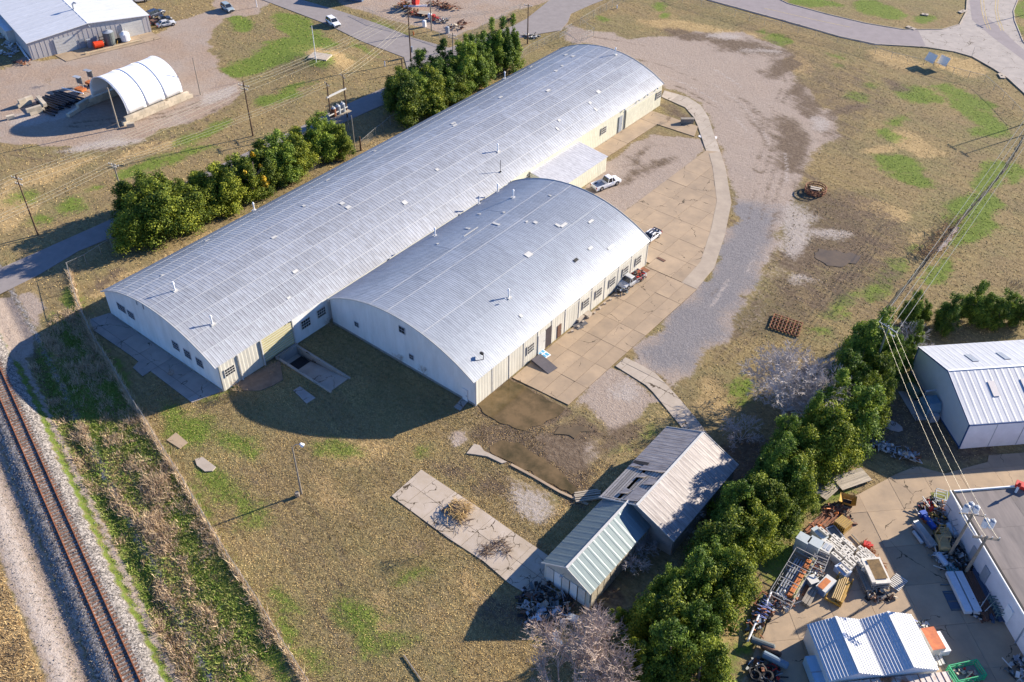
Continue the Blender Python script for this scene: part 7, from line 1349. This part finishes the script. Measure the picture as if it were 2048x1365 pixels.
# bin by the twin shed, green basket
t = thing('rusty_bin', 'white steel tank with rust-red patchy top beside the twin-gabled shed', 'bin', P(*z4(480, 920)), rzD+.05); MB().box((0, 0, .7), (1.5, 2.7, 1.4)).build('body', TRIMW, t); MB().box((0, 0, 1.42), (1.5, 2.7, .05)).build('lid', mat('rusty_red_lid', (.62, .20, .07), .8, 0, .2, 1.4, col2=(.38, .10, .05)), t)
t = thing('white_box', 'plain white low box right of the rusty-topped tank', 'box', P(*z4(580, 930)), rzD+.05); MB().box((0, 0, .45), (1.2, 2.4, .9)).build('body', WHITE, t); MB().box((0, 0, .92), (1.24, 2.44, .04)).build('lid', WHITE, t)
junk_thing('blue_tubs', 'small dark and light blue items at the far corner of the twin-gabled shed', 'clutter', P(*z4(385, 680)), 0, 22, .7, .7, .6, 'kgwb', 70, .4); beams(0, 0, rzD, 1.8, 3, TRIMW, 'pale short blocks along the shed wall', .3, 1, px=z4(560, 1075), sp=.4)
gb = P(*z4(900, 1290)); t = thing('green_basket', 'bright green open lift basket with rails and loose boards inside', 'basket', gb, head(z4(760, 1290), z4(1080, 1220))+pi/2)
Lx, Wy = 3.3, 1.8; MB().box((0, 0, .25), (Lx, Wy, .12)).build('floor', mat('mesh_floor', (.25, .25, .22), .8, 0, .2, 4), t)
for z in (.35, .8, 1.2):
    b = MB()
    for s in (-1, 1): b.bar((-Lx/2, s*Wy/2, z), (Lx/2, s*Wy/2, z), .09); b.bar((s*Lx/2, -Wy/2, z), (s*Lx/2, Wy/2, z), .09)
    b.build('rail', GREENP, t)
for x in (-Lx/2, -Lx/6, Lx/6, Lx/2):
    for s in (-1, 1): MB().bar((x, s*Wy/2, .1), (x, s*Wy/2, 1.25), .09).build('post', GREENP, t)
for x in (-1.2, 1.1): MB().box((x, 0, .12), (.25, Wy, .2)).build('skid', GREENP, t)
junk_thing('basket_boards', 'loose tan and red boards inside the green lift basket', 'boards', gb, .5, 18, 1.1, .6, .3, 'lnlR', 71, .5, .35)
junk_thing('dark_machine', 'grey pump and dark scrap at the right edge below the white wall', 'machine', P(2044, 1345), .4, 60, 1.6, 1.6, .9, 'kgdw', 72, .6)
# tyres, culverts and car parts by the left end of the twin shed
tank(0, 0, head((1538, 1322), (1560, 1333)), 2.6, .42, mat('grey_blue_culvert', (.16, .22, .28), .5, 0, .1, 2), 'blue-grey plastic culvert pipe beside the tyre heap', f=lambda a, b: (1548, 1327)); tank(0, 0, head((1512, 1289), (1536, 1298)), 2.4, .38, TANKG, 'dark culvert pipe at the grass corner, upper one', f=lambda a, b: (1523, 1294)); tank(0, 0, head((1530, 1302), (1550, 1312)), 2.0, .32, BROWNP, 'brown-grey pipe lying just below the dark culvert', f=lambda a, b: (1540, 1307))
tm = MB().tube([(.52*cos(a), .52*sin(a), .14) for a in np.linspace(0, 2*pi, 13)], .15, 5, cap=False).mesh('tyre', DARK)
for i in range(9): p_ = P(1524+random.uniform(-20, 18), 1350+random.uniform(-12, 14)); o = link('tyre', tm, None, p_+Vector((0, 0, .22*(i % 3))), (random.uniform(-.3, .3), random.uniform(-.3, .3), 0)); tag(o, 'worn black tyre in the heap at the bottom of the yard', 'tyre', 'tyres heaped at the bottom of the yard')
junk_thing('hose_heap', 'tangle of dark hoses and silver rods on the tyre heap', 'scrap', P(1524, 1345), 0, 70, 1.7, 1.6, .8, 'dksrd', 73, .5); junk_thing('car_parts', 'dark car parts with a bright red strip right of the tyre heap', 'scrap', P(1549, 1350), .8, 30, .7, 1.4, .6, 'dkR', 74, .5)
t = thing('covered_vehicle', 'pale blue tarpaulin-covered box trailer against the twin-gabled shed', 'trailer', P(1636, 1356), rzD); MB().box((0, 0, .9), (2.3, 3.4, 1.3)).build('tarpaulin', mat('pale_blue_tarp', (.35, .5, .62), .6, 0, .08, 1), t); MB().box((0, .2, 1.57), (2.1, 3.0, .06)).build('top_sheet', mat('pale_blue_tarp', (.35, .5, .62)), t); MB().box((0, -.2, 1.6), (2.35, .1, .1)).build('strap', GREYP, t)
# ---------------------------------------------------------------- farm machines at the top
F_ = lambda x, y: (660+x/6.827, y/6.827)
t = thing('drill_rig', 'orange and red farm implement with big red reel at the top edge', 'machine', P(*F_(1130, 130)), .3)
MB().tube([(-.3, 1.2, 1.8), (.9, 1.2, 1.8)], 1.15, 14).build('reel', REDP, t); MB().bar((-2, -1, .8), (3.4, 1.2, 1.0), .3, .4).build('frame', WHITE, t)
for i in range(9): a = i*.7; MB().bar((-2.2, .6, 1.3), (-2.2+1.6*cos(a), .6+.4*sin(a*2), 1.3+1.5*sin(a)), .13).build('tine', ORANGEP, t)
for i in range(4): MB().tube([(-1.2+i, -.9, .4), (-1.0+i, -.9, .4)], .4, 9).build('wheel', BROWNP, t)
for i, (x, y, lb, cols, ex, ey, n) in enumerate([(1030, 110, 'spiky orange rake implement left of the red reel', 'oooyr', 2.6, 1.6, 70), (1140, 200, 'red-brown disc implement in front of the red reel', 'rrRn', 2.2, 1.0, 50), (1470, 70, 'long thin rusty boom implement behind the tall dark pole', 'rn', 3.2, .8, 40), (1640, 120, 'rusty spring harrow spread on the gravel', 'rnr', 2.8, .9, 46), (1420, 270, 'red drum implement beside the tall dark pole', 'rRRn', 1.5, 1.1, 44), (1550, 300, 'pale cream small machine on black wheels', 'lwld', 1.2, 1.1, 36), (1700, 390, 'flat tan trailer implement near the lot corner', 'llr', 2.0, 1.1, 34), (1800, 340, 'thin rusty frame just behind the flat tan trailer', 'rn', 1.6, .8, 26)]):
    junk_thing('farm_implement', lb, 'machine', P(*F_(x, y)), .5, n, ex, ey, 1.3, cols, 80+i, .8)
t = thing('flat_trailer', 'pale plank-topped trailer in the row of farm machines', 'trailer', P(*F_(1300, 215)), .35)
for i in range(6): MB().box((0, -.8+i*.32, .7), (3.6, .3, .08)).build('plank', WOODL, t)
for x in (-.8, .8):
    for s in (-1, 1): MB().tube([(x, s-.1, .35), (x, s+.1, .35)], .35, 8).build('wheel', DARK, t)
for i, (x, y, m, lb) in enumerate([(1290, 365, WHITE, 'small white tank on the fence line of the farm lot'), (1365, 270, WHITE, 'white drum beside the tall dark pole'), (1605, 450, GREYP, 'dark grey box with pale side at the lower lot corner')]): t = thing('drum', lb, 'drum', P(*F_(x, y))); MB().tube([(0, 0, 0), (0, 0, 1.4)], .5, 9).build('drum_body', m, t); MB().tube([(0, 0, 1.4), (0, 0, 1.55)], .5, 9, r2=.3).build('lid', m, t)
t = thing('blue_building', 'dark blue metal shed end cut by the top edge', 'shed', P(706, 2), .35); MB().box((-2, 3, 1.8), (9, 6, 3.6)).build('wall', mat('slate_blue_siding', (.10, .14, .22), .6, 0, .1, 1), t); MB().box((-2, 3, 3.7), (9.5, 6.5, .2)).build('roof', GREYP, t)
solo('red_hydrant', MB().tube([(0, 0, 0), (0, 0, .9)], .16, 7).box((0, 0, .6), (.5, .2, .16)), ORANGEP, 'small orange hydrant on the road verge below the farm lot', 'hydrant', P(827, 71)); solo('marker_post', MB().tube([(0, 0, 0), (0, 0, 1.2)], .14, 6), WHITE, 'short white marker post on the grass left of the junction pole', 'marker', P(770, 133)); solo('marker_post', MB().tube([(0, 0, 0), (0, 0, .8)], .16, 6), WHITE, 'short white marker beside the corner fence at the gate', 'marker', P(1234, 17))
for i, (px, py) in enumerate(((1858, 130), (1883, 136))):
    t = thing('board_sign', ['left', 'right'][i]+' one of the two blue-grey board signs standing above the boulevard verge', 'sign', P(px, py), radians(-22)); MB().box((0, 0, 1.7), (2.5, .12, 2.0), tilt=Matrix.Rotation(-.5, 3, 'X')).build('board', mat('pale_blue_board', (.80, .74, .62), .5, 0, .04, 1), t)
    for s in (-1, 1): MB().bar((s, .2, 0), (s, .2, 1.6), .1).build('leg', WOODG, t)
junk_thing('stone_pile', 'small heap of rubble stones beside the gate side pole', 'rubble', P(1065, 74), .4, 60, 2.4, .9, .6, 'dgwl', 91, .6); junk_thing('stone_pile', 'dark tyre and rubble heap on the roadside grass', 'rubble', P(1020, 42), .4, 30, 1.0, .8, .6, 'ddn', 92, .5)
# shaded goods left of the white-roofed building
for i, (x, y, n, e_) in enumerate([(12, 88, 18, 1.8), (25, 97, 16, 1.2), (20, 112, 14, 1.1), (12, 75, 16, 2.0), (6, 108, 8, .8), (30, 104, 12, .7)]): junk_thing('wrapped_pallet', ['pile of white wrapped goods in the shade at the far left', 'white wrapped goods next to the building wall in the shade', 'squarish white wrapped bale at the front of the shaded row', 'grey goods at the back of the shaded row', 'small pale item at the left edge of the shade', 'narrow white item close to the wall in the shade'][i], 'goods', P(x, y), .3, n, e_, e_*.7, .9, 'wwgg', 100+i, .9)
for i, (x, y) in enumerate([(43, 101), (50, 108)]): t = thing('long_pipe', ['long pale pipe lying beside the wall, upper one', 'long pale pipe lying beside the wall, lower one'][i], 'pipe', P(x, y)); dd = (P(52, 118)-P(33, 90)); MB().tube([(-dd.x/2, -dd.y/2, .2), (dd.x/2, dd.y/2, .2)], .14, 6).build('tube', WHITE, t)
junk_thing('rusty_scrap', 'low rusty frames at the corner of the white-roofed building', 'scrap', P(44, 127), .3, 24, 2.4, .6, .4, 'rnr', 110, .7)
# ---------------------------------------------------------------- grass, weeds, stones
VM = bpy.data.materials.new('dry_grass_blades'); VM.use_nodes = True; n_ = VM.node_tree.nodes; l_ = VM.node_tree.links; a_ = n_.new('ShaderNodeAttribute'); a_.attribute_name = 'tint'; l_.new(a_.outputs['Color'], n_['Principled BSDF'].inputs['Base Color']); n_['Principled BSDF'].inputs['Roughness'].default_value = .9; n_['Principled BSDF'].inputs['Specular IOR Level'].default_value = .1
gxi = lambda x, y: (np.clip(np.searchsorted(gx, x)-1, 0, nx-2), np.clip(np.searchsorted(gy, y)-1, 0, ny-2))
def samp(M, x, y): i, j = gxi(x, y); return M.reshape(nx, ny)[i, j]
AVOID = [((-118.9, -91.3), (50.3, 165.3)), ((-91.5, -62.4), (70.4, 114.4)), ((-91.5, -80), (59.9, 64.0)), ((-62.4, -52.4), (78.5, 114)), ((-38.6, -28.2), (54, 81.4)), ((-91.5, -84.8), (114, 135))]
AVP = [np.array(q) for q in (road, mid, west, yard, pth)]+[np.array([(-62.3,113.7),(-52.8,113.7),(-53.5,120.5),(-61,139.8),(-71.8,155.2),(-85,170),(-95,171),(-95,168),(-80,160),(-87.6,157),(-88,136),(-74.3,153.9),(-74.3,114.8)])]
def inpoly(x, y, pl):
    ins = np.zeros(len(x), bool)
    for i in range(len(pl)):
        ax, ay = pl[i]; bx, by = pl[i-1]; ins ^= ((ay > y) != (by > y)) & (x < (bx-ax)*(y-ay)/(by-ay+1e-12)+ax)
    return ins
def blades(name, label, x, y, hgt, wid, tint, per=3, seed=0, lean=.5, r_=.12, kind='stuff'):
    r = np.random.default_rng(seed); n = len(x); x = np.repeat(x, per)+r.normal(0, r_, n*per); y = np.repeat(y, per)+r.normal(0, r_, n*per); h_ = np.repeat(hgt, per)*r.uniform(.6, 1.2, n*per); z = height(x, y)+.0
    a = r.uniform(0, 6.28, n*per); w_ = wid*r.uniform(.6, 1.4, n*per); le = r.normal(0, lean, (n*per, 2))*h_[:, None]
    p0 = np.stack([x-w_*np.cos(a), y-w_*np.sin(a), z], 1); p1 = np.stack([x+w_*np.cos(a), y+w_*np.sin(a), z], 1); p2 = np.stack([x+le[:, 0], y+le[:, 1], z+h_], 1)
    V = np.stack([p0, p1, p2], 1).reshape(-1, 3); Fq = np.arange(len(V)).reshape(-1, 3); t = np.repeat(tint, per, 0)*r.uniform(.82, 1.18, (n*per, 1)); c = np.repeat(np.concatenate([t, np.ones((n*per, 1))], 1), 3, 0)
    o = link(name, np_mesh(name, V, Fq, VM, c)); o['kind'] = kind; return o
def scatter(n, x0, x1, y0, y1, seed): r = np.random.default_rng(seed); return r.uniform(x0, x1, n), r.uniform(y0, y1, n)
def keep(x, y, gmax=.4):
    k = (samp(Gm, x, y) < gmax) & (samp(Bm, x, y) < .2)
    for (a, b), (c, d) in AVOID: k &= ~((x > a) & (x < b) & (y > c) & (y < d))
    for pl in AVP+PUD: k &= ~inpoly(x, y, pl)
    return k
_ang = atan2((P(700,1290)-P(480,950)).y, (P(700,1290)-P(480,950)).x)
def tintof(x, y, seed, bright=1.0):
    r = np.random.default_rng(seed); v = samp(Vm, x, y)[:, None]; s = samp(Sm, x, y)[:, None]; m_ = samp(Mm, x, y)[:, None]; nz = fbm(x, y, 6, 77)[:, None]+r.normal(0, .13, (len(x), 1))
    dry = np.array([.38, .28, .13]); ol = np.array([.21, .16, .068]); gr = np.array([.085, .16, .012]); st = np.array([.50, .37, .18]); br = np.array([.19, .13, .08])
    c = dry*np.clip(nz*1.2-.1, 0, 1)+ol*(1-np.clip(nz*1.2-.1, 0, 1)); c = c*(1-s*.6)+st*s*.6; c = c*(1-m_*.5)+br*m_*.5; k = v*(r.random((len(x), 1)) < .75); c = c*(1-k*.85)+gr*k*.85; t_ = x*cos(_ang)+y*sin(_ang); u_ = -x*sin(_ang)+y*cos(_ang); return c*bright*1.6*(.72+.56*fbm(t_*.06, u_, 1.3, 88))[:, None]
x, y = scatter(150000, -100, -22, 8, 74, 1); k = keep(x, y); s_ = (x-RA.x)*RN.x+(y-RA.y)*RN.y; k &= s_ > 3.2; x, y = x[k], y[k]
blades('lawn_grass', '', x, y, np.full(len(x), .085), .042, tintof(x, y, 2), 3, 3, .7)
x, y = scatter(210000, -150, 60, 74, 300, 5); r = np.random.default_rng(2); k = keep(x, y, .35) & (x+.0*y > -92+(y > 172)*(-60)) & (r.random(len(x)) < np.clip(1.25-(y+np.abs(x+20)*.3-74)/170, 0, 1)); x, y = x[k], y[k]; blades('field_grass', '', x, y, np.full(len(x), .10), .07, tintof(x, y, 6), 2, 7, .7)
x, y = scatter(30000, -230, -92, 20, 160, 8); k = keep(x, y, .35); x, y = x[k], y[k]; blades('verge_grass', '', x, y, np.full(len(x), .13), .10, tintof(x, y, 9), 2, 10, .7)
def vst(x, y): t_ = (x-RA.x)*RD.x+(y-RA.y)*RD.y; s_ = (x-RA.x)*RN.x+(y-RA.y)*RN.y; return .65*fbm(t_*.22, s_, 1.5, 21)+.35*fbm(x, y, 1.2, 24)
# tall weeds of the railway verge, in clumps
def verge_pts(n, seed): 
    x, y = scatter(n, -125, -55, 14, 62, seed); s = (x-RA.x)*RN.x+(y-RA.y)*RN.y; pl = np.array(PP([(60,745),(100,640),(150,575),(190,680),(262,800),(287,845),(350,950),(455,1125),(520,1217),(625,1400),(480,1450),(370,1380),(300,1230),(210,1060),(110,870)])); return x, y, inpoly(x, y, pl) & (s > 4.3)
x, y, k = verge_pts(26000, 12); dn_ = fbm(x, y, 3.2, 21); k &= vst(x, y) > .51; x, y = x[k], y[k]; r = np.random.default_rng(3)
hue = r.random(len(x))[:, None]; tt = np.array([.66, .51, .33])*(1-hue)+np.array([.36, .26, .17])*hue
blades('tall_dry_weeds', '', x, y, .35+.8*np.clip((samp(Z0()+1, x, y))*(vst(x, y)-.5)*4, 0, 1), .035, tt, 9, 13, .45, .28)
x, y, k = verge_pts(36000, 15); k &= vst(x, y) < .55; x, y = x[k], y[k]; r = np.random.default_rng(4); hue = r.random(len(x))[:, None]; tt = np.array([.15, .24, .035])*(1-hue)+np.array([.32, .30, .11])*hue; blades('green_verge_weeds', '', x, y, np.full(len(x), .3), .06, tt, 4, 14, .6, .15)
# straw growing through the long fence
q = [Vector(p) for p in F1]; xs_, ys_ = [], []
for a, b_ in zip(q[:-1], q[1:]):
    n = int((b_-a).length*34)
    for i in range(n): p_ = a.lerp(b_, random.random()); xs_.append(p_.x+random.gauss(0, .16)); ys_.append(p_.y+random.gauss(0, .16))
x, y = np.array(xs_), np.array(ys_); hue = RNG.random(len(x))[:, None]; blades('fence_straw', '', x, y, np.full(len(x), .9)*RNG.uniform(.4, 1.3, len(x)), .03, np.array([.78, .62, .42])*(1-hue)+np.array([.42, .32, .21])*hue, 3, 22, .35, .12)
# straw field left of the dirt track
x, y = scatter(40000, -100, -60, -10, 40, 30); s = (x-RA.x)*RN.x+(y-RA.y)*RN.y; k = (s < -7.5) & (s > -34); x, y = x[k], y[k]; hue = fbm(x, y, 2.5, 33)[:, None]; blades('straw_stubble', '', x, y, np.full(len(x), .28), .04, np.array([.62, .45, .22])*np.clip(hue*1.6-.2, 0, 1)+np.array([.22, .15, .09])*(1-np.clip(hue*1.6-.2, 0, 1)), 4, 31, .7, .15)
x, y = scatter(40000, -128, -55, -5, 62, 36); s = (x-RA.x)*RN.x+(y-RA.y)*RN.y; r = np.random.default_rng(37); k = (s > -5.0) & (s < -2.7) & (r.random(len(s)) < .55); x, y = x[k], y[k]; hue = r.random(len(x))[:, None]; blades('trackside_scrub', '', x, y, np.full(len(x), .18), .03, np.array([.42, .34, .26])*(1-hue)+np.array([.12, .14, .06])*hue, 3, 38, .8, .12)
# loose stones on and beside the ballast
x, y = scatter(70000, -128, -55, 8, 62, 40); s = (x-RA.x)*RN.x+(y-RA.y)*RN.y; r = np.random.default_rng(41); k = ((s > -2.9) & (s < 2.7)) | ((s > -7.2) & (s < 4.2) & (r.random(len(s)) < .30)); x, y = x[k], y[k]; n = len(x); z = height(x, y)+.03; sz = r.uniform(.04, .10, n)
oc = np.array([(1,0,0),(-.5,.87,0),(-.5,-.87,0),(.1,.1,.9)]); V = np.stack([x, y, z], 1)[:, None, :]+oc[None]*sz[:, None, None]*r.uniform(.6, 1.3, (n, 4, 1)); V = V.reshape(-1, 3); b0 = np.arange(n)[:, None, None]*4; Fq = (np.array([(0,1,3),(1,2,3),(2,0,3)])[None]+b0).reshape(-1, 3)
g_ = r.uniform(.07, .36, n)[:, None]*np.array([1.0, .93, .85]); link('ballast_stones', np_mesh('ballast_stones', V, Fq, VM, np.repeat(np.concatenate([g_, np.ones((n, 1))], 1), 4, 0)))['kind'] = 'stuff'
